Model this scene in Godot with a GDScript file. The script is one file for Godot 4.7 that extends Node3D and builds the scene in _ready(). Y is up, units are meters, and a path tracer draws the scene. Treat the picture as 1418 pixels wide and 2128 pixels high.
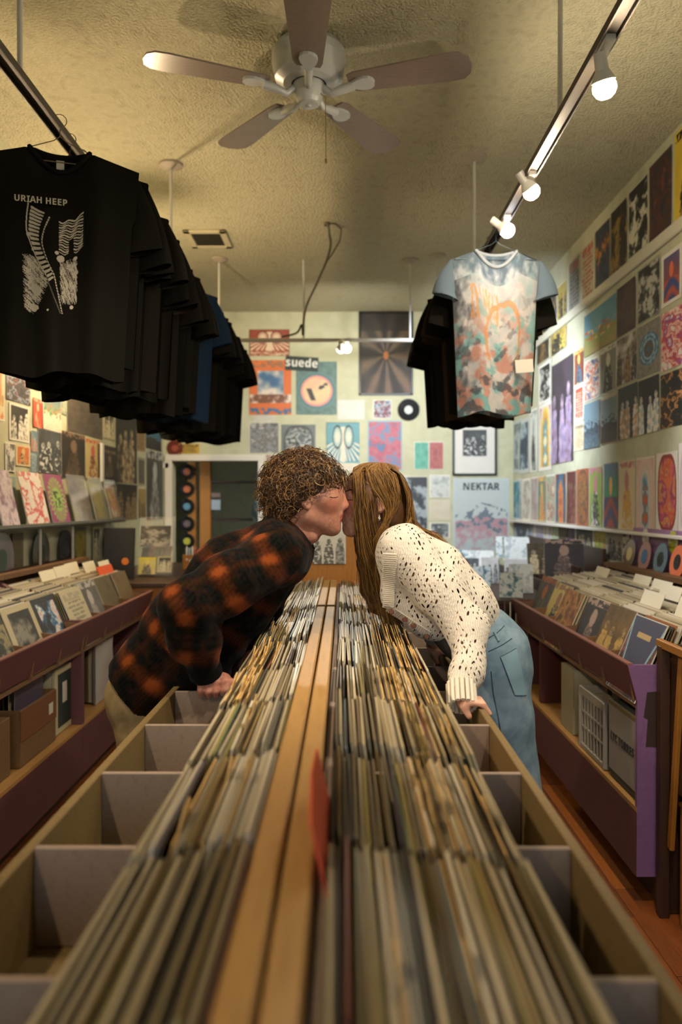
extends Node3D
# A record shop: centre record counter, two people leaning over it, wall bins, posters, hanging shirts.
# World: x right, y up, z = -(distance into the shop). P(x, y, d) makes a point at distance d.

class MB:
	var v := PackedVector3Array()
	var n := PackedVector3Array()
	var t := PackedVector2Array()
	var c := PackedColorArray()
	var i := PackedInt32Array()
	var col := Color.WHITE
	func put(p: Vector3, nn: Vector3, uv := Vector2.ZERO) -> int:
		v.append(p); n.append(nn); t.append(uv); c.append(col)
		return v.size() - 1
	func tri(a: int, b: int, d: int) -> void:
		i.append(a); i.append(d); i.append(b)
	func quad(a: Vector3, b: Vector3, d: Vector3, e: Vector3, r := Rect2(0, 0, 1, 1)) -> void:
		var nn := (b - a).cross(e - a)
		if nn.length_squared() < 1e-16: nn = (d - b).cross(e - b)
		nn = nn.normalized()
		var k := put(a, nn, Vector2(r.position.x, r.end.y))
		put(b, nn, r.end); put(d, nn, Vector2(r.end.x, r.position.y)); put(e, nn, r.position)
		tri(k, k + 1, k + 2); tri(k, k + 2, k + 3)
	func tri3(a: Vector3, b: Vector3, d: Vector3) -> void:
		var nn := (b - a).cross(d - a).normalized()
		var k := put(a, nn); put(b, nn); put(d, nn)
		tri(k, k + 1, k + 2)
	func box(ctr: Vector3, s: Vector3, bs := Basis()) -> void:
		var x := bs.x * s.x * 0.5
		var y := bs.y * s.y * 0.5
		var z := bs.z * s.z * 0.5
		quad(ctr - x - y + z, ctr + x - y + z, ctr + x + y + z, ctr - x + y + z)
		quad(ctr + x - y - z, ctr - x - y - z, ctr - x + y - z, ctr + x + y - z)
		quad(ctr + x - y + z, ctr + x - y - z, ctr + x + y - z, ctr + x + y + z)
		quad(ctr - x - y - z, ctr - x - y + z, ctr - x + y + z, ctr - x + y - z)
		quad(ctr - x + y + z, ctr + x + y + z, ctr + x + y - z, ctr - x + y - z)
		quad(ctr - x - y - z, ctr + x - y - z, ctr + x - y + z, ctr - x - y + z)
	# box with chamfered edges
	func cbox(ctr: Vector3, s: Vector3, b := 0.004, bs := Basis()) -> void:
		var h := s * 0.5
		b = minf(b, minf(h.x, minf(h.y, h.z)) * 0.9)
		var ax := [bs.x, bs.y, bs.z]
		var hh := [h.x, h.y, h.z]
		for a in 3:
			var u := (a + 1) % 3
			var w := (a + 2) % 3
			for sg in [1.0, -1.0]:
				var o: Vector3 = ctr + ax[a] * hh[a] * sg
				var du: Vector3 = ax[u] * (hh[u] - b) * sg
				var dw: Vector3 = ax[w] * (hh[w] - b)
				quad(o - du - dw, o + du - dw, o + du + dw, o - du + dw)
			for su in [1.0, -1.0]:
				for sw in [1.0, -1.0]:
					var l: Vector3 = ax[a] * (hh[a] - b)
					var p1: Vector3 = ctr + ax[u] * hh[u] * su + ax[w] * (hh[w] - b) * sw
					var p2: Vector3 = ctr + ax[u] * (hh[u] - b) * su + ax[w] * hh[w] * sw
					_edge(p1, p2, l, ctr)
		for sx in [1.0, -1.0]:
			for sy in [1.0, -1.0]:
				for sz in [1.0, -1.0]:
					var q := func(m: Vector3) -> Vector3: return ctr + bs.x * (h.x - b * m.x) * sx + bs.y * (h.y - b * m.y) * sy + bs.z * (h.z - b * m.z) * sz
					var pa: Vector3 = q.call(Vector3(0, 1, 1))
					var pb: Vector3 = q.call(Vector3(1, 0, 1))
					var pc: Vector3 = q.call(Vector3(1, 1, 0))
					if (pb - pa).cross(pc - pa).dot(pa - ctr) > 0: tri3(pa, pb, pc)
					else: tri3(pa, pc, pb)
	func _edge(p1: Vector3, p2: Vector3, l: Vector3, ctr: Vector3) -> void:
		if (l * -2.0).cross(p2 - p1).dot(p1 - ctr) > 0: quad(p1 + l, p1 - l, p2 - l, p2 + l)
		else: quad(p1 - l, p1 + l, p2 + l, p2 - l)
	func bar(a: Vector3, b: Vector3, w: float, h: float, up := Vector3.UP) -> void:
		var z := (b - a).normalized()
		var x := up.cross(z).normalized()
		var y := z.cross(x)
		cbox((a + b) * 0.5, Vector3(w, h, a.distance_to(b)), minf(w, h) * 0.15, Basis(x, y, z))
	func tube(pts: PackedVector3Array, r0: float, r1 := -1.0, sides := 6, caps := true, rl := PackedFloat32Array()) -> void:
		if r1 < 0: r1 = r0
		var m := pts.size()
		var dir := (pts[1] - pts[0]).normalized()
		var x := dir.cross(Vector3.UP if absf(dir.y) < 0.9 else Vector3.RIGHT).normalized()
		var base := v.size()
		for k in m:
			var d2 := (pts[mini(k + 1, m - 1)] - pts[maxi(k - 1, 0)]).normalized()
			x = (x - d2 * x.dot(d2)).normalized()
			var y := d2.cross(x)
			var r := lerpf(r0, r1, float(k) / (m - 1))
			if rl.size() > k: r = rl[k]
			for s in sides:
				var a := TAU * s / sides
				var nn := x * cos(a) + y * sin(a)
				put(pts[k] + nn * r, nn, Vector2(float(s) / sides, float(k) / (m - 1)))
		for k in m - 1:
			for s in sides:
				var a := base + k * sides + s
				var b := base + k * sides + (s + 1) % sides
				tri(a, b, b + sides); tri(a, b + sides, a + sides)
		if caps:
			for e in [0, m - 1]:
				var d3 := (pts[1] - pts[0]).normalized() * -1.0 if e == 0 else (pts[m - 1] - pts[m - 2]).normalized()
				var k0 := put(pts[e], d3)
				for s in sides: put(v[base + e * sides + s], d3)
				for s in sides:
					if e == 0: tri(k0, k0 + 1 + (s + 1) % sides, k0 + 1 + s)
					else: tri(k0, k0 + 1 + s, k0 + 1 + (s + 1) % sides)
	# profile of (radius, height) turned about the y axis of xf
	func lathe(prof: Array, xf: Transform3D, seg := 20) -> void:
		for k in prof.size() - 1:
			var a: Vector2 = prof[k]
			var b: Vector2 = prof[k + 1]
			var tn := Vector2(b.y - a.y, a.x - b.x).normalized()
			var base := v.size()
			for s in seg + 1:
				var an := TAU * s / seg
				var rd := Vector3(cos(an), 0, -sin(an))
				var nn := (xf.basis * (rd * tn.x + Vector3.UP * tn.y)).normalized()
				put(xf * (rd * a.x + Vector3.UP * a.y), nn, Vector2(0.5 + rd.x * 0.5 * a.x / maxf(a.x, 0.001), 0.5))
				put(xf * (rd * b.x + Vector3.UP * b.y), nn, Vector2(0.5, 0.5))
			for s in seg:
				var q := base + s * 2
				tri(q, q + 2, q + 3); tri(q, q + 3, q + 1)
	# flat ring or disc facing +y of xf, colour col
	func disc(xf: Transform3D, r0: float, r1: float, seg := 28) -> void:
		lathe([Vector2(r1, 0), Vector2(r0, 0)], xf, seg)
	# polygon (x, y) extruded along z of xf, centred
	func prism(poly: PackedVector2Array, depth: float, xf: Transform3D) -> void:
		if Geometry2D.is_polygon_clockwise(poly): poly.reverse()
		var ix := Geometry2D.triangulate_polygon(poly)
		for sg in [1.0, -1.0]:
			var nn: Vector3 = (xf.basis.z * sg).normalized()
			var k := v.size()
			for p in poly: put(xf * Vector3(p.x, p.y, depth * 0.5 * sg), nn, p)
			for q in range(0, ix.size(), 3):
				var a: Vector3 = v[k + ix[q]]
				if (v[k + ix[q + 1]] - a).cross(v[k + ix[q + 2]] - a).dot(nn) > 0: tri(k + ix[q], k + ix[q + 1], k + ix[q + 2])
				else: tri(k + ix[q], k + ix[q + 2], k + ix[q + 1])
		for q in poly.size():
			var a := poly[q]
			var b := poly[(q + 1) % poly.size()]
			quad(xf * Vector3(a.x, a.y, depth * 0.5), xf * Vector3(a.x, a.y, -depth * 0.5), xf * Vector3(b.x, b.y, -depth * 0.5), xf * Vector3(b.x, b.y, depth * 0.5))
	# smooth grid from a function (u, v in 0..1) -> Vector3
	func grid(nu: int, nv: int, f: Callable, r := Rect2(0, 0, 1, 1), flip := false) -> void:
		var base := v.size()
		for b in nv + 1:
			for a in nu + 1:
				var u := float(a) / nu
				var w := float(b) / nv
				put(f.call(u, w), Vector3.ZERO, Vector2(lerpf(r.position.x, r.end.x, u), lerpf(r.end.y, r.position.y, w)))
		for b in nv:
			for a in nu:
				var q := base + b * (nu + 1) + a
				var k := [q, q + 1, q + nu + 2, q + nu + 1]
				if flip: k.reverse()
				var nn := (v[k[1]] - v[k[0]]).cross(v[k[3]] - v[k[0]]) + (v[k[3]] - v[k[2]]).cross(v[k[1]] - v[k[2]])
				for z in k: n[z] += nn
				tri(k[0], k[1], k[2]); tri(k[0], k[2], k[3])
		for z in range(base, v.size()): n[z] = n[z].normalized()
	func join(o: MB, xf := Transform3D(), tint := Color.WHITE) -> void:
		var k := v.size()
		for q in o.v.size():
			v.append(xf * o.v[q]); n.append((xf.basis * o.n[q]).normalized()); t.append(o.t[q]); c.append(o.c[q] * tint)
		for q in o.i: i.append(q + k)
	func mesh() -> ArrayMesh:
		var a := []
		a.resize(Mesh.ARRAY_MAX)
		a[Mesh.ARRAY_VERTEX] = v; a[Mesh.ARRAY_NORMAL] = n; a[Mesh.ARRAY_TEX_UV] = t; a[Mesh.ARRAY_COLOR] = c; a[Mesh.ARRAY_INDEX] = i
		var m := ArrayMesh.new()
		m.add_surface_from_arrays(Mesh.PRIMITIVE_TRIANGLES, a)
		return m

# smooth union of tapered capsules and ellipsoids, meshed as surface nets
class Field:
	var kind := PackedInt32Array()
	var a := PackedVector3Array()
	var b := PackedVector3Array()
	var ra := PackedFloat32Array()
	var rb := PackedFloat32Array()
	var kk := PackedFloat32Array()
	var bump := 0.0
	var noise: FastNoiseLite
	var cut := []   # planes [point, normal]: the part on the normal's side is removed
	func cap(p: Vector3, q: Vector3, r: float, s := -1.0, k := 0.03) -> void:
		kind.append(0); a.append(p); b.append(q); ra.append(r); rb.append(r if s < 0 else s); kk.append(k)
	func ell(p: Vector3, r: Vector3, k := 0.02) -> void:
		kind.append(1); a.append(p); b.append(r); ra.append(maxf(r.x, maxf(r.y, r.z))); rb.append(0); kk.append(k)
	func dent(p: Vector3, r: float, k := 0.01) -> void:
		kind.append(2); a.append(p); b.append(p); ra.append(r); rb.append(r); kk.append(k)
	func one(j: int, p: Vector3) -> float:
		if kind[j] == 1:
			var r := b[j]
			var q := (p - a[j]) / r
			var k0 := q.length()
			var k1 := (q / r).length()
			return k0 * (k0 - 1.0) / maxf(k1, 1e-6) if k0 > 0.02 else -minf(r.x, minf(r.y, r.z))
		if kind[j] == 2:
			return p.distance_to(a[j]) - ra[j]
		var ba := b[j] - a[j]
		var pa := p - a[j]
		var h := clampf(pa.dot(ba) / maxf(ba.length_squared(), 1e-9), 0.0, 1.0)
		return (pa - ba * h).length() - lerpf(ra[j], rb[j], h)
	func at(p: Vector3, use: PackedInt32Array) -> float:
		var d := 1.0
		for j in use:
			var e := one(j, p)
			var k := kk[j]
			if kind[j] == 2:
				var h2 := maxf(k - absf(d + e), 0.0) / k
				d = maxf(d, -e) + h2 * h2 * k * 0.25
			else:
				var h := maxf(k - absf(d - e), 0.0) / k
				d = minf(d, e) - h * h * k * 0.25
		for pl in cut:
			d = maxf(d, (p - pl[0]).dot(pl[1]))
		if bump > 0.0: d += bump * noise.get_noise_3dv(p)
		return d
	func all() -> PackedInt32Array:
		return PackedInt32Array(range(a.size()))
	# first point on the surface from p along dir
	func hit(p: Vector3, dir: Vector3) -> Vector3:
		var u := all()
		var best := p
		var low := 9.0
		var gone := 0.0
		for q in 80:
			var d := at(p, u)
			if d < low:
				low = d
				best = p
			if d < 0.0006 or gone > 0.9: break
			p += dir * d * 0.9
			gone += d * 0.9
		return best
	func build(cell: float, m: MB, colour: Callable) -> void:
		var lo := Vector3.ONE * 1e9
		var hi := -lo
		for j in a.size():
			if kind[j] == 2: continue
			var r := Vector3.ONE * maxf(ra[j], rb[j])
			lo = lo.min(a[j] - r); hi = hi.max(a[j] + r)
			if kind[j] == 0: lo = lo.min(b[j] - r); hi = hi.max(b[j] + r)
		lo -= Vector3.ONE * (cell * 3 + bump + 0.01); hi += Vector3.ONE * (cell * 3 + bump + 0.01)
		var B := 4
		var bx := int((hi.x - lo.x) / cell / B) + 1
		var by := int((hi.y - lo.y) / cell / B) + 1
		var bz := int((hi.z - lo.z) / cell / B) + 1
		var nx := bx * B + 1
		var ny := by * B + 1
		var nz := bz * B + 1
		var val := PackedFloat32Array(); val.resize(nx * ny * nz); val.fill(9.0)
		var ids := PackedInt32Array(); ids.resize(nx * ny * nz); ids.fill(-1)
		var rad := cell * B * 0.5 * 1.7321
		var live := []
		var every := all()
		for z in bz:
			for y in by:
				for x in bx:
					var o := Vector3(x, y, z) * (cell * B) + lo
					var ctr := o + Vector3.ONE * (cell * B * 0.5)
					var ds := PackedFloat32Array()
					var dm := 9.0
					for j in every:
						var e := one(j, ctr)
						ds.append(e)
						if kind[j] != 2: dm = minf(dm, e)
					if absf(dm) > rad * 1.6 + bump + 0.03 and dm > 0: continue
					var use := PackedInt32Array()
					for j in every:
						if ds[j] < maxf(dm, 0.0) + 2.0 * rad + kk[j] + 0.01: use.append(j)
					if absf(at(ctr, use)) > rad * 1.5 + bump + 0.004: continue
					live.append(Vector3i(x, y, z) * B)
					for k in B + 1:
						for j in B + 1:
							var row := ((z * B + k) * ny + y * B + j) * nx + x * B
							for q in B + 1:
								if val[row + q] > 8.0:
									val[row + q] = at(o + Vector3(q, j, k) * cell, use)
		var base := m.v.size()
		var off := [Vector3i(0, 0, 0), Vector3i(1, 0, 0), Vector3i(0, 1, 0), Vector3i(1, 1, 0), Vector3i(0, 0, 1), Vector3i(1, 0, 1), Vector3i(0, 1, 1), Vector3i(1, 1, 1)]
		var ed := [[0, 1], [2, 3], [4, 5], [6, 7], [0, 2], [1, 3], [4, 6], [5, 7], [0, 4], [1, 5], [2, 6], [3, 7]]
		var st := PackedInt32Array([0, 1, nx, nx + 1, nx * ny, nx * ny + 1, nx * ny + nx, nx * ny + nx + 1])
		var cv := PackedFloat32Array(); cv.resize(8)
		for L in live:
			for k in B:
				for j in B:
					for q in B:
						var g: int = ((L.z + k) * ny + L.y + j) * nx + L.x + q
						var neg := 0
						for s in 8:
							cv[s] = val[g + st[s]]
							if cv[s] < 0.0: neg += 1
						if neg == 0 or neg == 8: continue
						var sum := Vector3.ZERO
						var cnt := 0
						for e in ed:
							var d0 := cv[e[0]]
							var d1 := cv[e[1]]
							if (d0 < 0.0) != (d1 < 0.0):
								sum += Vector3(off[e[0]]).lerp(Vector3(off[e[1]]), d0 / (d0 - d1))
								cnt += 1
						var p := (sum / cnt + Vector3(L.x + q, L.y + j, L.z + k)) * cell + lo
						m.col = colour.call(p)
						ids[g] = m.put(p, Vector3.ZERO)
		for L in live:
			for k in B:
				for j in B:
					for q in B:
						var g: int = ((L.z + k) * ny + L.y + j) * nx + L.x + q
						var inside := val[g] < 0.0
						for ax in 3:
							var s1: int = [1, nx, nx * ny][ax]
							var g2 := g + s1
							if (val[g2] < 0.0) == inside: continue
							var su: int = [nx, nx * ny, 1][ax]
							var sw: int = [nx * ny, 1, nx][ax]
							if g - su - sw < 0: continue
							var i0 := ids[g - su - sw]
							var i1 := ids[g - sw]
							var i2 := ids[g]
							var i3 := ids[g - su]
							if i0 < 0 or i1 < 0 or i2 < 0 or i3 < 0: continue
							var nn := (m.v[i1] - m.v[i0]).cross(m.v[i3] - m.v[i0]) + (m.v[i3] - m.v[i2]).cross(m.v[i1] - m.v[i2])
							if inside:
								m.tri(i0, i1, i2); m.tri(i0, i2, i3)
							else:
								m.tri(i0, i2, i1); m.tri(i0, i3, i2)
								nn = -nn
							m.n[i0] += nn; m.n[i1] += nn; m.n[i2] += nn; m.n[i3] += nn
		for z in range(base, m.v.size()): m.n[z] = m.n[z].normalized()

const CAM := 1.49
const WL := -1.847      # left wall
const WR := 1.743       # right wall
const ZB := 8.0         # back wall distance
const CEIL := 3.455
const ZF := -3.2        # front wall, behind the camera

var rng := RandomNumberGenerator.new()
var names := {}
var mats := {}

func P(x: float, y: float, d: float) -> Vector3: return Vector3(x, y, -d)

func rr(lo: float, hi: float) -> float: return rng.randf_range(lo, hi)

func pick(a: Array) -> Variant: return a[rng.randi() % a.size()]

func numbered(called: String) -> String:
	var k: int = names.get(called, 0)
	names[called] = k + 1
	return called if k == 0 else "%s_%03d" % [called, k]

func thing(called: String, label: String, category: String, at := Vector3.ZERO, group := "") -> Node3D:
	var o := Node3D.new()
	o.name = numbered(called)
	add_child(o, true)
	o.position = at
	tag(o, label, category, group)
	return o

func tag(o: Node, label: String, category: String, group := "") -> void:
	o.set_meta("label", label)
	if category: o.set_meta("category", category)
	if group: o.set_meta("group", group)

func part(called: String, m: Variant, mt: Material, parent: Node, at := Vector3.ZERO) -> MeshInstance3D:
	var o := MeshInstance3D.new()
	o.name = called
	o.mesh = m.mesh() if m is MB else m
	o.material_override = mt
	parent.add_child(o, true)
	o.position = at
	return o

func single(called: String, m: Variant, mt: Material, label: String, category: String, group := "", at := Vector3.ZERO) -> MeshInstance3D:
	var o := part(numbered(called), m, mt, self, at)
	tag(o, label, category, group)
	return o

func struct(called: String, m: Variant, mt: Material, label := "") -> MeshInstance3D:
	var o := part(called, m, mt, self)
	o.set_meta("kind", "structure")
	if label: o.set_meta("label", label)
	return o

func mat(key: String, colour: String, rough := 0.7, metal := 0.0) -> StandardMaterial3D:
	if mats.has(key): return mats[key]
	var m := StandardMaterial3D.new()
	m.resource_name = key
	m.albedo_color = Color(colour)
	m.roughness = rough
	m.metallic = metal
	mats[key] = m
	return m

func vmat(key: String, rough := 0.7, spec := 0.5) -> StandardMaterial3D:
	if mats.has(key): return mats[key]
	var m := mat(key, "#ffffff", rough)
	m.vertex_color_use_as_albedo = true
	m.metallic_specular = spec
	return m

func lin(h: String) -> Color: return Color(h).srgb_to_linear()

func noise_tex(freq: float, ramp: Array, size := 256, seed_ := 1, normal := false, strength := 4.0, oct := 4) -> NoiseTexture2D:
	var nz := FastNoiseLite.new()
	nz.seed = seed_
	nz.frequency = freq
	nz.fractal_octaves = oct
	var tx := NoiseTexture2D.new()
	tx.width = size; tx.height = size; tx.seamless = true
	tx.noise = nz
	if normal:
		tx.as_normal_map = true
		tx.bump_strength = strength
	elif ramp:
		var g := Gradient.new()
		g.offsets = PackedFloat32Array(range(ramp.size()).map(func(q): return float(q) / (ramp.size() - 1)))
		g.colors = PackedColorArray(ramp.map(func(q): return Color(q)))
		tx.color_ramp = g
	return tx

# a material with a mottled colour, three-way projected in the object's own axes
func grainy(key: String, ramp: Array, freq: float, scale: Vector3, rough := 0.7, bump := 0.0, world := false) -> StandardMaterial3D:
	if mats.has(key): return mats[key]
	var m := mat(key, "#ffffff", rough)
	m.albedo_texture = noise_tex(freq, ramp, 256, hash(key) % 1000)
	m.uv1_triplanar = true
	m.uv1_world_triplanar = world
	m.uv1_scale = scale
	if bump > 0:
		m.normal_enabled = true
		m.normal_texture = noise_tex(freq * 2.0, [], 256, hash(key) % 1000 + 1, true, bump)
	return m

func light_omni(at: Vector3, colour: String, energy: float, size: float) -> OmniLight3D:
	var l := OmniLight3D.new()
	l.name = numbered("bulb_light")
	l.light_color = Color(colour)
	l.light_energy = energy
	l.light_size = size
	l.omni_range = 14.0
	l.omni_attenuation = 2.0
	l.shadow_enabled = true
	l.position = at
	add_child(l, true)
	return l

func light_spot(at: Vector3, to: Vector3, colour: String, energy: float, angle: float, size: float) -> SpotLight3D:
	var l := SpotLight3D.new()
	l.name = numbered("spot_light")
	l.light_color = Color(colour)
	l.light_energy = energy
	l.light_size = size
	l.spot_range = 14.0
	l.spot_attenuation = 2.0
	l.spot_angle = angle
	l.spot_angle_attenuation = 0.8
	l.shadow_enabled = true
	add_child(l, true)
	l.look_at_from_position(at, to, Vector3.UP if absf((to - at).normalized().y) < 0.98 else Vector3.RIGHT)
	return l

const EXPOSURE := 1.45
const SKY_ENERGY := 6.0
const BULB_GLOW := 10.0
# lamp place, aim, colour, energy, cone half angle (over 85: bare bulb), label
var LAMPS := [
	[P(0.743, CAM + 1.205, 2.24), P(1.20, 0.9, 2.7), "#ffe8c6", 0.42, 90.0, "lit track lamp above the tall cabinet"],
	[P(0.743, CAM + 1.26, 3.13), P(1.74, 1.5, 3.5), "#ffeaca", 0.5, 90.0, "lit track lamp second along its track"],
	[P(0.743, CAM + 1.265, 3.60), P(1.74, 1.9, 3.3), "#eef2ff", 1.6, 42.0, "lit cool white track lamp just before the tie dye shirt"],
	[P(0.743, CAM + 1.26, 5.5), P(1.5, 1.6, 7.2), "#e6f0ff", 4.4, 78.0, "lit cool white track lamp behind the dark shirts"],
	[P(-0.02, CAM + 1.255, 6.29), P(0.0, 2.0, 7.9), "#fff4de", 2.2, 82.0, "lit lamp on the crossing track turned to the back wall"],
	[P(0.03, CAM + 1.250, 6.27), P(-0.05, 1.1, 3.3), "#fff4de", 1.7, 40.0, "lit lamp on the crossing track turned to the centre counters"],
	[P(-1.30, CAM + 1.20, 3.1), P(-1.6, 1.0, 3.5), "#ffdcae", 0.7, 90.0, "lit lamp behind the printed shirt"],
	[P(-1.32, CAM + 1.20, 4.9), P(-1.6, 1.0, 5.0), "#ffdfb0", 1.8, 90.0, "lit lamp behind the row of black shirts"],
	[P(0.743, CAM + 1.24, 1.45), P(0.0, 1.3, 2.4), "#ffecd0", 2.2, 50.0, "lit track lamp over the front of the centre counter"],
	[P(-1.0, CAM + 1.24, 1.60), P(-0.1, 1.2, 2.4), "#ffe8c8", 1.6, 50.0, "lit track lamp before the printed shirt"],
	[P(-1.0, CAM + 1.24, 0.45), P(0.0, 1.0, 0.95), "#ffe0b4", 1.3, 46.0, "lit track lamp over the open end of the centre counter"],
]

func _ready() -> void:
	rng.seed = 7
	# ---- camera
	var cam := Camera3D.new()
	cam.name = "camera"
	cam.position = Vector3(0, CAM, 0)
	cam.rotation = Vector3(-atan(17.0 / 1620.0), atan(5.0 / 1620.0), 0)
	cam.fov = rad_to_deg(2.0 * atan(1064.0 / 1620.0))
	cam.near = 0.05
	cam.far = 60.0
	var att := CameraAttributesPhysical.new()
	att.frustum_focal_length = 18.27
	att.exposure_aperture = 1.6
	att.frustum_focus_distance = 2.36
	cam.attributes = att
	add_child(cam)
	cam.current = true
	cam.fov = rad_to_deg(2.0 * atan(1064.0 / 1620.0))
	# ---- sky seen and entering through the shop window behind the camera
	var we := WorldEnvironment.new()
	we.name = "world"
	var env := Environment.new()
	env.background_mode = Environment.BG_SKY
	var sky := Sky.new()
	var sm := ProceduralSkyMaterial.new()
	sm.sky_top_color = Color("#b9c4cf")
	sm.sky_horizon_color = Color("#e8ebe8")
	sm.ground_bottom_color = Color("#8a8a84")
	sm.ground_horizon_color = Color("#b8b8b0")
	sm.sky_energy_multiplier = 1.0
	sky.sky_material = sm
	env.sky = sky
	env.background_energy_multiplier = SKY_ENERGY
	env.tonemap_mode = Environment.TONE_MAPPER_LINEAR
	env.tonemap_exposure = EXPOSURE
	env.sdfgi_enabled = true
	env.ssao_enabled = true
	env.ssil_enabled = true
	we.environment = env
	add_child(we)
	# ---- the place
	make_room()
	make_art()
	make_centre_counter()
	make_side_counter(true)
	make_side_counter(false)
	make_people()
	make_tracks()
	make_fan()
	make_shirts()
	make_posters()
	make_shelves()
	make_small_things()

# ------------------------------------------------------------------ room
func make_room() -> void:
	var wall_m := grainy("painted plaster, sage cream", ["#a2a388", "#b2b296", "#abab90", "#b8b89e"], 0.01, Vector3.ONE * 0.7, 0.85, 1.2, true)
	var ceil_m := mat("stippled ceiling paint", "#aca78c", 0.95)
	ceil_m.uv1_triplanar = true
	ceil_m.uv1_world_triplanar = true
	ceil_m.uv1_scale = Vector3.ONE * 1.9
	ceil_m.albedo_texture = noise_tex(0.02, ["#e6e6e6", "#ffffff", "#f2f2f2"], 256, 5)
	ceil_m.normal_enabled = true
	ceil_m.normal_texture = noise_tex(0.055, [], 512, 8, true, 9.0, 3)
	var white := mat("white gloss trim paint", "#c9c5bb", 0.4)
	var t := 0.16
	# floor slab and its boards
	var m := MB.new()
	m.box(P((WL + WR) / 2, -0.07, (ZB + ZF) / 2), Vector3(WR - WL + 2 * t, 0.1, ZB - ZF + 2 * t))
	var fl := struct("floor", m, mat("sub floor", "#3a2416", 0.8), "orange brown wooden floor boards")
	var wood := []
	for k in 4:
		var base: String = ["#6e3a19", "#834818", "#5f3216", "#784016"][k]
		var lite: String = ["#85491f", "#9c5a22", "#743f1c", "#8d4f1e"][k]
		wood.append(grainy("floor board wood %d" % k, [base, lite, base], 0.03, Vector3(9, 9, 0.9), 0.42, 0.8))
	var shapes := []
	for L in [0.56, 0.56]:
		var b := MB.new()
		b.cbox(Vector3.ZERO, Vector3(0.186, 0.02, L - 0.004), 0.0015)
		shapes.append(b.mesh())
	for strip in [[0.30, 5], [-1.42, 6]]:
		for cx in strip[1]:
			var off := rr(0.0, 0.56)
			for k in 13:
				var o := part("floor_board", shapes[k % 2], wood[rng.randi() % 4], fl, P(strip[0] + 0.093 + cx * 0.188, -0.0101, 0.6 + off + k * 0.56))
				o.rotation.y = 0.0 if rng.randf() < 0.5 else PI
	# ceiling, side walls
	m = MB.new()
	m.box(P((WL + WR) / 2, CEIL + t / 2, (ZB + ZF) / 2), Vector3(WR - WL + 2 * t, t, ZB - ZF + 2 * t))
	struct("ceiling", m, ceil_m, "cream stippled ceiling")
	m = MB.new()
	m.box(P(WL - t / 2, CEIL / 2, (ZB + ZF) / 2), Vector3(t, CEIL, ZB - ZF))
	struct("wall_left", m, wall_m)
	m = MB.new()
	m.box(P(WR + t / 2, CEIL / 2, (ZB + ZF) / 2), Vector3(t, CEIL, ZB - ZF))
	struct("wall_right", m, wall_m)
	# back wall with the doorway
	var dl := -1.758
	var dr := -0.874
	var dt := 1.93
	m = MB.new()
	m.box(P((WL - t + dl) / 2, CEIL / 2, ZB + t / 2), Vector3(dl - WL + t, CEIL, t))
	m.box(P((dl + dr) / 2, (dt + CEIL) / 2, ZB + t / 2), Vector3(dr - dl, CEIL - dt, t))
	m.box(P((dr + WR + t) / 2, CEIL / 2, ZB + t / 2), Vector3(WR + t - dr, CEIL, t))
	struct("wall_back", m, wall_m)
	m = MB.new()
	m.cbox(P(dl - 0.035, dt / 2 + 0.03, ZB - 0.012), Vector3(0.075, dt + 0.06, 0.03))
	m.cbox(P(dr + 0.028, dt / 2 + 0.03, ZB - 0.012), Vector3(0.06, dt + 0.06, 0.03))
	m.cbox(P((dl + dr) / 2, dt + 0.032, ZB - 0.014), Vector3(dr - dl + 0.13, 0.064, 0.034))
	m.cbox(P(dl - 0.075, dt - 0.05, ZB - 0.012), Vector3(0.09, 0.06, 0.03))
	struct("trim_1", m, white, "white painted door frame")
	# dark back room seen through the doorway
	m = MB.new()
	m.box(P(-1.2, CEIL / 2 * 0.75, ZB + 6.1), Vector3(3.2, CEIL * 0.75, 0.1))
	m.box(P(-2.75, CEIL / 2 * 0.75, ZB + 3.15), Vector3(0.1, CEIL * 0.75, 6.0))
	m.box(P(0.35, CEIL / 2 * 0.75, ZB + 3.15), Vector3(0.1, CEIL * 0.75, 6.0))
	m.box(P(-1.2, CEIL * 0.75, ZB + 3.1), Vector3(3.2, 0.1, 6.0))
	m.box(P(-1.2, -0.06, ZB + 3.1), Vector3(3.2, 0.1, 6.0))
	struct("wall_back_room", m, wall_m)
	# front wall with the shop window behind the camera
	m = MB.new()
	var w0 := -1.45
	var w1 := 1.35
	var h0 := 0.75
	var h1 := 2.75
	m.box(P((WL + WR) / 2, h0 / 2, ZF - t / 2), Vector3(WR - WL + 2 * t, h0, t))
	m.box(P((WL + WR) / 2, (h1 + CEIL) / 2, ZF - t / 2), Vector3(WR - WL + 2 * t, CEIL - h1, t))
	m.box(P((WL - t + w0) / 2, (h0 + h1) / 2, ZF - t / 2), Vector3(w0 - WL + t, h1 - h0, t))
	m.box(P((WR + t + w1) / 2, (h0 + h1) / 2, ZF - t / 2), Vector3(WR + t - w1, h1 - h0, t))
	struct("wall_front", m, wall_m)
	m = MB.new()
	for x in [w0 + 0.03, (w0 + w1) / 2, w1 - 0.03]: m.cbox(P(x, (h0 + h1) / 2, ZF - 0.05), Vector3(0.06, h1 - h0, 0.08))
	for y in [h0 + 0.03, h1 - 0.03]: m.cbox(P((w0 + w1) / 2, y, ZF - 0.05), Vector3(w1 - w0, 0.06, 0.08))
	var win := struct("window_1", m, white, "white framed shop window")
	var glass := mat("window glass", "#ffffff", 0.02)
	glass.albedo_color = Color(1, 1, 1, 0.06)
	glass.transparency = BaseMaterial3D.TRANSPARENCY_ALPHA
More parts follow.
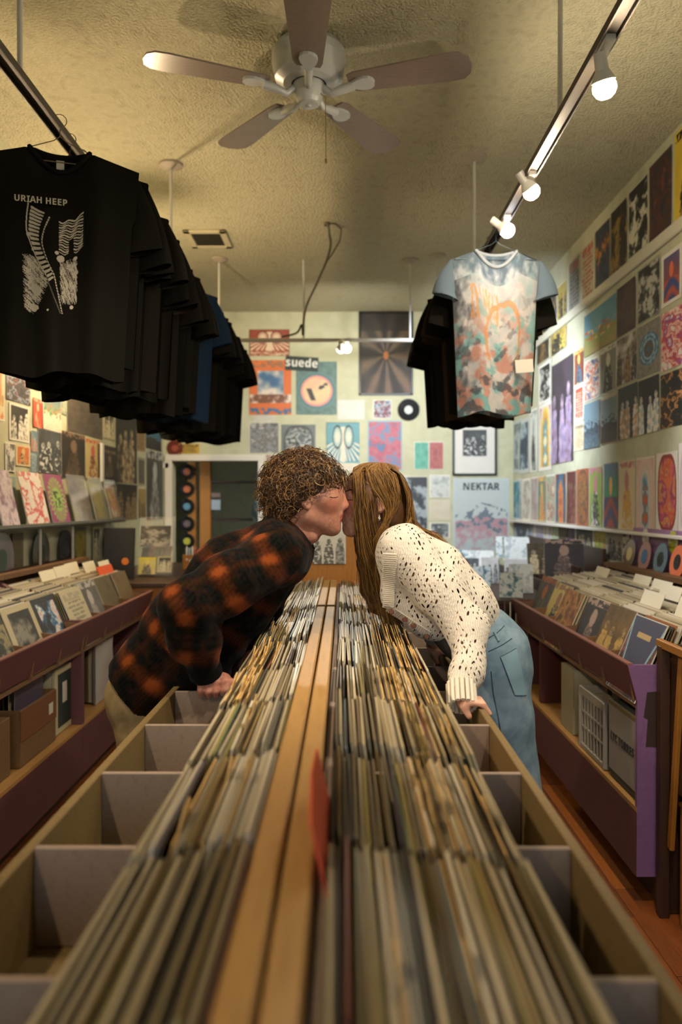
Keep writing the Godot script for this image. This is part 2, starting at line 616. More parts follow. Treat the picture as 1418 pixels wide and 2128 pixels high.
	for k in 2:
		m = MB.new()
		m.box(P(lerpf(w0, w1, 0.25 + 0.5 * k), (h0 + h1) / 2, ZF - 0.05), Vector3((w1 - w0) / 2 - 0.1, h1 - h0 - 0.1, 0.006))
		part("pane", m, glass, win)
	# picture rail on the side wall, and the ledge below the handbills
	m = MB.new()
	m.cbox(P(WR - 0.012, CAM + 1.435, 4.4), Vector3(0.024, 0.07, 7.0), 0.006)
	struct("trim_2", m, mat("rail paint", "#bdb9a4", 0.6), "pale painted picture rail")
	m = MB.new()
	m.cbox(P(WR - 0.03, CAM - 0.172, 5.0), Vector3(0.06, 0.018, 5.9), 0.003)
	struct("trim_3", m, white, "narrow white ledge under the handbills")
	# baseboards
	for s in [[WL + 0.008, "left"], [WR - 0.008, "right"]]:
		m = MB.new()
		m.cbox(P(s[0], 0.06, (ZB + ZF) / 2), Vector3(0.016, 0.12, ZB - ZF))
		struct("baseboard_" + s[1], m, mat("dark baseboard", "#2b1c14", 0.6))
	# air vent
	var v := thing("ceiling_vent", "square air vent with dark slats set in the ceiling", "vent", P(-1.0, CEIL, 5.79))
	m = MB.new()
	for s in [-1, 1]:
		m.cbox(Vector3(0.13 * s, -0.008, 0), Vector3(0.05, 0.016, 0.38))
		m.cbox(Vector3(0, -0.008, 0.165 * s), Vector3(0.31, 0.016, 0.05))
	part("frame", m, mat("vent paint", "#a49c82", 0.6), v)
	m = MB.new()
	m.box(Vector3(0, -0.002, 0), Vector3(0.22, 0.004, 0.3))
	part("backing", m, mat("vent dark", "#0e0d0a", 0.9), v)
	for k in 7:
		m = MB.new()
		m.box(Vector3(0, -0.008, -0.12 + k * 0.04), Vector3(0.21, 0.002, 0.022), Basis(Vector3.RIGHT, 0.7))
		part("slat", m, mat("vent slat", "#3b372c", 0.7), v)

# ------------------------------------------------------------------ records
var sleeves := []      # shared sleeve meshes: [mesh builder, mesh, colour word]
const SLEEVE := [
	["#b5a98e", "#cbbfa2", "cream", 10], ["#a1957c", "#c4b798", "cream", 8], ["#8a7c62", "#bdad86", "buff", 8], ["#c4bcab", "#d6cebb", "white", 8],
	["#2c261e", "#94866a", "black", 6], ["#40362a", "#a5946c", "brown", 6], ["#6e5a34", "#b29a64", "tan", 7], ["#776c42", "#a89a5e", "olive", 4],
	["#465866", "#909084", "blue", 1], ["#5c6c58", "#9a9c80", "green", 1], ["#74382a", "#9c7a5c", "red", 1], ["#8a5028", "#a88458", "orange", 1],
	["#4c4454", "#86807e", "purple", 1], ["#8f8840", "#a39a60", "yellow", 1], ["#6a6a62", "#98968a", "grey", 2], ["#504d44", "#968c70", "slate", 2]]

func make_sleeves() -> void:
	var S := 0.298
	for q in SLEEVE:
		for tk in [0.0028, 0.0044]:
			var m := MB.new()
			m.col = lin(q[0])
			m.box(Vector3(0, 0, tk * 0.5 - 0.0004), Vector3(S, S, 0.0008))
			m.box(Vector3(0, 0, -tk * 0.5 + 0.0004), Vector3(S, S, 0.0008))
			m.col = lin(q[1])
			m.box(Vector3(0, -0.0015, 0), Vector3(S - 0.001, S - 0.003, tk - 0.0016))
			sleeves.append([m, m.mesh(), q[2], q[3]])

func pick_sleeve() -> Array:
	var tot := 0
	for q in sleeves: tot += q[3]
	var k := rng.randi() % tot
	for q in sleeves:
		k -= q[3]
		if k < 0: return q
	return sleeves[0]

const ORD := ["first", "second", "third", "fourth", "fifth", "sixth", "seventh", "eighth"]

const TENS := ["", "", "twenty", "thirty", "forty"]
const UNITS := ["", "first", "second", "third", "fourth", "fifth", "sixth", "seventh", "eighth", "ninth", "tenth", "eleventh", "twelfth", "thirteenth", "fourteenth", "fifteenth", "sixteenth", "seventeenth", "eighteenth", "nineteenth"]

func nth(k: int) -> String:
	if k < 20: return UNITS[k]
	if k % 10 == 0: return ["", "", "twentieth", "thirtieth", "fortieth", "fiftieth"][k / 10]
	return TENS[k / 10] + "-" + UNITS[k % 10]

func make_centre_counter() -> void:
	make_sleeves()
	var mdf := grainy("fibreboard, mauve grey", ["#75665a", "#827266", "#7c6c60"], 0.05, Vector3.ONE * 4, 0.75)
	var side := grainy("fibreboard, brown", ["#5a4829", "#685530", "#614f2c"], 0.05, Vector3.ONE * 4, 0.7)
	var rail := grainy("pine rail", ["#8a6839", "#9a7642", "#916e3d"], 0.03, Vector3(8, 8, 0.8), 0.55)
	var dark := grainy("plinth board", ["#4a3422", "#573e29", "#503925"], 0.03, Vector3(3, 3, 3), 0.75)
	var xl := -0.471
	var xr := 0.346
	var rim := 0.966
	var fl := 0.815
	var th := 0.018
	var rec_m := vmat("record sleeve card", 0.42, 0.5)
	var packed := MB.new()
	var fronts := []
	for cnt in 2:
		var z0: float = [0.195, 2.835][cnt]
		var bins: int = [8, 3][cnt]
		var z1 := z0 + 0.33 * bins
		var zc := (z0 + z1) / 2
		var lz := z1 - z0 - 0.002
		var c := thing("record_counter", ["long centre record counter of brown fibreboard under the kissing couple", "short centre record counter joined behind the long one"][cnt], "counter", P(0, 0, zc))
		var m := MB.new()
		for s in [[xl, -1], [xr, 1]]:
			m = MB.new()
			m.cbox(Vector3(s[0] + s[1] * th / 2, (rim + 0.68) / 2, 0), Vector3(th, rim - 0.68, lz), 0.002)
			part("side_panel", m, side, c)
			m = MB.new()
			m.cbox(Vector3(s[0] - s[1] * 0.05, 0.4, 0), Vector3(th, 0.6, lz), 0.002)
			part("base_panel", m, side, c)
		m = MB.new()
		m.box(Vector3((xl + xr) / 2, fl - 0.01, 0), Vector3(xr - xl, 0.018, lz))
		part("bin_floor", m, side, c)
		m = MB.new()
		m.box(Vector3((xl + xr) / 2, 0.05, 0), Vector3(xr - xl - 0.2, 0.1, lz - 0.05))
		part("plinth", m, dark, c)
		for k in bins + 1:
			if cnt == 1 and k == 0: continue
			m = MB.new()
			m.cbox(Vector3((xl + xr) / 2, (rim + fl) / 2, (lz / 2) - k * 0.33 * (lz / (0.33 * bins))), Vector3(xr - xl, rim - fl, 0.012), 0.0015)
			part("divider", m, mdf, c)
		for x in [-0.0815, -0.046]:
			m = MB.new()
			m.cbox(Vector3(x, (1.118 + fl) / 2, 0), Vector3(0.031, 1.118 - fl, lz), 0.003)
			part("rail", m, rail, c)
		m = MB.new()
		m.cbox(Vector3(-0.022, (1.10 + fl) / 2, 0), Vector3(0.012, 1.10 - fl, lz), 0.002)
		part("back_board", m, mdf, c)
		for x in ([-0.0815, -0.046] if cnt == 1 else []):
			m = MB.new()
			m.cbox(Vector3(x, 1.108, lz / 2 + 0.004), Vector3(0.033, 0.03, 0.012), 0.002)
			part("rail_end", m, mat("rail end grain", "#5d4526", 0.8), c)
	# records: faces towards +x or -x, leaning on the rails
	for k in range(-2, 9):
		var zc := 0.855 + 0.33 * k + 0.165
		for sd in [-1, 1]:
			var start: float = -0.012 if sd > 0 else -0.101
			var room: float = (0.215 if sd > 0 else 0.148) + rr(-0.006, 0.006)
			if sd < 0 and k == 0: room -= 0.004
			var lift := rr(-0.012, 0.012)
			var alone: bool = k >= -1 and k <= 2
			var x := 0.0
			var j := 0
			var run := []
			while x < room:
				if run.is_empty():
					for z in 1 + rng.randi() % 3: run.append(pick_sleeve())
				var q: Array = run.pop_back()
				if sd < 0 and k == 0 and x < 0.06: q = sleeves[[6, 7, 0, 6][j % 4]]
				var lean: float = (0.10 + 0.24 * x / room) * sd + rr(-0.012, 0.012)
				var h := rr(-0.009, 0.008) + lift
				# top of the sleeve at start + x; it leans with its foot outwards
				var top := Vector3(start + sd * x, 1.118 - 0.028 * x / room + h, -(zc + rr(-0.007, 0.007)))
				var bs := Basis(Vector3(0, 0, 1), lean) * Basis(Vector3.UP, PI / 2 * sd + rr(-0.01, 0.01))
				var ctr := top - bs.y * 0.149
				if alone:
					var outer: bool = x + 0.011 > room
					var o := single("record", cover("plain%d" % (rng.randi() % 8), "#b5a98e", 0.298) if outer else q[1], atlas_m if outer else rec_m, "%s record, %s from the rail, %s bin from open end, %s side" % ["picture fronted" if outer else q[2], nth(j + 1), ORD[k + 1], "man's" if sd < 0 else "woman's"], "record", "records packed in the near centre bins", ctr)
					o.basis = bs
				else:
					packed.join(q[0], Transform3D(bs, ctr))
				x += (0.0046 if rng.randf() < 0.75 else rr(0.0055, 0.009)) * (1.0 if sd > 0 else 1.05) + (0.0016 if alone and sd > 0 else 0.0)
				j += 1
	var st := single("packed_records", packed, rec_m, "tightly packed records filling the rear bins of the centre counters", "records")
	st.set_meta("kind", "stuff")
	# worn tan divider cards standing between the records
	var cardm := grainy("worn manila card", ["#a8864c", "#c2a066", "#b08e54", "#987642"], 0.08, Vector3.ONE * 9, 0.8)
	for cfg in [[-1, 1, 2], [0, 1, 8], [1, 1, 9], [2, 1, 10], [3, 1, 10], [4, 1, 12], [5, 1, 8], [6, 1, 5], [0, -1, 3], [1, -1, 2], [2, -1, 5], [3, -1, 6], [4, -1, 6], [5, -1, 4]]:
		var k: int = cfg[0]
		var sd: int = cfg[1]
		var zc := 0.855 + 0.33 * k + 0.165
		var x0 := rr(0.02, 0.12) if sd > 0 else rr(0.01, 0.07)
		for j in cfg[2]:
			var xx: float = x0 + j * rr(0.006, 0.012)
			if rng.randf() < 0.45: xx += rr(0.01, 0.07)
			xx = minf(xx, 0.195 if sd > 0 else 0.13)
			var poly := PackedVector2Array([Vector2(-0.15, -0.15), Vector2(0.15, -0.15), Vector2(0.15, 0.15)])
			var c0 := rr(-0.09, 0.09)
			var w := rr(0.03, 0.07)
			for q in 9:
				var u := float(q) / 8.0
				poly.append(Vector2(c0 + w * (0.5 - u), 0.15 + 0.030 * pow(sin(PI * u), 0.5) + rr(-0.002, 0.002)))
			poly.append(Vector2(-0.15, 0.15))
			var m := MB.new()
			m.prism(poly, 0.0024, Transform3D())
			var lean: float = (0.10 + 0.24 * xx / 0.2) * sd
			var bs := Basis(Vector3(0, 0, 1), lean) * Basis(Vector3.UP, PI / 2 * sd)
			var top := Vector3((-0.0095 if sd > 0 else -0.1035) + sd * xx, 1.116 - 0.02 * xx / 0.2, -zc)
			var o := single("divider_card", m, cardm, "worn tan divider card, %s of its bunch, %s bin from open end, %s side" % [nth(j + 1), ORD[k + 1], "man's" if sd < 0 else "woman's"], "divider card", "divider cards between the centre records", top - bs.y * 0.15)
			o.basis = bs
	# a bright orange card leaning on the rail
	var m2 := MB.new()
	m2.prism(PackedVector2Array([Vector2(-0.115, -0.06), Vector2(0.115, -0.06), Vector2(0.12, 0.055), Vector2(0.0, 0.064), Vector2(-0.105, 0.05)]), 0.0025, Transform3D())
	var oc := single("price_card", m2, mat("orange card", "#b8441a", 0.7), "bright orange card leaning on the counter's centre rail", "card")
	oc.basis = Basis(Vector3(0, 0, 1), 0.235) * Basis(Vector3.UP, PI / 2)
	oc.position = P(-0.0215, 1.122, 0.88)

# ------------------------------------------------------------------ printed art: one atlas of small pictures
const CW := 96
const CH := 128
const COLS := 21
const ROWS := 10
var cells := {}
var atlas: Image
var atlas_m: StandardMaterial3D
var nz := FastNoiseLite.new()

func make_art() -> void:
	atlas = Image.create(COLS * CW, ROWS * CH, false, Image.FORMAT_RGB8)
	nz.frequency = 1.0
	nz.fractal_octaves = 3
	nz.seed = 3
	paint("white", "flat", ["#ffffff"])
	for a in ART: paint(a[0], a[1], a[2], a[3] if a.size() > 3 else 0.0, a[4] if a.size() > 4 else "#d9d4c6")
	for k in 6: paint("header%d" % k, "scrawl", ["#d6d0b8", "#2c2a26"])
	for k in 8: paint("plain%d" % k, "fig" if k % 2 else "blot", [["#3a3328", "#6e5a3a", "#a38d63", "#d2c19a"], ["#23282e", "#55606a", "#9aa2a6", "#cfcfc8"], ["#5a2a20", "#94502f", "#c79a5c", "#e2d2ab"], ["#2b3a33", "#5d7360", "#a9b18c", "#dcd8bd"]][k / 2])
	atlas_m = mat("printed paper", "#ffffff", 0.62)
	atlas_m.albedo_texture = ImageTexture.create_from_image(atlas)
	atlas_m.vertex_color_use_as_albedo = true

func uvr(called: String) -> Rect2:
	var k: int = cells.get(called, 0)
	return Rect2((float(k % COLS) * CW + 1.5) / (COLS * CW), (float(k / COLS) * CH + 1.5) / (ROWS * CH), (CW - 3.0) / (COLS * CW), (CH - 3.0) / (ROWS * CH))

func ramp(pal: Array, t: float) -> Color:
	t = clampf(t, 0.0, 0.9999) * (pal.size() - 1)
	var k := int(t)
	return pal[k].lerp(pal[k + 1], t - k) if pal.size() > 1 else pal[0]

func paint(called: String, style: String, colours: Array, border := 0.0, bcol := "#d9d4c6") -> void:
	var k := cells.size()
	cells[called] = k
	var x0 := (k % COLS) * CW
	var y0 := (k / COLS) * CH
	var pal := colours.map(func(q): return Color(q))
	var bc := Color(bcol)
	var sd := float(hash(called) % 997) * 3.7
	var r := RandomNumberGenerator.new()
	r.seed = hash(called)
	var A := []
	for q in 12: A.append(r.randf())
	var np := pal.size()
	for y in CH:
		var v := float(y) / CH
		for x in CW:
			var u := float(x) / CW
			var c: Color
			if border > 0.0 and (u < border or u > 1.0 - border or v < border * 0.75 or v > 1.0 - border * 0.75):
				c = bc
			else:
				var n1 := nz.get_noise_2d(u * 1.7 + sd, v * 2.2) 
				var n2 := nz.get_noise_2d(u * 6.0 - sd, v * 8.0 + 40.0)
				var du := u - 0.5
				match style:
					"flat": c = pal[0]
					"blot": c = ramp(pal, 0.5 + n1 * 0.95 + n2 * 0.3)
					"photo":
						var g := 0.5 + n1 * 1.0 + n2 * 0.55 - (0.25 if v < 0.2 else 0.0)
						c = ramp(pal, 0.5 + (g - 0.5) * 1.9)
					"fig":
						c = ramp([pal[0], pal[1]], 0.4 + n1 * 0.8 + n2 * 0.3)
						for f in 3:
							var fx: float = 0.2 + 0.3 * f + (A[f] - 0.5) * 0.16
							var fy: float = 0.26 + A[f + 3] * 0.16
							var w := 0.085 + 0.05 * clampf((v - fy) * 3.0, 0.0, 1.0) + n2 * 0.03
							if absf(u - fx) < w and v > fy + 0.07: c = ramp(pal, (0.35 + 0.6 * A[f + 6]) + n2 * 0.5)
							if Vector2((u - fx) * 1.1, v - fy).length() < 0.075: c = pal[np - 1].darkened(0.25 + n2 * 0.5)
					"one":
						c = ramp([pal[0], pal[1]], 0.4 + n1 * 0.7)
						var w1 := 0.13 + 0.15 * clampf((v - 0.4) * 2.5, 0.0, 1.0) + n2 * 0.05
						if absf(du + n1 * 0.08) < w1 and v > 0.4: c = ramp(pal, 0.55 + n1 * 0.5 + n2 * 0.4)
						if Vector2(du, (v - 0.3) * 0.85).length() < 0.12 + n2 * 0.02: c = pal[np - 1]
						if v < 0.12 and n2 > -0.1: c = pal[np - 1]
					"text":
						c = pal[0]
						var row := int(v * 14.0)
						var inrow := v * 14.0 - row
						if inrow < 0.55 and row > 0 and row < 13 and absf(du) < 0.2 + 0.25 * A[row % 12] and n2 > -0.22: c = pal[1]
						if v > 0.08 and v < 0.2 and absf(du) < 0.42 and n2 > -0.25: c = pal[np - 1]
					"scrawl":
						c = pal[0]
						if absf(v - 0.45) < 0.13 and absf(du) < 0.38 and n2 > 0.08: c = pal[1]
					"land":
						var hz := 0.55 + n1 * 0.12
						c = pal[0].lerp(pal[1], v) if v < hz else pal[2].lerp(pal[3 % np], clampf((v - hz) * 2.0 + n2, 0.0, 1.0))
						if np > 4 and v > hz - 0.14 and v < hz + 0.12 and n2 > 0.1: c = pal[4 + (1 if n1 > 0.0 and np > 5 else 0)]
					"arch":
						var q := Vector2(du * 1.7, maxf(0.0, 0.42 - v) * 1.5).length() * 1.25 + n1 * 0.10
						c = ramp(pal, 1.0 - q + n2 * 0.12 + (0.2 * sin(v * 25.0) if absf(du) < 0.14 and v > 0.45 else 0.0))
					"oval":
						var q2 := Vector2(du * 2.3, (v - 0.5) * 2.05 )
						var l := pow(pow(absf(q2.x), 3.0) + pow(absf(q2.y), 3.0), 1.0 / 3.0)
						c = bc if l > 0.97 else pal[0] if l > 0.86 else ramp(pal, fposmod(0.62 - l * 0.55 + n1 * 1.1 + n2 * 0.2, 1.0))
					"bands":
						var w2 := sin((v * 20.0 + cos(du * 6.0) * 2.4)) * 0.5 + 0.5
						c = ramp([pal[2], pal[3]], w2 + n2 * 0.2) if v > 0.52 else ramp([pal[0], pal[1]], v * 2.0 + n1 * 0.3)
						if Vector2(du, (v - 0.36) * 0.7).length() < 0.1: c = pal[4]
					"rays":
						var an := atan2(v - 0.52, du)
						var rd := Vector2(du, v - 0.52).length()
						c = ramp([pal[0], pal[1]], 0.5 + 0.5 * sin(an * 9.0 + 1.0) + n1 * 0.5)
						c = c.lerp(pal[2], clampf((v - 0.5) * 1.0, 0.0, 1.0) * clampf(sin(an * 9.0 + 1.0), 0.0, 1.0) * 0.7)
						if v < 0.22: c = c.lerp(pal[0], 0.7)
						if rd < 0.05: c = pal[3]
					"disc":
						var q3 := Vector2(du, (v - 0.5) * float(CH) / CW).length()
						c = pal[0].lerp(pal[0].lightened(0.15), 0.5 + n2)
						if q3 < 0.41: c = ramp([pal[1], pal[2]], 0.5 + 0.5 * sin(q3 * 60.0) + n2)
						if q3 < 0.2: c = pal[2 if np < 4 else 3]
						if q3 < 0.07: c = pal[1]
					"circle":
						c = pal[0].darkened(0.1 + n2 * 0.15)
						var q4 := Vector2(du, (v - 0.55) * 1.33).length()
						if q4 < 0.47: c = pal[1].lerp(pal[0], clampf((q4 - 0.38) / 0.09, 0.0, 1.0))
						if q4 < 0.38: c = pal[2]
						if q4 < 0.33: c = pal[3].lerp(pal[2], n1 * 0.5 + 0.2)
						if absf(u - 0.36 - (v - 0.6) * 0.5) < 0.06 and v > 0.5 and v < 0.72: c = pal[4]
						if u > 0.55 and u < 0.76 and v > 0.4 and v < 0.52 and n2 > -0.1: c = pal[4]
					"emblem":
						c = pal[0]
						var q5 := Vector2(absf(du) * 1.7 - 0.28, v - 0.3)
						if q5.length() < 0.24: c = pal[1].lerp(pal[2], clampf(q5.length() * 4.0 - 0.3, 0.0, 1.0)) if q5.length() < 0.2 else pal[3]
						elif absf(du) < 0.07 and v > 0.1 and v < 0.8: c = pal[1]
						elif v > 0.42 and v < 0.78: c = pal[1] if fposmod(atan2(v - 0.3, du) * 5.0, 1.0) > 0.5 else pal[2]
						elif v > 0.82: c = pal[1].lerp(pal[0], 0.5 + n2)
						else: c = pal[2].lerp(pal[0], 0.3)
					"panel":
						c = pal[0]
						if v < 0.14: c = pal[1] if n2 > -0.1 else pal[0]
						elif absf(du) < 0.3 and v > 0.2 and v < 0.62: c = pal[2].lerp(pal[3], clampf(0.5 + n1 * 1.4, 0.0, 1.0))
						elif v > 0.62 and v < 0.78: c = pal[3].lerp(pal[4], clampf(0.5 + n1 * 2.0 + n2, 0.0, 1.0))
						elif v > 0.86: c = pal[2] if n2 > 0.05 else pal[0]
					"frame2":
						c = pal[0]
						if absf(du) < 0.36 and absf(v - 0.5) < 0.4: c = ramp(pal.slice(1), 0.5 + n1 * 1.2 + n2 * 0.4)
					"geo":
						c = pal[1].lerp(pal[3], clampf(0.4 + n1 + n2, 0.0, 1.0))
						if v < 0.62 and absf(du) < 0.5 - v * 0.32: c = pal[0]
						if absf(absf(du) - (0.5 - v * 0.32)) < 0.022 and v < 0.62: c = pal[2]
						if v >= 0.6 and v < 0.64 and absf(du) < 0.32: c = pal[2]
						if v >= 0.62 and absf(absf(du) - (0.3 + (v - 0.62) * 0.3)) < 0.022: c = pal[2]
						if v > 0.2 and v < 0.27 and absf(du) < 0.2: c = pal[4]
					"burst":
						var a2 := atan2(v - 0.5, du)
						var r2 := Vector2(du, v - 0.5).length()
						c = pal[0] if r2 > 0.42 + 0.04 * sin(a2 * 24.0) else pal[1]
						if r2 > 0.24 and r2 < 0.38 and sin(a2 * 24.0) > 0.0: c = pal[0]
						if absf(du) < 0.16 and absf(v - 0.5) < 0.16 and n2 > 0.05: c = pal[2]
			c = c.lightened(clampf(n_grain(x, y), 0.0, 0.1)) if style != "flat" else c
			var gr := c.get_luminance()
			if style != "flat": c = c.lerp(Color(gr, gr, gr * 0.95), 0.16)
			atlas.set_pixel(x0 + x, y0 + y, c)

func n_grain(x: int, y: int) -> float:
	return float((x * 7919 + y * 104729 + x * y * 31) % 97) / 97.0 * 0.07

# a sheet of paper: slightly curled, front printed with a cell; lies in xy, faces +z
func sheet(w: float, h: float, cell: String, curl := 0.003, thick := 0.0012) -> MB:
	var m := MB.new()
	var ph := rr(0, 6.0)
	var f := func(u: float, v: float) -> Vector3:
		return Vector3((u - 0.5) * w, (v - 0.5) * h, thick + curl * (0.6 + 0.6 * sin(u * 3.0 + ph) * sin(v * 2.5 + ph * 0.7)) + curl * 0.8 * pow(absf(u - 0.5) * 2.0, 4.0) * pow(absf(v - 0.5) * 2.0, 4.0))
	m.grid(5, 5, f, uvr(cell))
	var k := m.v.size()
	m.grid(5, 5, func(u, v): return f.call(u, v) - Vector3(0, 0, thick), uvr("white"), true)
	return m

# a record sleeve with a printed front (+z), card edges
func cover(cell: String, edge := "#c9c0a8", s := 0.312, tk := 0.004, h := -1.0) -> MB:
	if h < 0: h = s
	var m := MB.new()
	m.col = lin(edge)
	m.box(Vector3(0, 0, -tk * 0.5 + 0.0004), Vector3(s, h, 0.0008))
	m.box(Vector3(0, -0.0015, 0), Vector3(s - 0.001, h - 0.003, tk - 0.0016))
	m.box(Vector3(0, 0, tk * 0.5 - 0.0006), Vector3(s, h, 0.001))
	var w := uvr("white")
	for q in m.t.size(): m.t[q] = w.position + w.size * 0.5
	m.col = Color.WHITE
	var x := s / 2 - 0.0005
	var y := h / 2 - 0.0005
	var z := tk * 0.5 + 0.0002
	m.quad(Vector3(-x, -y, z), Vector3(x, -y, z), Vector3(x, y, z), Vector3(-x, y, z), uvr(cell))
	return m

# ------------------------------------------------------------------ wall bins
const FRONTS_R := [["cov_geo", "blue cover with pale geometric frame"], ["cov_gold", "golden brown photograph cover"], ["cov_navy", "dark navy cover with a pale figure"], ["cov_rust", "rust and yellow cover"], ["cov_yellow", "yellow cover with a dark suited figure"], ["cov_grey", "grey cover with a small red flame"]]
const FRONTS_L := [["cov_tan", "plain tan cover"], ["cov_black", "black cover"], ["cov_grain", "grey weathered photograph cover with a tan band"], ["cov_cream", "cream bordered cover with a dark photograph"], ["cov_dark", "black cover with a framed pink and blue picture"], ["cov_note", "cream cover with lines of handwriting"], ["cov_ghost", "grey cover with a pale figure"], ["cov_olive", "olive brown cover"], ["cov_box", "brown cardboard cover"]]

func make_side_counter(right: bool) -> void:
	var s := 1.0 if right else -1.0
	var xf := 1.04 if right else -1.284
	var back := (WR - xf) if right else (xf - WL)      # depth
	var maroon := grainy("maroon paint", ["#4c282a", "#583033", "#522c2f"], 0.02, Vector3.ONE * 3, 0.6)
	var purple := grainy("purple paint", ["#644468", "#714e76", "#6a496f"], 0.02, Vector3.ONE * 3, 0.55)
	var wood := grainy("bin wood", ["#5d4128", "#6e4f31", "#64472b"], 0.03, Vector3(3, 8, 3), 0.65)
	var edge := grainy("shelf edge wood", ["#8a6331", "#a0783f", "#93693a"], 0.03, Vector3(8, 8, 1), 0.6)
	var dark := grainy("plinth board", ["#4a3422", "#573e29", "#503925"], 0.03, Vector3(3, 3, 3), 0.75)
	var V := func(u: float, y: float, d: float) -> Vector3: return P(xf + s * u, y, d)
	var units := [[2.85, 6, "maroon wall record counter with a purple end panel"]] if right else [[2.29, 5, "maroon wall record counter above the cardboard box"], [3.94, 4, "maroon wall record counter beside the man"]]
	var rec_m := vmat("record sleeve card", 0.42, 0.5)
	var packed := MB.new()
	var nb := 0
	for un in units:
		var z0: float = un[0]
		var z1: float = z0 + 0.33 * un[1]
		var zc := (z0 + z1) / 2
		var lz := z1 - z0 - 0.003
		var c := thing("record_counter", un[2], "counter")
		# profile polygons are (u, y); extruded along the counter
		var tf := Transform3D(Basis(Vector3(s, 0, 0), Vector3.UP, Vector3(0, 0, s)), P(xf, 0, zc))
		var pr := func(called: String, poly: Array, mt: Material, depth := lz, zz := 0.0) -> MeshInstance3D:
			var m := MB.new()
			m.prism(PackedVector2Array(poly), depth, tf.translated(Vector3(0, 0, -zz)))
			return part(called, m, mt, c)
		pr.call("rim_panel", [Vector2(0, 0.90), Vector2(0.018, 0.90), Vector2(0.054, 0.763), Vector2(0.036, 0.763)], maroon)
		pr.call("rim_edge", [Vector2(-0.002, 0.9), Vector2(-0.002, 0.906), Vector2(0.02, 0.906), Vector2(0.02, 0.9)], mat("worn rim edge", "#7a5048", 0.6))
		pr.call("bin_floor", [Vector2(0.04, 0.735), Vector2(0.04, 0.75), Vector2(back - 0.02, 0.80), Vector2(back - 0.02, 0.785)], wood)
		pr.call("back_board", [Vector2(back - 0.06, 0.8), Vector2(back - 0.06, 1.11), Vector2(back - 0.042, 1.11), Vector2(back - 0.042, 0.8)], wood)
		pr.call("ledge", [Vector2(back - 0.13, 1.105), Vector2(back - 0.13, 1.13), Vector2(back - 0.004, 1.13), Vector2(back - 0.004, 1.105)], wood)
		pr.call("base_panel", [Vector2(0.036, 0.12), Vector2(0.036, 0.358), Vector2(0.054, 0.358), Vector2(0.054, 0.12)], maroon)
		pr.call("shelf_board", [Vector2(0.036, 0.358), Vector2(0.036, 0.374), Vector2(back - 0.02, 0.374), Vector2(back - 0.02, 0.358)], edge)
		pr.call("rear_panel", [Vector2(back - 0.03, 0.0), Vector2(back - 0.03, 0.8), Vector2(back - 0.015, 0.8), Vector2(back - 0.015, 0.0)], dark)
		pr.call("plinth", [Vector2(0.13, 0.0), Vector2(0.13, 0.12), Vector2(back - 0.02, 0.12), Vector2(back - 0.02, 0.0)], dark)
		for q in 2:
			var near := q == 0
			var mt: Material = purple if right and near else maroon
			pr.call("end_panel", [Vector2(0.002, 0.899), Vector2(0.037, 0.765), Vector2(0.037, 0.121), Vector2(back - 0.02, 0.121), Vector2(back - 0.02, 1.10), Vector2(back - 0.1, 1.10), Vector2(0.15, 0.90)], mt, 0.018, (zc - z0 - 0.0095) * (-1.0 if near else 1.0))
		if right:
			var m := MB.new()
			m.prism(PackedVector2Array([Vector2(0.068, 0.60), Vector2(0.075, 0.70), Vector2(0.06, 0.708), Vector2(0.072, 0.80), Vector2(0.16, 0.808), Vector2(0.25, 0.80), Vector2(0.25, 0.61), Vector2(0.18, 0.615), Vector2(0.12, 0.60)]), 0.001, Transform3D(Basis(Vector3(s, 0, 0), Vector3.UP, Vector3(0, 0, s)), P(xf, 0, z0 - 0.0006)))
			part("bare_patch", m, mat("scraped bare board", "#2a1c12", 0.85), c)
		for k in un[1] + 1:
			pr.call("divider", [Vector2(0.03, 0.752), Vector2(0.012, 0.885), Vector2(0.2, 0.90), Vector2(back - 0.061, 1.0), Vector2(back - 0.061, 0.80)], wood, 0.012, -lz / 2 + 0.024 + (lz - 0.048) * k / un[1])
		# records
		for k in un[1]:
			var zb: float = z0 + 0.33 * (k + 0.5)
			var info: Array = (FRONTS_R if right else FRONTS_L)[nb]
			nb += 1
			var u := 0.155 + rr(0.0, 0.05)
			if right and k in [0, 1, 2]: u = 0.155 + 0.01 * k
			var j := 0
			var end := back - 0.10
			while u < end:
				var lean: float = -0.40 + 0.10 * (u - 0.15) / 0.4 + rr(-0.02, 0.02)
				# local z faces the aisle
				var bs := Basis(Vector3.UP, -PI / 2 * s + rr(-0.012, 0.012)) * Basis(Vector3.RIGHT, lean)
				var y := 1.035 + 0.05 * (u - 0.15) / 0.4 + rr(-0.004, 0.008)
				var top: Vector3 = V.call(u, y, zb + rr(-0.002, 0.002))
				var ctr := top - bs.y * 0.156
				if j < 5:
					var o: MeshInstance3D
					if j == 0:
						o = single("record", cover(info[0]), atlas_m, "%s at the front of its wall bin" % info[1], "record", "", ctr)
					else:
						var q := pick_sleeve()
						o = single("record", q[1], rec_m, "%s edged record, %s behind the %s" % [q[2], nth(j), info[1]], "record", "records just behind the front covers in the wall bins", ctr)
					o.basis = bs
				else:
					var q2: Array = sleeves[[0, 1, 2, 3, 4, 6, 7, 8][rng.randi() % 8]]
					packed.join(q2[0], Transform3D(bs, ctr))
				u += rr(0.006, 0.012) if j != 4 else rr(0.006, 0.02)
				j += 1
	var st := single("packed_records", packed, rec_m, "pale record tops filling the %s" % ("wall bins beside the woman" if right else "wall bins behind the man"), "records")
	st.set_meta("kind", "stuff")
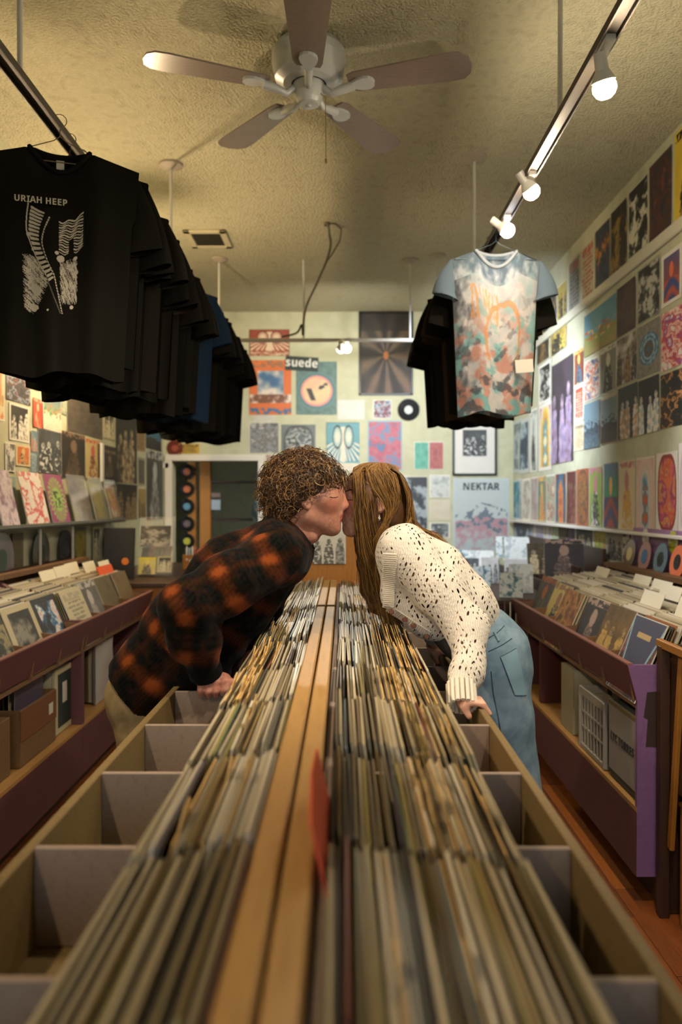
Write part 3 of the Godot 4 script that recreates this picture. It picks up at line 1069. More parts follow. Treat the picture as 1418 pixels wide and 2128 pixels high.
	# white header cards sticking up among the records
	var hz := [[2.98, 0.30], [3.2, 0.46], [3.5, 0.44], [3.75, 0.50], [4.05, 0.52], [4.55, 0.48], [3.35, 0.30]] if right else [[4.4, 0.40], [4.62, 0.40], [4.85, 0.42], [5.0, 0.36], [5.12, 0.30], [3.5, 0.42]]
	hz.sort_custom(func(p, q): return p[0] < q[0])
	for k in hz.size():
		var bs := Basis(Vector3.UP, -PI / 2 * s) * Basis(Vector3.RIGHT, -0.36)
		var top: Vector3 = V.call(hz[k][1], 1.112 + rr(0, 0.012), hz[k][0])
		var o := single("header_card", cover("header%d" % (k % 6), "#cfc8ae", 0.22, 0.002, 0.3), atlas_m, "cream lettered header card, %s from the shop window in the %s" % [nth(k + 1), "bins beside the woman" if right else "bins behind the man"], "header card", "header cards in the wall bins", top - bs.y * 0.15)
		o.basis = bs
	if right: return
	var o2 := single("record", cover("cov_box", "#d8542a", 0.30, 0.006, 0.30), mat("orange card stock", "#d0511f", 0.6), "bright orange record cover at the far end of the wall bins", "record", "", V.call(0.20, 0.955, 5.0))
	o2.basis = Basis(Vector3.UP, PI / 2) * Basis(Vector3.RIGHT, -0.4)

func lettering(text: String, h: float, mt: Material, parent: Node, at: Vector3, called := "lettering", bold := 1.0) -> MeshInstance3D:
	var tm := TextMesh.new()
	tm.text = text
	var f := SystemFont.new()
	f.font_names = PackedStringArray(["Droid Sans"])
	f.font_weight = 700
	tm.font = f
	tm.font_size = 48
	tm.pixel_size = h / 36.0
	tm.depth = 0.0012
	tm.curve_step = 2.0
	var o := part(called, tm, mt, parent, at)
	return o

func make_posters() -> void:
	for k in POSTERS.size():
		var p: Array = POSTERS[k]
		var z: float = p[1]
		var off := 0.0006 + 0.0007 * (k % 5)
		var o := single("poster", sheet(p[3], p[4], p[5], 0.0022), atlas_m, p[6], "poster")
		if p[0] == "R":
			z = minf(z, ZB - p[3] / 2 - 0.02)
			o.position = P(WR - off, p[2], z)
			o.rotation.y = -PI / 2
		elif p[0] == "L":
			z = minf(z, ZB - p[3] / 2 - 0.02)
			o.position = P(WL + off, p[2], z)
			o.rotation.y = PI / 2
		else:
			o.position = P(p[1], p[2], ZB - off)
		o.rotation.z = 0.0
		if p[5] == "b4":
			var m := MB.new()
			for s in [-1, 1]:
				m.cbox(Vector3(s * (p[3] / 2 + 0.008), 0, 0.008), Vector3(0.022, p[4] + 0.038, 0.02), 0.003)
				m.cbox(Vector3(0, s * (p[4] / 2 + 0.008), 0.008), Vector3(p[3] + 0.038, 0.022, 0.02), 0.003)
			part("frame", m, mat("black frame", "#0e0d0c", 0.4), o)
		if p[5] == "b14":
			lettering("NEKTAR", 0.075, mat("dark print", "#23282c", 0.7), o, Vector3(0, 0.29, 0.006))
		if p[5] == "b3":
			var cd := single("title_card", sheet(0.336, 0.145, "white", 0.002), mat("dark teal card", "#1c2a28", 0.6), "dark card with big white lettering tilted over the teal circle poster", "sign", "", P(-0.425, 2.922, ZB - 0.012))
			cd.rotation.z = -0.06
			lettering("suede", 0.088, mat("white print", "#c8c8c0", 0.6), cd, Vector3(0, 0.008, 0.007))
	# framed photograph
	var fx := (986.0 - 714.0) * ZB / 1620.0
	var f := thing("framed_photograph", "grey photograph in a wide white mat and black frame on the back wall", "picture", P(fx, CAM + (1047.0 - 930.0) * ZB / 1620.0, ZB - 0.002))
	var m := MB.new()
	for s in [-1, 1]:
		m.cbox(Vector3(s * 0.216, 0, 0.012), Vector3(0.02, 0.57, 0.024), 0.003)
		m.cbox(Vector3(0, s * 0.277, 0.012), Vector3(0.45, 0.02, 0.024), 0.003)
	part("frame", m, mat("dark green frame", "#15201a", 0.4), f)
	m = MB.new()
	m.box(Vector3(0, 0, 0.006), Vector3(0.42, 0.54, 0.006))
	part("mat_board", m, mat("mat board", "#c6c4be", 0.8), f)
	part("print", sheet(0.245, 0.27, "a17", 0.0005), atlas_m, f, Vector3(0, 0.045, 0.010))
	# framed picture leaning on the other wall
	f = thing("framed_picture", "dark picture in a white wooden frame between wall posters", "picture", P(WL + 0.003, 1.80, 6.06))
	f.rotation.y = PI / 2
	m = MB.new()
	m.box(Vector3(0, 0, 0.012), Vector3(0.44, 0.28, 0.012))
	part("backing", m, mat("dark wood backing", "#241c14", 0.6), f)
	part("print", sheet(0.30, 0.20, "a18", 0.0005), atlas_m, f, Vector3(0.02, 0, 0.019))
	m = MB.new()
	m.cbox(Vector3(-0.19, 0, 0.02), Vector3(0.05, 0.29, 0.03), 0.004)
	part("frame_edge", m, mat("white frame edge", "#b8b8b4", 0.5), f)
	# yellow disc sign over the door and a record on the back wall
	disc_thing(P(-1.73, 2.06, ZB - 0.004), 0.085, Basis(Vector3.RIGHT, PI / 2), "#5a1e14", "#8a3a20", "small dark red record hung above the door", 0.4)
	disc_thing(P(0.665, 2.45, ZB - 0.024), 0.112, Basis(Vector3.RIGHT, PI / 2 + 0.16), "#121314", "#b8bcbc", "black record with a pale label on the back wall", 0.38)

# a vinyl record: parts vinyl and label; basis turns its axis (y) to where it faces
func disc_thing(at: Vector3, r: float, bs: Basis, vinyl: String, label: String, words: String, lr := 0.34, group := "") -> Node3D:
	var o := thing("vinyl_record", words, "vinyl record", at, group)
	o.basis = bs
	var m := MB.new()
	m.lathe([Vector2(0.004, 0.0018), Vector2(r * lr, 0.0018), Vector2(r * lr + 0.002, 0.0014), Vector2(r * 0.7, 0.0016), Vector2(r * 0.71, 0.0013), Vector2(r * 0.985, 0.0016), Vector2(r, 0.0008), Vector2(r * 0.985, 0.0), Vector2(0.004, 0.0)], Transform3D(), 36)
	var vy := part("vinyl", m, mat("vinyl " + vinyl, vinyl, 0.2), o)
	m = MB.new()
	m.lathe([Vector2(0.004, 0.0018), Vector2(0.004, 0.0024), Vector2(r * lr, 0.0024), Vector2(r * lr, 0.0018)], Transform3D(), 28)
	part("label", m, mat("label " + label, label, 0.6), vy)
	return o

# ------------------------------------------------------------------ shelf of covers on one wall, rows of discs on the walls
func make_shelves() -> void:
	var acr := mat("clear acrylic", "#ffffff", 0.08)
	acr.albedo_color = Color(0.9, 0.92, 0.9, 0.05)
	acr.transparency = BaseMaterial3D.TRANSPARENCY_ALPHA
	var y := CAM - 0.125
	var s := thing("wall_shelf", "thin dark shelf holding upright record covers on the wall", "shelf", P(WL, y, 4.9))
	var m := MB.new()
	m.cbox(Vector3(0.07, -0.008, 0), Vector3(0.14, 0.014, 2.4), 0.002)
	part("board", m, mat("dark shelf", "#1c1a16", 0.5), s)
	m = MB.new()
	m.cbox(Vector3(0.137, 0.004, 0), Vector3(0.006, 0.022, 2.4), 0.001)
	part("lip", m, mat("shelf lip", "#5a5a52", 0.3), s)
	for z in [4.42, 4.95, 5.75]:
		m = MB.new()
		m.cbox(Vector3(0.125, -0.12, -(z - 4.9)), Vector3(0.012, 0.21, 0.012), 0.002)
		part("post", m, mat("shelf post", "#8e8e86", 0.4), s)
	# covers standing on it
	for c in [["s1", 4.06, 0.21, 0.31, "lavender white cover at the near end of the wall shelf"], ["s2", 4.43, 0.312, 0.312, "white cover with a red splash standing on the wall shelf"], ["s3", 4.79, 0.30, 0.312, "pink and green starburst cover standing on the wall shelf"], ["s4", 5.20, 0.34, 0.30, "brown cover in a glossy sleeve standing on the wall shelf"], ["s5", 5.60, 0.28, 0.30, "olive yellow cover in a glossy sleeve standing on the wall shelf"], ["s6", 5.95, 0.26, 0.29, "yellow and red cover in a glossy sleeve standing on the wall shelf"]]:
		var o := single("record_cover", cover(c[0], "#a8a498", c[2], 0.005, c[3]), atlas_m, c[4], "record cover", "", P(WL + 0.085, y + c[3] / 2 * cos(0.22), c[1]))
		o.basis = Basis(Vector3.UP, PI / 2) * Basis(Vector3.RIGHT, -0.22)
		if c[1] > 5.0:
			m = MB.new()
			m.box(Vector3(0, 0.008, 0.007), Vector3(c[2] + 0.02, c[3] + 0.03, 0.001))
			part("plastic_sleeve", m, acr, o)
	# coloured discs hung under the shelf
	for d in [[4.14, 0.15, "#6a6068", "#4a5a52", "dull lavender disc below the wall shelf"], [4.68, 0.135, "#0c0d0a", "#171813", "black disc below the wall shelf"], [5.10, 0.13, "#15101a", "#1f1a22", "violet black disc below the wall shelf"], [6.05, 0.12, "#241410", "#3a2018", "dark red disc below the wall shelf"]]:
		disc_thing(P(WL + 0.03, y - 0.175, d[1 - 1]), d[1], Basis(Vector3(0, 0, 1), -PI / 2), d[2], d[3], d[4], 0.4)
	for c in [["cov_olive", 4.38, 0.15, "#2a2410", "small dark cover between two discs below the wall shelf"], ["s5", 5.42, 0.25, "#5a5010", "mustard yellow cover below the wall shelf"], ["a9", 5.78, 0.18, "#3a3a2a", "dim green picture below the wall shelf"]]:
		var o := single("record_cover", cover(c[0], c[3], c[2], 0.004, 0.25), atlas_m, c[4], "record cover", "", P(WL + 0.012, y - 0.165, c[1]))
		o.basis = Basis(Vector3.UP, PI / 2)
	# coloured singles on a lilac board on the facing wall
	var b := thing("display_board", "lilac backing board behind the coloured singles", "board", P(WR - 0.004, 1.23, 4.05))
	m = MB.new()
	m.cbox(Vector3(-0.006, 0, 0), Vector3(0.012, 0.24, 1.2), 0.002)
	part("panel", m, mat("lilac board", "#8c6a90", 0.6), b)
	var cols := [[4.60, "#5a3a14", "#c8bc80", "brown single with a cream label on the lilac board"], [4.37, "#7a1c18", "#3a6a9a", "red single with a blue label on the lilac board"], [4.15, "#164468", "#16181a", "blue single with a black label on the lilac board"], [3.94, "#c8521c", "#161412", "orange single with a black label on the lilac board"], [3.74, "#2a6a3a", "#c8c0a0", "green single with a cream label on the lilac board"]]
	for d in cols:
		disc_thing(P(WR - 0.055, 1.195, d[0]), 0.088, Basis(Vector3(0, 0, 1), PI / 2 - 0.18) , d[1], d[2], d[3], 0.46)
	disc_thing(P(WR - 0.022, 1.30, 4.44), 0.05, Basis(Vector3(0, 0, 1), PI / 2), "#b8b0a4", "#c8c0b4", "small white disc near the top of the lilac board", 0.5)
	disc_thing(P(WR - 0.022, 1.29, 4.07), 0.06, Basis(Vector3(0, 0, 1), PI / 2), "#98981c", "#a8a830", "small yellow green disc near the top of the lilac board", 0.5)

# ------------------------------------------------------------------ track lights
func make_tracks() -> void:
	var metal := mat("track aluminium", "#4c453c", 0.5, 0.5)
	var pale := mat("track white", "#a8a090", 0.4)
	var rodm := mat("white rod", "#b9b7b0", 0.4)
	var Y := CAM + 1.317
	var zx := 6.29
	for t in [[-1.0, -0.6, zx, metal, "dark metal lighting track above the black shirts"], [0.743, -0.6, zx, metal, "dark metal lighting track above the tie dye shirt"]]:
		var o := thing("lighting_track", t[4], "light track", P(t[0], Y, 0))
		var m := MB.new()
		m.cbox(P(0, 0, (t[1] + t[2]) / 2), Vector3(0.036, 0.02, t[2] - t[1]), 0.003)
		part("channel", m, t[3], o)
		for x in [-0.021, 0.021]:
			m = MB.new()
			m.cbox(P(x, -0.008, (t[1] + t[2]) / 2), Vector3(0.006, 0.026, t[2] - t[1]), 0.001)
			part("flange", m, t[3], o)
	var cb := thing("lighting_track", "pale lighting track crossing the shop near the back wall", "light track", P(-0.128, Y, zx))
	var m2 := MB.new()
	m2.cbox(Vector3.ZERO, Vector3(1.70, 0.026, 0.034), 0.003)
	part("channel", m2, pale, cb)
	# rods up to the ceiling, each with its rose
	for r in [[-1.0, 2.12, "first before the printed shirt"], [-1.0, 2.42, "right before the printed shirt"], [-1.0, 4.53, "halfway along the black shirts"], [-1.0, 6.28, "past the last black shirt"], [0.743, 2.69, "before the tie dye shirt"], [0.743, 4.44, "just behind the tie dye shirt"], [0.742, 6.19, "behind the dark shirts"], [0.538, 6.30, "in front of the framed ray print"], [-0.32, 6.30, "wrapped by the grey cable"]]:
		var o := thing("track_rod", "white rod hanging the lighting track, " + r[2], "rod", P(r[0], Y, r[1]), "rods holding up the lighting tracks")
		var m := MB.new()
		m.tube(PackedVector3Array([Vector3(0, 0.01, 0), Vector3(0, CEIL - Y, 0)]), 0.0085, -1, 10)
		part("rod", m, rodm, o)
		if r[0] > -0.5 and r[0] < 0.6 and r[0] < 0.0: continue
		m = MB.new()
		m.lathe([Vector2(0.012, -0.03), Vector2(0.03, -0.028), Vector2(0.068, -0.012), Vector2(0.07, 0.0)], Transform3D(Basis(), Vector3(0, CEIL - Y, 0)), 24)
		part("ceiling_rose", m, mat("rose paint", "#93897a", 0.6), o)
	# lamps on the right track: white holder, arm, socket and bare flood bulb
	for b in LAMPS: lamp(b[0], b[1], b[2], b[3], b[4], b[5])
	# tape wrapped on the track, hanging cable
	var cab := MB.new()
	var cp := PackedVector3Array()
	var c := Curve3D.new()
	for q in [P(-0.115, CEIL, 5.47), P(-0.10, CEIL - 0.06, 5.5), P(-0.10, CEIL - 0.16, 5.6), P(-0.2, CEIL - 0.3, 5.9), P(-0.30, CEIL - 0.42, 6.2), P(-0.325, CEIL - 0.6, 6.28), P(-0.335, Y + 0.12, 6.28), P(-0.38, Y + 0.06, 6.3), P(-0.5, Y + 0.03, 6.3)]: c.add_point(q)
	for k in c.point_count:
		var d := (c.get_point_position(mini(k + 1, c.point_count - 1)) - c.get_point_position(maxi(k - 1, 0))) * 0.22
		c.set_point_in(k, -d); c.set_point_out(k, d)
	cp = c.tessellate(4, 3)
	cab.tube(cp, 0.009, -1, 7)
	var wl := c.get_point_position(0)
	var co := thing("power_cable", "grey cable looping from the ceiling to the crossing track", "cable")
	part("cable", cab, mat("cable sheath", "#5d5a44", 0.6), co)
	var lp := MB.new()
	lp.tube(PackedVector3Array([wl + Vector3(0.01, -0.002, 0), wl + Vector3(0.06, -0.004, -0.01), wl + Vector3(0.10, -0.02, -0.07), wl + Vector3(0.09, -0.07, -0.16), wl + Vector3(0.03, -0.16, -0.2), wl + Vector3(0.0, -0.2, -0.2)]), 0.006, -1, 6)
	part("loop", lp, mat("cable sheath", "#5d5a44", 0.6), co)
	lp = MB.new()
	lp.lathe([Vector2(0.02, -0.02), Vector2(0.024, -0.012), Vector2(0.024, 0)], Transform3D(Basis(), wl), 12)
	part("ceiling_grommet", lp, mat("cable sheath", "#5d5a44", 0.6), co)

# a track head: adapter, arm, socket, reflector bulb with a light just before its face
func lamp(at: Vector3, aim: Vector3, colour: String, power: float, cone: float, words: String) -> void:
	var o := thing("track_light", words, "lamp", at)
	var dir := (aim - at).normalized()
	var up := Vector3(at.x, CAM + 1.317, at.z) - at
	var whitep := mat("lamp white", "#c8c6c0", 0.4)
	var m := MB.new()
	m.cbox(up + Vector3(0, -0.012, 0.02), Vector3(0.034, 0.034, 0.075), 0.004)
	part("adapter", m, whitep, o)
	m = MB.new()
	m.tube(PackedVector3Array([up + Vector3(0, -0.02, 0), up * 0.55 - dir * 0.03, -dir * 0.05]), 0.006, -1, 8)
	part("arm", m, whitep, o)
	var bs := Basis(Quaternion(Vector3.UP, dir))
	m = MB.new()
	m.lathe([Vector2(0.0, -0.075), Vector2(0.017, -0.075), Vector2(0.019, -0.03), Vector2(0.030, -0.01), Vector2(0.034, 0.0), Vector2(0.030, 0.0)], Transform3D(bs, Vector3.ZERO), 20)
	var sk := part("socket", m, whitep, o)
	m = MB.new()
	m.lathe([Vector2(0.027, -0.006), Vector2(0.034, 0.01), Vector2(0.034, 0.024), Vector2(0.026, 0.038), Vector2(0.014, 0.046), Vector2(0.0, 0.048)], Transform3D(bs, Vector3.ZERO), 20)
	var glow := mat("bulb glow " + colour, colour, 0.3)
	glow.emission_enabled = true
	glow.emission = Color(colour)
	glow.emission_energy_multiplier = BULB_GLOW
	part("bulb", m, glow, sk)
	if cone > 85.0: light_omni(at + dir * 0.07, colour, power, 0.03)
	else: light_spot(at + dir * 0.06, aim, colour, power, cone, 0.03)

# ------------------------------------------------------------------ ceiling fan
func make_fan() -> void:
	var o := thing("ceiling_fan", "white ceiling fan with five brown blades", "fan", P(-0.148, CAM + 1.765, 3.36))
	var white := mat("fan enamel", "#aaaeae", 0.3)
	white.clearcoat_enabled = true
	var top := CEIL - CAM - 1.765
	var m := MB.new()
	m.lathe([Vector2(0.0, top), Vector2(0.10, top), Vector2(0.14, top - 0.012), Vector2(0.158, top - 0.04), Vector2(0.16, top - 0.075), Vector2(0.145, 0.055), Vector2(0.11, 0.035), Vector2(0.075, 0.03)], Transform3D(), 40)
	part("motor_housing", m, white, o)
	m = MB.new()
	m.lathe([Vector2(0.055, 0.035), Vector2(0.068, 0.03), Vector2(0.068, 0.012), Vector2(0.064, -0.008), Vector2(0.056, -0.035), Vector2(0.046, -0.052), Vector2(0.04, -0.056), Vector2(0.0, -0.058)], Transform3D(), 30)
	part("switch_housing", m, white, o)
	m = MB.new()
	m.lathe([Vector2(0.012, -0.057), Vector2(0.010, -0.064), Vector2(0.0, -0.066)], Transform3D(), 12)
	part("finial", m, white, o)
	m = MB.new()
	m.tube(PackedVector3Array([Vector3(0.05, -0.02, 0.03), Vector3(0.072, -0.04, 0.03), Vector3(0.073, -0.30, 0.03)]), 0.0016, -1, 5)
	m.lathe([Vector2(0.0, -0.32), Vector2(0.005, -0.315), Vector2(0.005, -0.30), Vector2(0.0, -0.295)], Transform3D(Basis(), Vector3(0.073, 0, 0.03)), 10)
	part("pull_chain", m, mat("brass chain", "#8a7448", 0.35, 0.8), o)
	var blade := grainy("fan blade veneer", ["#6b5f57", "#7a6d65", "#72665d"], 0.03, Vector3(1.5, 8, 8), 0.26)
	for k in 5:
		# the first blade points towards the shop window
		var bs := Basis(Vector3.UP, -PI / 2 + deg_to_rad(72.0 * k + 2.0))
		var pitch := bs * Basis(Vector3.RIGHT, -0.12)
		var poly := PackedVector2Array([Vector2(0.18, -0.048), Vector2(0.21, -0.058), Vector2(0.60, -0.086), Vector2(0.655, -0.08), Vector2(0.685, -0.05), Vector2(0.694, 0.0), Vector2(0.685, 0.05), Vector2(0.655, 0.08), Vector2(0.60, 0.086), Vector2(0.21, 0.064), Vector2(0.18, 0.05)])
		m = MB.new()
		m.prism(poly, 0.007, Transform3D(pitch * Basis(Vector3.RIGHT, PI / 2), Vector3(0, 0.012, 0)))
		var bl := part("blade", m, blade, o)
		# curved white blade iron with a leaf shaped plate
		m = MB.new()
		m.tube(PackedVector3Array([bs * Vector3(0.06, 0.012, 0), bs * Vector3(0.10, -0.022, 0), bs * Vector3(0.14, -0.012, 0), bs * Vector3(0.20, -0.002, 0)]), 0.014, 0.02, 10)
		var leaf := PackedVector2Array()
		for q in 14:
			var t := TAU * q / 14.0
			leaf.append(Vector2(0.235 + 0.055 * cos(t), 0.036 * sin(t) * (1.0 + 0.35 * cos(t))))
		m.prism(leaf, 0.012, Transform3D(pitch * Basis(Vector3.RIGHT, PI / 2), Vector3(0, 0.002, 0)))
		part("blade_iron", m, white, bl)

# ------------------------------------------------------------------ shirts on hangers
# one shirt hanging in its own xy plane, facing +z, shoulder line at y = 0
func shirt(o: Node3D, w: float, h: float, mt: Material, seed_: int, sleeve := 0.2, collar_mt: Material = null, front_uv := Rect2(0, 0, 1, 1)) -> void:
	var r := RandomNumberGenerator.new()
	r.seed = seed_
	var f1 := r.randf_range(2.0, 3.5)
	var ph := r.randf_range(0, 6.0)
	var top := func(x: float, front: bool) -> float:
		var ax := absf(x)
		var y := -0.30 * maxf(ax - 0.085, 0.0) * 1.1
		if ax < 0.1:
			var q := 1.0 - (ax / 0.1) * (ax / 0.1)
			y -= (0.085 if front else 0.022) * q
		return y
	var half := func(y: float) -> float: return lerpf(w * 0.5, w * 0.42, clampf(-y / h, 0, 1)) if y < -0.2 else lerpf(w * 0.5, w * 0.5 + 0.015, clampf((y + 0.2) / 0.2, 0, 1))
	var body := MB.new()
	for front in [true, false]:
		var g := func(u: float, v: float) -> Vector3:
			var xn := (u - 0.5) * 2.0
			var hw: float = half.call(lerpf(-h, 0.0, v))
			var x := xn * hw
			var y := lerpf(-h + 0.012 * sin(u * 9.0 + ph), top.call(x, front), v)
			var th := 0.055 * (1.0 - pow(absf(xn), 3.0)) * (1.0 - pow(v, 6.0)) + 0.006
			var fold := (0.022 * sin(xn * 3.14159 * f1 + ph) + 0.011 * sin(xn * 9.0 + ph * 2.0 + y * 3.0)) * (1.0 - v) * (1.0 - pow(absf(xn), 6.0))
			return Vector3(x, y, (th if front else -th) + fold + 0.03 * xn * xn * sin(ph))
		body.grid(28, 22, g, front_uv, not front)
	part("body", body, mt, o)
	# sleeves: flattened tubes falling from the shoulder ends
	for s in [-1.0, 1.0]:
		var sl := MB.new()
		var x0: float = half.call(0.0)
		var y0: float = top.call(x0, false)
		var S0 := Vector2(x0 - 0.012, y0 + 0.004)
		var E0 := Vector2(x0 + 0.07, y0 - 0.07 - sleeve)
		var S1 := Vector2(x0 - 0.03, y0 - 0.19)
		var E1 := Vector2(x0 - 0.05, y0 - 0.10 - sleeve)
		sl.grid(16, 7, func(u: float, v: float) -> Vector3:
			var a := u * TAU
			var O := S0.lerp(E0, v) + Vector2(0.02, 0.012) * sin(v * PI * 0.8)
			var I := S1.lerp(E1, v)
			var q := (O + I) * 0.5 + (O - I) * 0.5 * cos(a)
			return Vector3(s * q.x, q.y, sin(a) * lerpf(0.012, 0.03, v) + 0.008 * sin(a * 2.0 + ph) * v)
		, Rect2(0, 0, 0.02, 0.02), s < 0)
		part("sleeve", sl, mt, o)
	var cl := MB.new()
	var pts := PackedVector3Array()
	for q in 21:
		var a := PI * q / 20.0
		var x := -0.098 * cos(a)
		pts.append(Vector3(x, top.call(x, true) - 0.001, 0.014))
	for q in range(1, 20):
		var a := PI * q / 20.0
		var x := 0.098 * cos(a)
		pts.append(Vector3(x, top.call(x, false) - 0.001, -0.014))
	pts.append(pts[0])
	cl.tube(pts, 0.009, -1, 6)
	part("collar", cl, collar_mt if collar_mt else mt, o)

func hanger(at: Vector3, turn: float, colour: String, words: String, rail_dy: float) -> void:
	var o := thing("wire_hanger", words, "hanger", at, "wire hangers on the lighting tracks")
	o.rotation.y = turn
	var m := MB.new()
	m.tube(PackedVector3Array([Vector3(-0.2, -0.045, 0), Vector3(-0.02, 0.028, 0), Vector3(0, 0.045, 0), Vector3(0.02, 0.028, 0), Vector3(0.2, -0.045, 0), Vector3(-0.2, -0.045, 0)]), 0.0019, -1, 5)
	part("frame", m, mat("hanger wire " + colour, colour, 0.35, 0.6), o)
	m = MB.new()
	var pts := PackedVector3Array([Vector3(0, 0.04, 0)])
	for q in 9:
		var a := -PI / 2 + PI * 1.35 * q / 8.0
		pts.append(Vector3(0.022 * cos(a), rail_dy - 0.012 + 0.026 + 0.022 * sin(a), 0))
	m.tube(pts, 0.0019, -1, 5)
	part("hook", m, mat("hanger wire " + colour, colour, 0.35, 0.6), o)

func make_shirts() -> void:
	var railY := CAM + 1.317
	var cloth := []
	for c in ["#100f0c", "#14120f", "#0e0f0d", "#181511"]:
		cloth.append(grainy("black jersey " + c, [c, Color(c).lightened(0.03).to_html(false), c], 0.06, Vector3.ONE * 6, 0.95))
	var brown := grainy("charcoal brown jersey", ["#2c241c", "#352c23", "#2e261e"], 0.06, Vector3.ONE * 6, 0.95)
	var blue := grainy("navy jersey", ["#1b2a3a", "#22334a", "#1e2e40"], 0.06, Vector3.ONE * 6, 0.95)
	# printed front shirt
	var print_m := mat("printed jersey", "#ffffff", 0.95)
	print_m.albedo_texture = ImageTexture.create_from_image(shirt_print())
	var ys := railY - 0.085
	var first := thing("t_shirt", "black t-shirt with a white skeletal print and lettering, first on its track", "t-shirt", P(-0.985, ys, 2.72), "t-shirts hanging along the lighting track above the man")
	first.rotation.y = 0.3
	shirt(first, 0.50, 0.79, print_m, 11, 0.19, cloth[0])
	var ink := mat("shirt ink", "#b9b0a0", 0.9)
	var let := lettering("URIAH HEEP", 0.022, ink, first, Vector3(-0.058, -0.212, 0.079))
	let.rotation.x = -0.03
	for q in cloth + [brown, blue, print_m]: q.metallic_specular = 0.2
	var tg := MB.new()
	tg.box(Vector3(0.0, -0.055, -0.004), Vector3(0.026, 0.034, 0.001))
	var tgo := part("neck_label", tg, mat("white label", "#b8b4a8", 0.8), first)
	tgo.set_meta("label", "white woven neck label")
	hanger(P(-0.985, ys, 2.72), 0.3, "#8a7a58", "wire hanger holding the printed shirt", railY - ys)
	var z := 2.86
	var k := 0
	while z < 5.95:
		var mt: Material = cloth[k % 4]
		var words := "plain black t-shirt, %s in the row behind the printed shirt" % nth(k + 1)
		if absf(z - 3.62) < 0.07:
			mt = brown; words = "charcoal brown t-shirt in the row hanging above the man"
		elif absf(z - 4.40) < 0.07:
			mt = blue; words = "navy blue t-shirt in the row hanging above the man"
		var o := thing("t_shirt", words, "t-shirt", P(-1.0 + rr(-0.02, 0.02), ys - 0.004, z), "t-shirts hanging along the lighting track above the man")
		o.rotation.y = rr(-0.1, 0.25)
		shirt(o, 0.48 + rr(-0.02, 0.03), 0.76 + rr(-0.03, 0.05), mt, 20 + k, 0.20 + rr(-0.02, 0.03))
		hanger(P(-1.0, ys, z), o.rotation.y, "#3a3228", "dark wire hanger of the %s shirt behind the printed shirt" % nth(k + 1), railY - ys)
		z += 0.128
		k += 1
	# tie dye shirt and those behind it
	var dye := mat("tie dyed jersey", "#ffffff", 0.9)
	dye.albedo_texture = ImageTexture.create_from_image(tie_dye())
	var ty := CAM + (1047.0 - 522.0) * 3.81 / 1620.0
	var td := thing("t_shirt", "white blue and orange tie dye shirt hanging under the lamps", "t-shirt", P(0.743, ty, 3.81), "t-shirts hanging along the lighting track above the woman")
	td.rotation.y = 0.05
	shirt(td, 0.43, 0.80, dye, 5, 0.10, grainy("blue grey rib", ["#8a96a0", "#a8aeb2", "#7d8c98"], 0.05, Vector3.ONE * 8, 0.9))
	var tag_o := single("price_tag", sheet(0.085, 0.062, "white", 0.001), mat("white card", "#d0ccc4", 0.7), "white paper price tag pinned to the tie dye shirt", "tag", "", P(0.86, ty - 0.58, 3.715))
	tag_o.rotation.z = 0.08
	hanger(P(0.743, ty, 3.81), 0.05, "#5a6a70", "wire hanger holding the tie dye shirt", railY - ty)
	z = 3.96
	k = 0
	while z < 5.15:
		var mt: Material = cloth[(k + 1) % 4]
		var words := "plain black t-shirt, %s in the row behind the tie dye shirt" % nth(k + 1)
		if k in [2, 3]:
			mt = brown; words = "charcoal brown t-shirt, %s in the row behind the tie dye shirt" % nth(k + 1)
		var o := thing("t_shirt", words, "t-shirt", P(0.743 + rr(-0.02, 0.02), railY - 0.09, z), "t-shirts hanging along the lighting track above the woman")
		o.rotation.y = rr(-0.2, 0.1)
		shirt(o, 0.47 + rr(-0.02, 0.03), 0.74 + rr(-0.03, 0.05), mt, 60 + k, 0.2)
		hanger(P(0.743, railY - 0.088, z), o.rotation.y, "#3a3228", "dark wire hanger of the %s shirt behind the tie dye shirt" % nth(k + 1), 0.088)
		z += 0.14
		k += 1

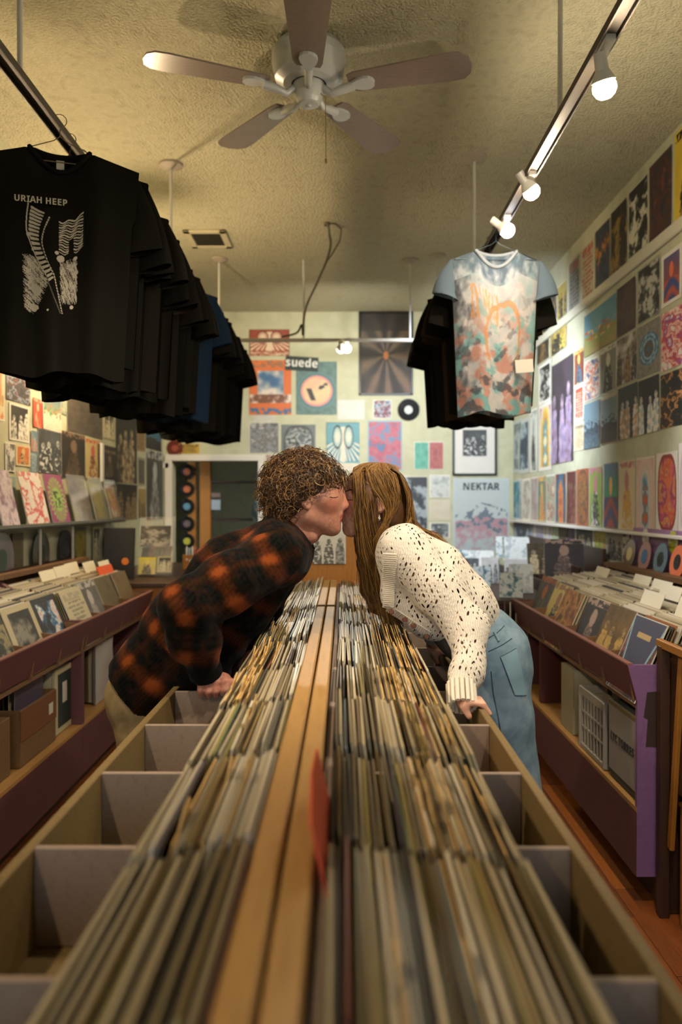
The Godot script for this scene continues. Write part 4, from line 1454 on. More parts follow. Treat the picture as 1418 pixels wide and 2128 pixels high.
func shirt_print() -> Image:
	var W := 320
	var H := 512
	var im := Image.create(W, H, false, Image.FORMAT_RGB8)
	im.fill(Color("#15130f"))
	var ink := Color("#b5ac9c")
	# the print lies in the rectangle x 0.19..0.66, y 0.19..0.72 of the front
	var X := func(u: float) -> float: return (0.24 + 0.42 * u) * W
	var Yv := func(v: float) -> float: return (0.255 + 0.46 * v) * H
	var r := RandomNumberGenerator.new()
	r.seed = 4
	# ribbed, curved spine
	for q in 240:
		var t := q / 239.0
		var c := Vector2(0.36 - 0.10 * sin(PI * minf(t / 0.6, 1.0)) + 0.42 * maxf(t - 0.3, 0.0), t)
		var hw := 0.21 * (1.0 - t) + 0.02
		blob(im, X.call(c.x - hw), Yv.call(c.y), 1.6, ink if t < 0.62 else ink.darkened(0.5))
		if q % 9 < 4 and t < 0.66:
			for j in 26:
				var e := j / 25.0
				if e > 0.18 + 0.2 * t: blob(im, X.call(c.x - hw + 2.0 * hw * e * 0.55), Yv.call(c.y - 0.05 * e + 0.03), 1.1 + 1.2 * (1.0 - e), ink)
		if q % 7 < 4: blob(im, X.call(c.x + hw * 0.45), Yv.call(c.y), 1.7, ink)
	# furred tufts of hatching
	for q in 1000:
		var side := q % 3
		var p := Vector2(r.randf() * 0.34, 0.48 + r.randf() * 0.5) if side < 2 else Vector2(0.62 + r.randf() * 0.27, 0.42 + r.randf() * 0.42)
		if side < 2 and p.x > 0.36 - absf(p.y - 0.66) * 0.9: continue
		var d := Vector2(0.10, 0.06) if side < 2 else Vector2(0.03, 0.09)
		for j in 12: blob(im, X.call(p.x + d.x * j / 11.0), Yv.call(p.y + d.y * j / 11.0 * 0.7), 0.8, ink)
	# patterned block of wavy bars and rings beside the spine
	for q in 14:
		var v := 0.02 + q * 0.026
		for j in 60:
			var e := j / 59.0
			if q > 7 and absf(e - 0.5) < 0.12: continue
			blob(im, X.call(0.62 + 0.38 * e), Yv.call(v + 0.014 * sin(e * 12.0 + q * 0.4)), 1.2 if q % 2 else 2.0, ink)
	for s in [[0.12, 0.30, 4], [0.18, 0.42, 3], [0.58, 0.36, 5], [0.64, 0.42, 9], [0.88, 0.43, 5], [0.90, 0.58, 5], [0.24, 0.80, 9], [0.17, 0.96, 9], [0.23, 0.95, 5], [0.42, 0.97, 3], [0.82, 0.93, 5]]:
		blob(im, X.call(s[0]), Yv.call(s[1]), s[2] * 1.0, ink)
	return im

func blob(im: Image, x: float, y: float, r: float, c: Color) -> void:
	for yy in range(int(y - r), int(y + r) + 1):
		var h := sqrt(maxf(r * r - (yy - y) * (yy - y), 0.0))
		if h > 0.2 and yy >= 0 and yy < im.get_height(): im.fill_rect(Rect2i(int(x - h), yy, maxi(1, int(2 * h)), 1), c)

func tie_dye() -> Image:
	var W := 192
	var H := 320
	var im := Image.create(W, H, false, Image.FORMAT_RGB8)
	var n1 := FastNoiseLite.new()
	n1.frequency = 0.018; n1.fractal_octaves = 4; n1.seed = 21
	var n2 := FastNoiseLite.new()
	n2.frequency = 0.05; n2.seed = 5; n2.fractal_octaves = 3
	var cols := [Color("#5a6a78"), Color("#a8aeb4"), Color("#c8c0c0"), Color("#b89a98"), Color("#b06a58"), Color("#6aa0a4"), Color("#3a3f48"), Color("#8a7a80")]
	for y in H:
		for x in W:
			var u := float(x) / W
			var v := float(y) / H
			var a := n1.get_noise_2d(x, y)
			var b := n2.get_noise_2d(x * 1.0, y * 0.5)
			var t := 0.5 + a * 1.1 + b * 0.5
			var c: Color = cols[1].lerp(cols[2], clampf(t, 0, 1)).darkened(0.04)
			c = c.lerp(cols[6], clampf((0.2 - u) * 4.0 + b * 0.8, 0.0, 0.8))
			if v < 0.14: c = cols[0].lerp(cols[1], clampf(v * 5.0 + b, 0, 1))
			if v > 0.2: c = c.lerp(cols[4], clampf((n1.get_noise_2d(x + 300, y) - 0.1 + v * 0.25) * 2.2, 0.0, 0.65) * clampf((v - 0.2) * 2.4, 0, 1))
			c = c.lerp(cols[5], clampf((n1.get_noise_2d(x - 300, y + 80) - 0.12) * 4.0, 0.0, 0.9) * clampf(v * 1.6, 0, 1))
			c = c.lerp(cols[6], clampf((n1.get_noise_2d(x + 77, y + 900) - 0.26 + v * 0.12) * 4.0, 0.0, 0.7) * clampf(v * 1.8 - 0.25, 0, 1))
			var q := Vector2((u - 0.55) * 1.2, v - 0.52).length()
			if absf(q - 0.25 + b * 0.02) < 0.022 and v < 0.66: c = c.lerp(Color("#c07a44"), 0.6)
			if v < 0.42 and v > 0.2 and u > 0.18 and u < 0.5 and n2.get_noise_2d(x * 3.0, y * 0.3) > 0.1: c = c.lerp(Color("#c88a4a"), 0.6)
			im.set_pixel(x, y, c)
	return im

# ------------------------------------------------------------------ people
var fine := FastNoiseLite.new()
var fold := FastNoiseLite.new()

func chain(f: Field, pts: Array, k := 0.04) -> void:
	# each point: x, y, d, r
	for q in pts.size() - 1:
		var a: Array = pts[q]
		var b: Array = pts[q + 1]
		f.cap(P(a[0], a[1], a[2]), P(b[0], b[1], b[2]), a[3], b[3], k)

# head in local axes: forward (fw = +1 faces +x), up, side
func head(f: Field, c: Vector3, fw: float, s: float, ear_back := 0.005, tilt := 0.0) -> Callable:
	var cs := cos(tilt)
	var sn := sin(tilt)
	var T := func(x: float, y: float, z: float) -> Vector3:
		var xx := x * cs - y * sn
		var yy := x * sn + y * cs
		return c + Vector3(fw * xx * s, yy * s, z * s)
	f.ell(T.call(-0.005, 0.035, 0), Vector3(0.1, 0.09, 0.078) * s, 0.03)
	for z in [-1.0, 1.0]:
		f.cap(T.call(0.055, 0.04, 0.018 * z), T.call(0.05, 0.0, 0.02 * z), 0.045 * s, 0.05 * s, 0.03)
		f.cap(T.call(0.0, -0.05, 0.046 * z), T.call(0.068, -0.09, 0.013 * z), 0.026 * s, 0.022 * s, 0.025)
		f.ell(T.call(0.062, -0.008, 0.042 * z), Vector3(0.024, 0.02, 0.02) * s, 0.025)
		f.cap(T.call(0.092, 0.03, 0.008 * z), T.call(0.08, 0.031, 0.042 * z), 0.011 * s, 0.010 * s, 0.014)
		f.ell(T.call(0.083, 0.012, 0.031 * z), Vector3(0.014, 0.011, 0.015) * s, 0.006)
		f.ell(T.call(0.110, -0.027, 0.011 * z), Vector3(0.009, 0.007, 0.008) * s, 0.006)
		# ear: rim, lobe, hollow
		var pts := []
		for q in 9:
			var a := -2.2 + 4.6 * q / 8.0
			pts.append(T.call(-ear_back - 0.016 * cos(a) * 0.9 - 0.002, 0.002 + 0.029 * sin(a + 0.35), (0.079 + 0.006 * cos(a)) * z))
		for q in 8: f.cap(pts[q], pts[q + 1], 0.0045 * s, 0.0045 * s, 0.004)
		f.ell(T.call(-ear_back + 0.004, -0.006, 0.077 * z), Vector3(0.016, 0.024, 0.005) * s, 0.008)
		f.ell(T.call(-ear_back + 0.006, -0.028, 0.079 * z), Vector3(0.008, 0.009, 0.005) * s, 0.006)
	f.cap(T.call(0.052, 0.0, 0), T.call(0.062, -0.055, 0), 0.055 * s, 0.043 * s, 0.03)
	f.ell(T.call(0.080, -0.098, 0), Vector3(0.021, 0.019, 0.02) * s, 0.02)
	f.cap(T.call(0.098, 0.024, 0), T.call(0.119, -0.020, 0), 0.009 * s, 0.012 * s, 0.014)
	f.cap(T.call(0.104, -0.05, -0.016), T.call(0.104, -0.05, 0.016), 0.0075 * s, -1.0, 0.008)
	f.cap(T.call(0.100, -0.0645, -0.014), T.call(0.100, -0.0645, 0.014), 0.0085 * s, -1.0, 0.008)
	return T

func make_people() -> void:
	fine.frequency = 60.0; fine.seed = 9; fine.fractal_octaves = 2
	fold.frequency = 7.5; fold.seed = 31; fold.fractal_octaves = 2
	make_man()
	make_woman()

func fist(f: Field, at: Vector3, sx: float, reach: float) -> void:
	# a fist across x, fingers closing over an edge towards the camera
	f.cap(at + Vector3(-0.03, 0.004, -0.01), at + Vector3(0.028, 0.004, -0.01), 0.022, 0.020, 0.015)
	for q in 4:
		var x := (-0.030 + 0.0205 * q) * sx
		var k: float = [0.92, 1.0, 0.97, 0.82][q]
		var b := at + Vector3(x, 0.016, 0.002)
		var p1 := at + Vector3(x * 1.02, 0.008, 0.026 * k + reach)
		var p2 := at + Vector3(x * 1.0, -0.018 * k, 0.030 * k + reach)
		var p3 := at + Vector3(x * 0.98, -0.032 * k, 0.020 + reach)
		f.cap(b, p1, 0.0112, 0.0102, 0.006)
		f.cap(p1, p2, 0.0102, 0.0094, 0.004)
		f.cap(p2, p3, 0.0094, 0.0084, 0.004)
	f.cap(at + Vector3(0.034 * sx, 0.006, -0.008), at + Vector3(0.052 * sx, 0.002, 0.012), 0.0125, 0.011, 0.01)
	f.cap(at + Vector3(0.052 * sx, 0.002, 0.012), at + Vector3(0.045 * sx, -0.016, 0.026), 0.011, 0.009, 0.006)

# closed eyelid line, brow and mouth corner laid on both sides of the face
func face_lines(hd: Field, T: Callable, fw: float, c: Color, put: Callable, o: Node3D) -> void:
	var m := MB.new()
	m.col = c
	for z in [-1.0, 1.0]:
		var on := func(f: float, u: float) -> Vector3:
			var p: Vector3 = T.call(f, u, 0.0)
			return hd.hit(p + Vector3(0, 0, 0.14 * z), Vector3(0, 0, -z)) 
		var lid := PackedVector3Array()
		var brow := PackedVector3Array()
		for q in 7:
			lid.append(on.call(0.070 + 0.0042 * q, 0.0055 - 0.003 * sin(q * 0.5)))
			brow.append(on.call(0.064 + 0.0058 * q, 0.032 + 0.004 * sin(q * 0.55)))
		m.tube(lid, 0.0009, 0.0013, 4)
		m.tube(brow, 0.0016, 0.0028, 5)
	put.call("lash_and_brow", m, vmat("lash", 0.6), o)

func make_man() -> void:
	var base := P(-0.59, 0, 2.42)
	var o := thing("person", "person with curly brown hair in a black and orange plaid shirt leaning over the records", "person", base)
	var put := func(called: String, m: MB, mt: Material, parent: Node) -> MeshInstance3D: return part(called, m, mt, parent, -base if parent == o else Vector3.ZERO)
	# --- body: head, neck, trunk, limbs and hands as one mesh
	var skin := vmat("skin", 0.5, 0.4)
	skin.subsurf_scatter_enabled = true
	skin.subsurf_scatter_strength = 0.12
	var body := MB.new()
	var hd := Field.new()
	var hc := P(-0.107, 1.506, 2.385)
	var T := head(hd, hc, 1.0, 0.95)
	hd.cap(hc + Vector3(-0.035, -0.055, 0), P(-0.175, 1.345, 2.41), 0.056, 0.064, 0.03)
	hd.ell(hc + Vector3(0.012, -0.115, 0), Vector3(0.02, 0.02, 0.03), 0.03)
	var mouth: Vector3 = T.call(0.10, -0.057, 0)
	var jaw: Vector3 = T.call(0.06, -0.075, 0)
	var cheek: Vector3 = T.call(0.07, -0.02, 0.05)
	var nose: Vector3 = T.call(0.118, -0.02, 0)
	var lc := lin("#b98672")
	hd.build(0.0042, body, func(p: Vector3) -> Color:
		var c := lc.lerp(lin("#a87260"), clampf(0.5 + fine.get_noise_3dv(p * 1.0) * 0.7, 0, 1))
		var st := clampf(1.0 - (p - jaw).length() / 0.075, 0, 1) * clampf((hc.y - 0.028 - p.y) * 40.0, 0, 1)
		if fine.get_noise_3dv(p * 4.0) > -0.1: c = c.lerp(lin("#7d5444"), 0.5 * minf(st * 2.0, 1.0))
		if (p - mouth).length() < 0.024 and p.x > mouth.x - 0.002: c = lin("#9a5248")
		if (p - cheek).length() < 0.03 or (p - nose).length() < 0.02: c = c.lerp(lin("#a85a4a"), 0.35)
		return c)
	var tr := Field.new()
	chain(tr, [[-0.175, 1.35, 2.41, 0.06], [-0.23, 1.31, 2.41, 0.07], [-0.34, 1.23, 2.41, 0.09], [-0.47, 1.09, 2.41, 0.09], [-0.59, 0.93, 2.41, 0.09]])
	for s in [[2.26, 2.08, 2.165, -0.415, 1.21, -0.385, 1.03], [2.56, 2.64, 2.53, -0.29, 1.12, -0.335, 1.02]]:
		chain(tr, [[-0.21, 1.34, 2.41, 0.05], [-0.195, 1.335, s[0], 0.05], [s[3], s[4], s[1], 0.04], [s[5], s[6], s[2], 0.03]], 0.03)
	for z in [2.33, 2.51]:
		chain(tr, [[-0.59, 0.93, 2.42, 0.08], [-0.59, 0.90, z, 0.075], [-0.59, 0.5, z, 0.055], [-0.61, 0.12, z, 0.045]], 0.03)
	tr.build(0.014, body, func(_p: Vector3) -> Color: return lc)
	var hand := func(p: Vector3) -> Color: return lin("#bd8876").lerp(lin("#ae7060"), clampf(0.5 + fine.get_noise_3dv(p * 1.5), 0, 1))
	var h1 := Field.new()
	fist(h1, P(-0.365, 0.990, 2.178), 1.0, 0.0)
	h1.cap(P(-0.385, 1.035, 2.165), P(-0.372, 1.0, 2.182), 0.026, 0.028, 0.02)
	h1.build(0.0034, body, hand)
	var h2 := Field.new()
	fist(h2, P(-0.322, 0.992, 2.505), 1.0, 0.0)
	h2.cap(P(-0.335, 1.03, 2.53), P(-0.328, 1.0, 2.51), 0.026, 0.028, 0.02)
	h2.build(0.0040, body, hand)
	put.call("body", body, skin, o)
	face_lines(hd, T, 1.0, lin("#2a1a10"), put, o)
	# --- overshirt
	var sh := Field.new()
	sh.noise = fold
	sh.bump = 0.009
	sh.cap(P(-0.20, 1.352, 2.27), P(-0.20, 1.352, 2.56), 0.078, -1, 0.05)
	for z in [2.345, 2.495]:
		chain(sh, [[-0.205, 1.338, z, 0.105], [-0.33, 1.258, z, 0.13], [-0.46, 1.12, z, 0.128], [-0.585, 0.965, z, 0.115], [-0.62, 0.90, z, 0.11]], 0.05)
		chain(sh, [[-0.30, 1.20, z, 0.10], [-0.46, 1.0, z, 0.10], [-0.52, 0.91, z, 0.085]], 0.05)
	chain(sh, [[-0.195, 1.335, 2.25, 0.080], [-0.31, 1.275, 2.15, 0.078], [-0.415, 1.215, 2.08, 0.072]], 0.035)
	chain(sh, [[-0.415, 1.215, 2.08, 0.072], [-0.405, 1.12, 2.12, 0.066], [-0.388, 1.035, 2.165, 0.047]], 0.03)
	chain(sh, [[-0.19, 1.335, 2.57, 0.08], [-0.28, 1.14, 2.64, 0.066], [-0.333, 1.03, 2.54, 0.047]], 0.035)
	sh.cut = [[P(-0.625, 0.905, 2.42), Vector3(-0.78, -0.63, 0)]]
	var m := MB.new()
	var spine := Vector2(-0.66, -0.75)
	var armd := Vector2(-0.87, -0.49)
	var black := lin("#0f110e")
	var orange := lin("#74391a")
	var rust := lin("#2e1910")
	sh.build(0.0075, m, func(p: Vector3) -> Color:
		var q := Vector2(p.x + 0.2, p.y - 1.33)
		var d := spine
		var d_arm := sh.one(9 + 8, p) if false else 1.0
		var zz := -p.z
		var along: float
		var across: float
		if zz < 2.215:
			# near sleeve: along the bent arm
			if p.y > 1.17: along = q.dot(armd) * 1.0; across = (q - armd * along).dot(Vector2(armd.y, -armd.x)) * 1.3 + (zz - 2.2) * 0.6
			else: along = 0.28 + (1.17 - p.y); across = (p.x + 0.42) * 1.1 + (zz - 2.1) * 0.5
		else:
			along = q.dot(d); across = q.dot(Vector2(d.y, -d.x)) + (zz - 2.4) * 0.9
		var P1 := 0.125
		var s1 := pow(maxf(0.0, cos(TAU * along / P1)) , 1.6)
		var s2 := pow(maxf(0.0, cos(TAU * (across + 0.02) / (P1 * 0.95))), 1.6)
		var n := fine.get_noise_3dv(p * 0.5) * 0.12
		var c := black.lerp(rust, clampf(maxf(s1, s2) * 0.75 + n, 0, 1))
		c = c.lerp(orange, clampf(s1 * s2 * 1.25 + s1 * 0.22 + n, 0, 1))
		# fine black check over everything
		if fposmod(along, 0.011) < 0.004 and s1 * s2 < 0.6: c = c.darkened(0.35)
		return c)
	var fl := vmat("brushed flannel", 0.95, 0.2)
	fl.rim_enabled = true
	fl.rim = 0.06
	var so := put.call("plaid_shirt", m, fl, o) as MeshInstance3D
	so.set_meta("label", "black and orange plaid overshirt")
	# collar: a folded band round the neck
	m = MB.new()
	m.col = lin("#1a1410")
	var ax := Vector3(0.62, 0.78, 0).normalized()
	var bx := Vector3(0.78, -0.62, 0).normalized()
	var cn := P(-0.168, 1.392, 2.41)
	m.grid(28, 5, func(u: float, v: float) -> Vector3:
		var a := 0.35 + (TAU - 0.7) * u
		var rd := bx * cos(a) * 0.082 + Vector3(0, 0, 1) * sin(a) * 0.08
		var out := 1.0 + 0.16 * sin(v * PI) + (0.32 if v > 0.55 else 0.0) * (v - 0.55)
		return cn + rd * out + ax * (0.034 - absf(v - 0.45) * 0.09 - 0.012) - ax * (0.012 if v > 0.8 else 0.0))
	put.call("collar", m, fl, so)
	m = MB.new()
	m.col = lin("#14120f")
	for q in 12:
		var a := TAU * q / 12.0
	var cuff := P(-0.3855, 1.026, 2.166)
	var cd := Vector3(0.14, -0.86, -0.45).normalized()
	m.lathe([Vector2(0.040, -0.02), Vector2(0.047, -0.018), Vector2(0.047, 0.012), Vector2(0.043, 0.018), Vector2(0.036, 0.016)], Transform3D(Basis(Quaternion(Vector3.UP, cd)), cuff), 24)
	put.call("cuff", m, fl, so)
	# --- trousers
	var tf := Field.new()
	tf.noise = fold
	tf.bump = 0.008
	for z in [2.345, 2.495]:
		chain(tf, [[-0.575, 0.98, z, 0.09], [-0.60, 0.91, z, 0.098], [-0.592, 0.80, z, 0.088], [-0.585, 0.52, z, 0.078], [-0.60, 0.10, z, 0.072]], 0.03)
	tf.cap(P(-0.60, 0.92, 2.36), P(-0.60, 0.92, 2.48), 0.11, -1, 0.05)
	m = MB.new()
	tf.build(0.012, m, func(p: Vector3) -> Color: return lin("#7d6a48").lerp(lin("#94805c"), clampf(0.5 + fold.get_noise_3dv(p * 2.0) + fine.get_noise_3dv(p) * 0.4, 0, 1)))
	var pants := put.call("trousers", m, vmat("khaki twill", 0.9, 0.3), o) as MeshInstance3D
	pants.set_meta("label", "khaki trousers")
	for z in [2.345, 2.495]:
		var sf := Field.new()
		chain(sf, [[-0.64, 0.045, z, 0.04], [-0.56, 0.038, z, 0.042], [-0.50, 0.03, z, 0.034]], 0.02)
		sf.cap(P(-0.61, 0.1, z), P(-0.61, 0.05, z), 0.042, 0.044, 0.02)
		sf.cut = [[P(0, 0.002, 0), Vector3(0, -1, 0)]]
		m = MB.new()
		sf.build(0.012, m, func(_p: Vector3) -> Color: return lin("#2a2622"))
		put.call("shoe", m, vmat("shoe leather", 0.5), o)
	# --- hair: a mass of curls
	var hm := MB.new()
	var hf := Field.new()
	hf.noise = fold
	hf.bump = 0.012
	hf.ell(hc + Vector3(-0.016, 0.046, 0), Vector3(0.102, 0.086, 0.094), 0.03)
	hf.ell(hc + Vector3(-0.052, 0.008, 0), Vector3(0.066, 0.078, 0.086), 0.03)
	hf.ell(hc + Vector3(0.058, 0.072, 0), Vector3(0.04, 0.036, 0.062), 0.03)
	hf.build(0.009, hm, func(p: Vector3) -> Color: return lin("#2e1c0d"))
	var r := RandomNumberGenerator.new()
	r.seed = 12
	var tones := [lin("#3c2513"), lin("#4d3118"), lin("#5f3e1e"), lin("#301d0e"), lin("#7d592f"), lin("#442b15"), lin("#a07a48")]
	var made := 0
	while made < 2700:
		var dv := Vector3(r.randfn(), r.randfn(), r.randfn()).normalized()
		# keep off the face and the neck
		var onface := dv.x > 0.35 and dv.y < 0.30
		if dv.y < -0.78 or onface: continue
		if dv.x > 0.05 and dv.y < -0.12: continue
		if dv.y < -0.45 and dv.x > -0.25: continue
		if absf(dv.z) > 0.55 and dv.y < -0.08 and dv.x > -0.22: continue
		made += 1
		var root := hc + Vector3(-0.015, 0.035, 0) + dv * Vector3(0.094, 0.088, 0.082)
		var len := r.randf_range(0.04, 0.082)
		var out := (dv + Vector3(r.randfn(), r.randfn(), r.randfn()) * 0.35).normalized()
		if dv.x > 0.45: out = (out + Vector3(0.55, -0.45, 0)).normalized()
		var sx := out.cross(Vector3(r.randfn(), r.randfn(), r.randfn())).normalized()
		var sy := out.cross(sx)
		var turns := r.randf_range(1.2, 2.6) * TAU
		var cr := r.randf_range(0.007, 0.015)
		var ph := r.randf() * TAU
		var pts := PackedVector3Array()
		var nseg := 13
		for q in nseg + 1:
			var t := float(q) / nseg
			var a := ph + turns * t
			var w := cr * minf(1.0, t * 3.0)
			pts.append(root + out * len * t * (1.0 - 0.2 * t) + (sx * cos(a) + sy * sin(a)) * w + Vector3(0, -0.022 * t * t, 0))
		hm.col = tones[r.randi() % 7] * r.randf_range(0.8, 1.2)
		hm.tube(pts, 0.0019, 0.0006, 3, false)
	var hr := vmat("curly hair", 0.32, 0.6)
	var ho := put.call("hair", hm, hr, o) as MeshInstance3D
	ho.set_meta("label", "curly brown hair")

func strand(m: MB, pts: Array, r0: float, r1: float, seg := 16) -> void:
	# Catmull-Rom through the points
	var out := PackedVector3Array()
	var n := pts.size()
	for q in seg + 1:
		var t := float(q) / seg * (n - 1)
		var k := mini(int(t), n - 2)
		var p0: Vector3 = pts[maxi(k - 1, 0)]
		var p1: Vector3 = pts[k]
		var p2: Vector3 = pts[k + 1]
		var p3: Vector3 = pts[mini(k + 2, n - 1)]
		out.append(p1.cubic_interpolate(p2, p0, p3, t - k))
	m.tube(out, r0, r1, 3, false)

func make_woman() -> void:
	var base := P(0.52, 0, 2.42)
	var o := thing("person", "person with long fair hair in cream crochet cardigan and jeans leaning over records", "person", base)
	var put := func(called: String, m: MB, mt: Material, parent: Node) -> MeshInstance3D: return part(called, m, mt, parent, -base if parent == o else Vector3.ZERO)
	var skin := vmat("skin", 0.5, 0.4)
	var body := MB.new()
	var hd := Field.new()
	var hc := P(0.099, 1.496, 2.462)
	var T := head(hd, hc, -1.0, 0.94, 0.022, 0.04)
	hd.cap(hc + Vector3(0.03, -0.05, 0), P(0.155, 1.335, 2.43), 0.046, 0.052, 0.03)
	var mouth: Vector3 = T.call(0.10, -0.057, 0)
	var cheek: Vector3 = T.call(0.07, -0.02, 0.05)
	var lc := lin("#c99a86")
	var eye: Vector3 = T.call(0.096, 0.008, 0.031)
	hd.build(0.0042, body, func(p: Vector3) -> Color:
		var c := lc.lerp(lin("#aa7460"), clampf(0.5 + fine.get_noise_3dv(p), 0, 1))
		if (p - mouth).length() < 0.022 and p.x < mouth.x + 0.002: c = lin("#a3564e")
		if (p - cheek).length() < 0.03: c = c.lerp(lin("#b8695c"), 0.4)
		return c)
	var tr := Field.new()
	chain(tr, [[0.155, 1.34, 2.43, 0.05], [0.19, 1.31, 2.43, 0.06], [0.28, 1.24, 2.43, 0.075], [0.37, 1.13, 2.43, 0.07], [0.455, 1.02, 2.43, 0.08]])
	for s in [[2.29, 2.2, 2.06, 0.348, 1.14, 0.312, 1.01], [2.56, 2.66, 2.70, 0.32, 1.14, 0.312, 1.01]]:
		chain(tr, [[0.185, 1.33, 2.43, 0.04], [0.185, 1.33, s[0], 0.042], [s[3], s[4], s[1], 0.034], [s[5], s[6], s[2], 0.026]], 0.03)
	for z in [2.34, 2.50]:
		chain(tr, [[0.455, 1.02, 2.42, 0.08], [0.465, 0.97, z, 0.075], [0.525, 0.54, z, 0.055], [0.59, 0.12, z, 0.04]], 0.03)
	tr.build(0.014, body, func(_p: Vector3) -> Color: return lc)
	for z in [2.02, 2.70]:
		var h := Field.new()
		# fingers over the counter's rim: they close outwards across x
		h.cap(P(0.312, 1.0, z + 0.03), P(0.315, 0.972, z), 0.022, 0.018, 0.02)
		h.cap(P(0.315, 0.974, z - 0.022), P(0.315, 0.974, z + 0.022), 0.014, -1, 0.012)
		for q in 4:
			var zz: float = z - 0.028 + 0.018 * q
			h.cap(P(0.318, 0.982, zz), P(0.358, 0.976, zz), 0.0082, 0.0078, 0.006)
			h.cap(P(0.358, 0.976, zz), P(0.3745, 0.952, zz), 0.0078, 0.007, 0.004)
		h.cap(P(0.308, 0.972, z - 0.024), P(0.322, 0.946, z - 0.03), 0.0095, 0.008, 0.008)
		h.build(0.0042, body, func(_p: Vector3) -> Color: return lc)
	put.call("body", body, skin, o)
	face_lines(hd, T, -1.0, lin("#2a1a10"), put, o)
	var em := MB.new()
	em.col = lin("#a8a49c")
	em.lathe([Vector2(0, -0.012), Vector2(0.005, -0.008), Vector2(0.0065, -0.002), Vector2(0.003, 0.004), Vector2(0.001, 0.012), Vector2(0, 0.013)], Transform3D(Basis(), T.call(-0.014, -0.052, 0.083)), 12)
	var eo := put.call("earring", em, mat("silver", "#b8b4aa", 0.25, 0.9), o) as MeshInstance3D
	# --- grey top under the cardigan
	var tk := Field.new()
	for z in [2.365, 2.485]: chain(tk, [[0.26, 1.22, z, 0.075], [0.36, 1.115, z, 0.082], [0.43, 1.03, z, 0.085]], 0.05)
	var m := MB.new()
	tk.build(0.014, m, func(_p: Vector3) -> Color: return lin("#3c3b3e"))
	put.call("grey_top", m, vmat("grey jersey", 0.95), o)
	# --- cardigan
	var sw := Field.new()
	sw.noise = fold
	sw.bump = 0.006
	sw.cap(P(0.18, 1.352, 2.29), P(0.18, 1.352, 2.55), 0.060, -1, 0.05)
	for z in [2.35, 2.49]:
		chain(sw, [[0.185, 1.335, z, 0.088], [0.27, 1.262, z, 0.103], [0.355, 1.175, z, 0.098], [0.375, 1.15, z, 0.088]], 0.05)
		chain(sw, [[0.168, 1.31, z - 0.03 if z < 2.4 else z + 0.03, 0.05], [0.165, 1.215, z, 0.045], [0.25, 1.14, z, 0.05], [0.335, 1.145, z, 0.055]], 0.04)
	chain(sw, [[0.185, 1.345, 2.285, 0.072], [0.27, 1.24, 2.24, 0.066], [0.348, 1.14, 2.2, 0.057], [0.342, 1.06, 2.125, 0.042]], 0.03)
	chain(sw, [[0.342, 1.06, 2.125, 0.042], [0.328, 1.033, 2.085, 0.045], [0.308, 1.005, 2.045, 0.033]], 0.02)
	chain(sw, [[0.185, 1.345, 2.56, 0.072], [0.32, 1.14, 2.65, 0.055], [0.315, 1.03, 2.70, 0.038]], 0.03)
	m = MB.new()
	sw.build(0.0085, m, func(p: Vector3) -> Color: return Color.WHITE)
	var knit := mat("cream crochet", "#d2cabe", 0.95)
	knit.albedo_texture = ImageTexture.create_from_image(crochet())
	knit.uv1_triplanar = true
	knit.uv1_scale = Vector3.ONE * 4.6
	knit.uv1_triplanar_sharpness = 6.0
	knit.transparency = BaseMaterial3D.TRANSPARENCY_ALPHA_SCISSOR
	knit.alpha_scissor_threshold = 0.5
	knit.normal_enabled = true
	knit.normal_texture = noise_tex(0.06, [], 256, 77, true, 1.8, 2)
	knit.rim_enabled = true
	knit.rim = 0.3
	var sweater := put.call("cardigan", m, knit, o) as MeshInstance3D
	sweater.set_meta("label", "cream crochet cardigan with open holes")
	# ribbed front band, cuff and brown buttons along the hem
	var bandm := mat("cream rib knit", "#cbc3b6", 0.95)
	m = MB.new()
	for q in 30:
		var t := q / 29.0
		var a := sw.hit(P(0.116 + 0.004 * t, 1.345 - 0.175 * t, 2.0), Vector3(0, 0, -1))
		var b := sw.hit(P(0.152, 1.345 - 0.175 * t, 2.0), Vector3(0, 0, -1))
		m.tube(PackedVector3Array([a, (a + b) / 2 + Vector3(0, 0, 0.002), b]), 0.0042, -1, 6)
	put.call("front_band", m, bandm, sweater)
	m = MB.new()
	for q in 22:
		var t := q / 21.0
		var a := sw.hit(P(lerpf(0.125, 0.25, t), lerpf(1.172, 1.098, t), 2.0), Vector3(0, 0, -1))
		var b := sw.hit(P(lerpf(0.14, 0.255, t), lerpf(1.19, 1.115, t), 2.0), Vector3(0, 0, -1))
		m.tube(PackedVector3Array([a, b]), 0.0042, -1, 6)
	put.call("hem_band", m, bandm, sweater)
	for q in [[0.143, 1.170], [0.182, 1.148], [0.207, 1.131], [0.247, 1.098]]:
		m = MB.new()
		var p := sw.hit(P(q[0], q[1], 2.0), Vector3(0, 0, -1))
		m.lathe([Vector2(0, 0.012), Vector2(0.006, 0.012), Vector2(0.008, 0.010), Vector2(0.0085, 0.006), Vector2(0, 0.006)], Transform3D(Basis(Vector3.RIGHT, PI / 2), p), 14)
		put.call("button", m, mat("brown button", "#6a3a22", 0.4), sweater)
	m = MB.new()
	for q in 16:
		var a := TAU * q / 16.0
		var ax := Vector3(-0.05, -0.7, 0.7).normalized()
		var u := ax.cross(Vector3.UP).normalized()
		var w := ax.cross(u)
		var c := P(0.310, 1.006, 2.047)
		m.tube(PackedVector3Array([c - ax * 0.01 + (u * cos(a) + w * sin(a)) * 0.034, c + ax * 0.055 + (u * cos(a) + w * sin(a)) * 0.034]), 0.0066, -1, 5)
	put.call("cuff", m, bandm, sweater)
	# --- jeans
	var jf := Field.new()
	jf.noise = fold
	jf.bump = 0.005
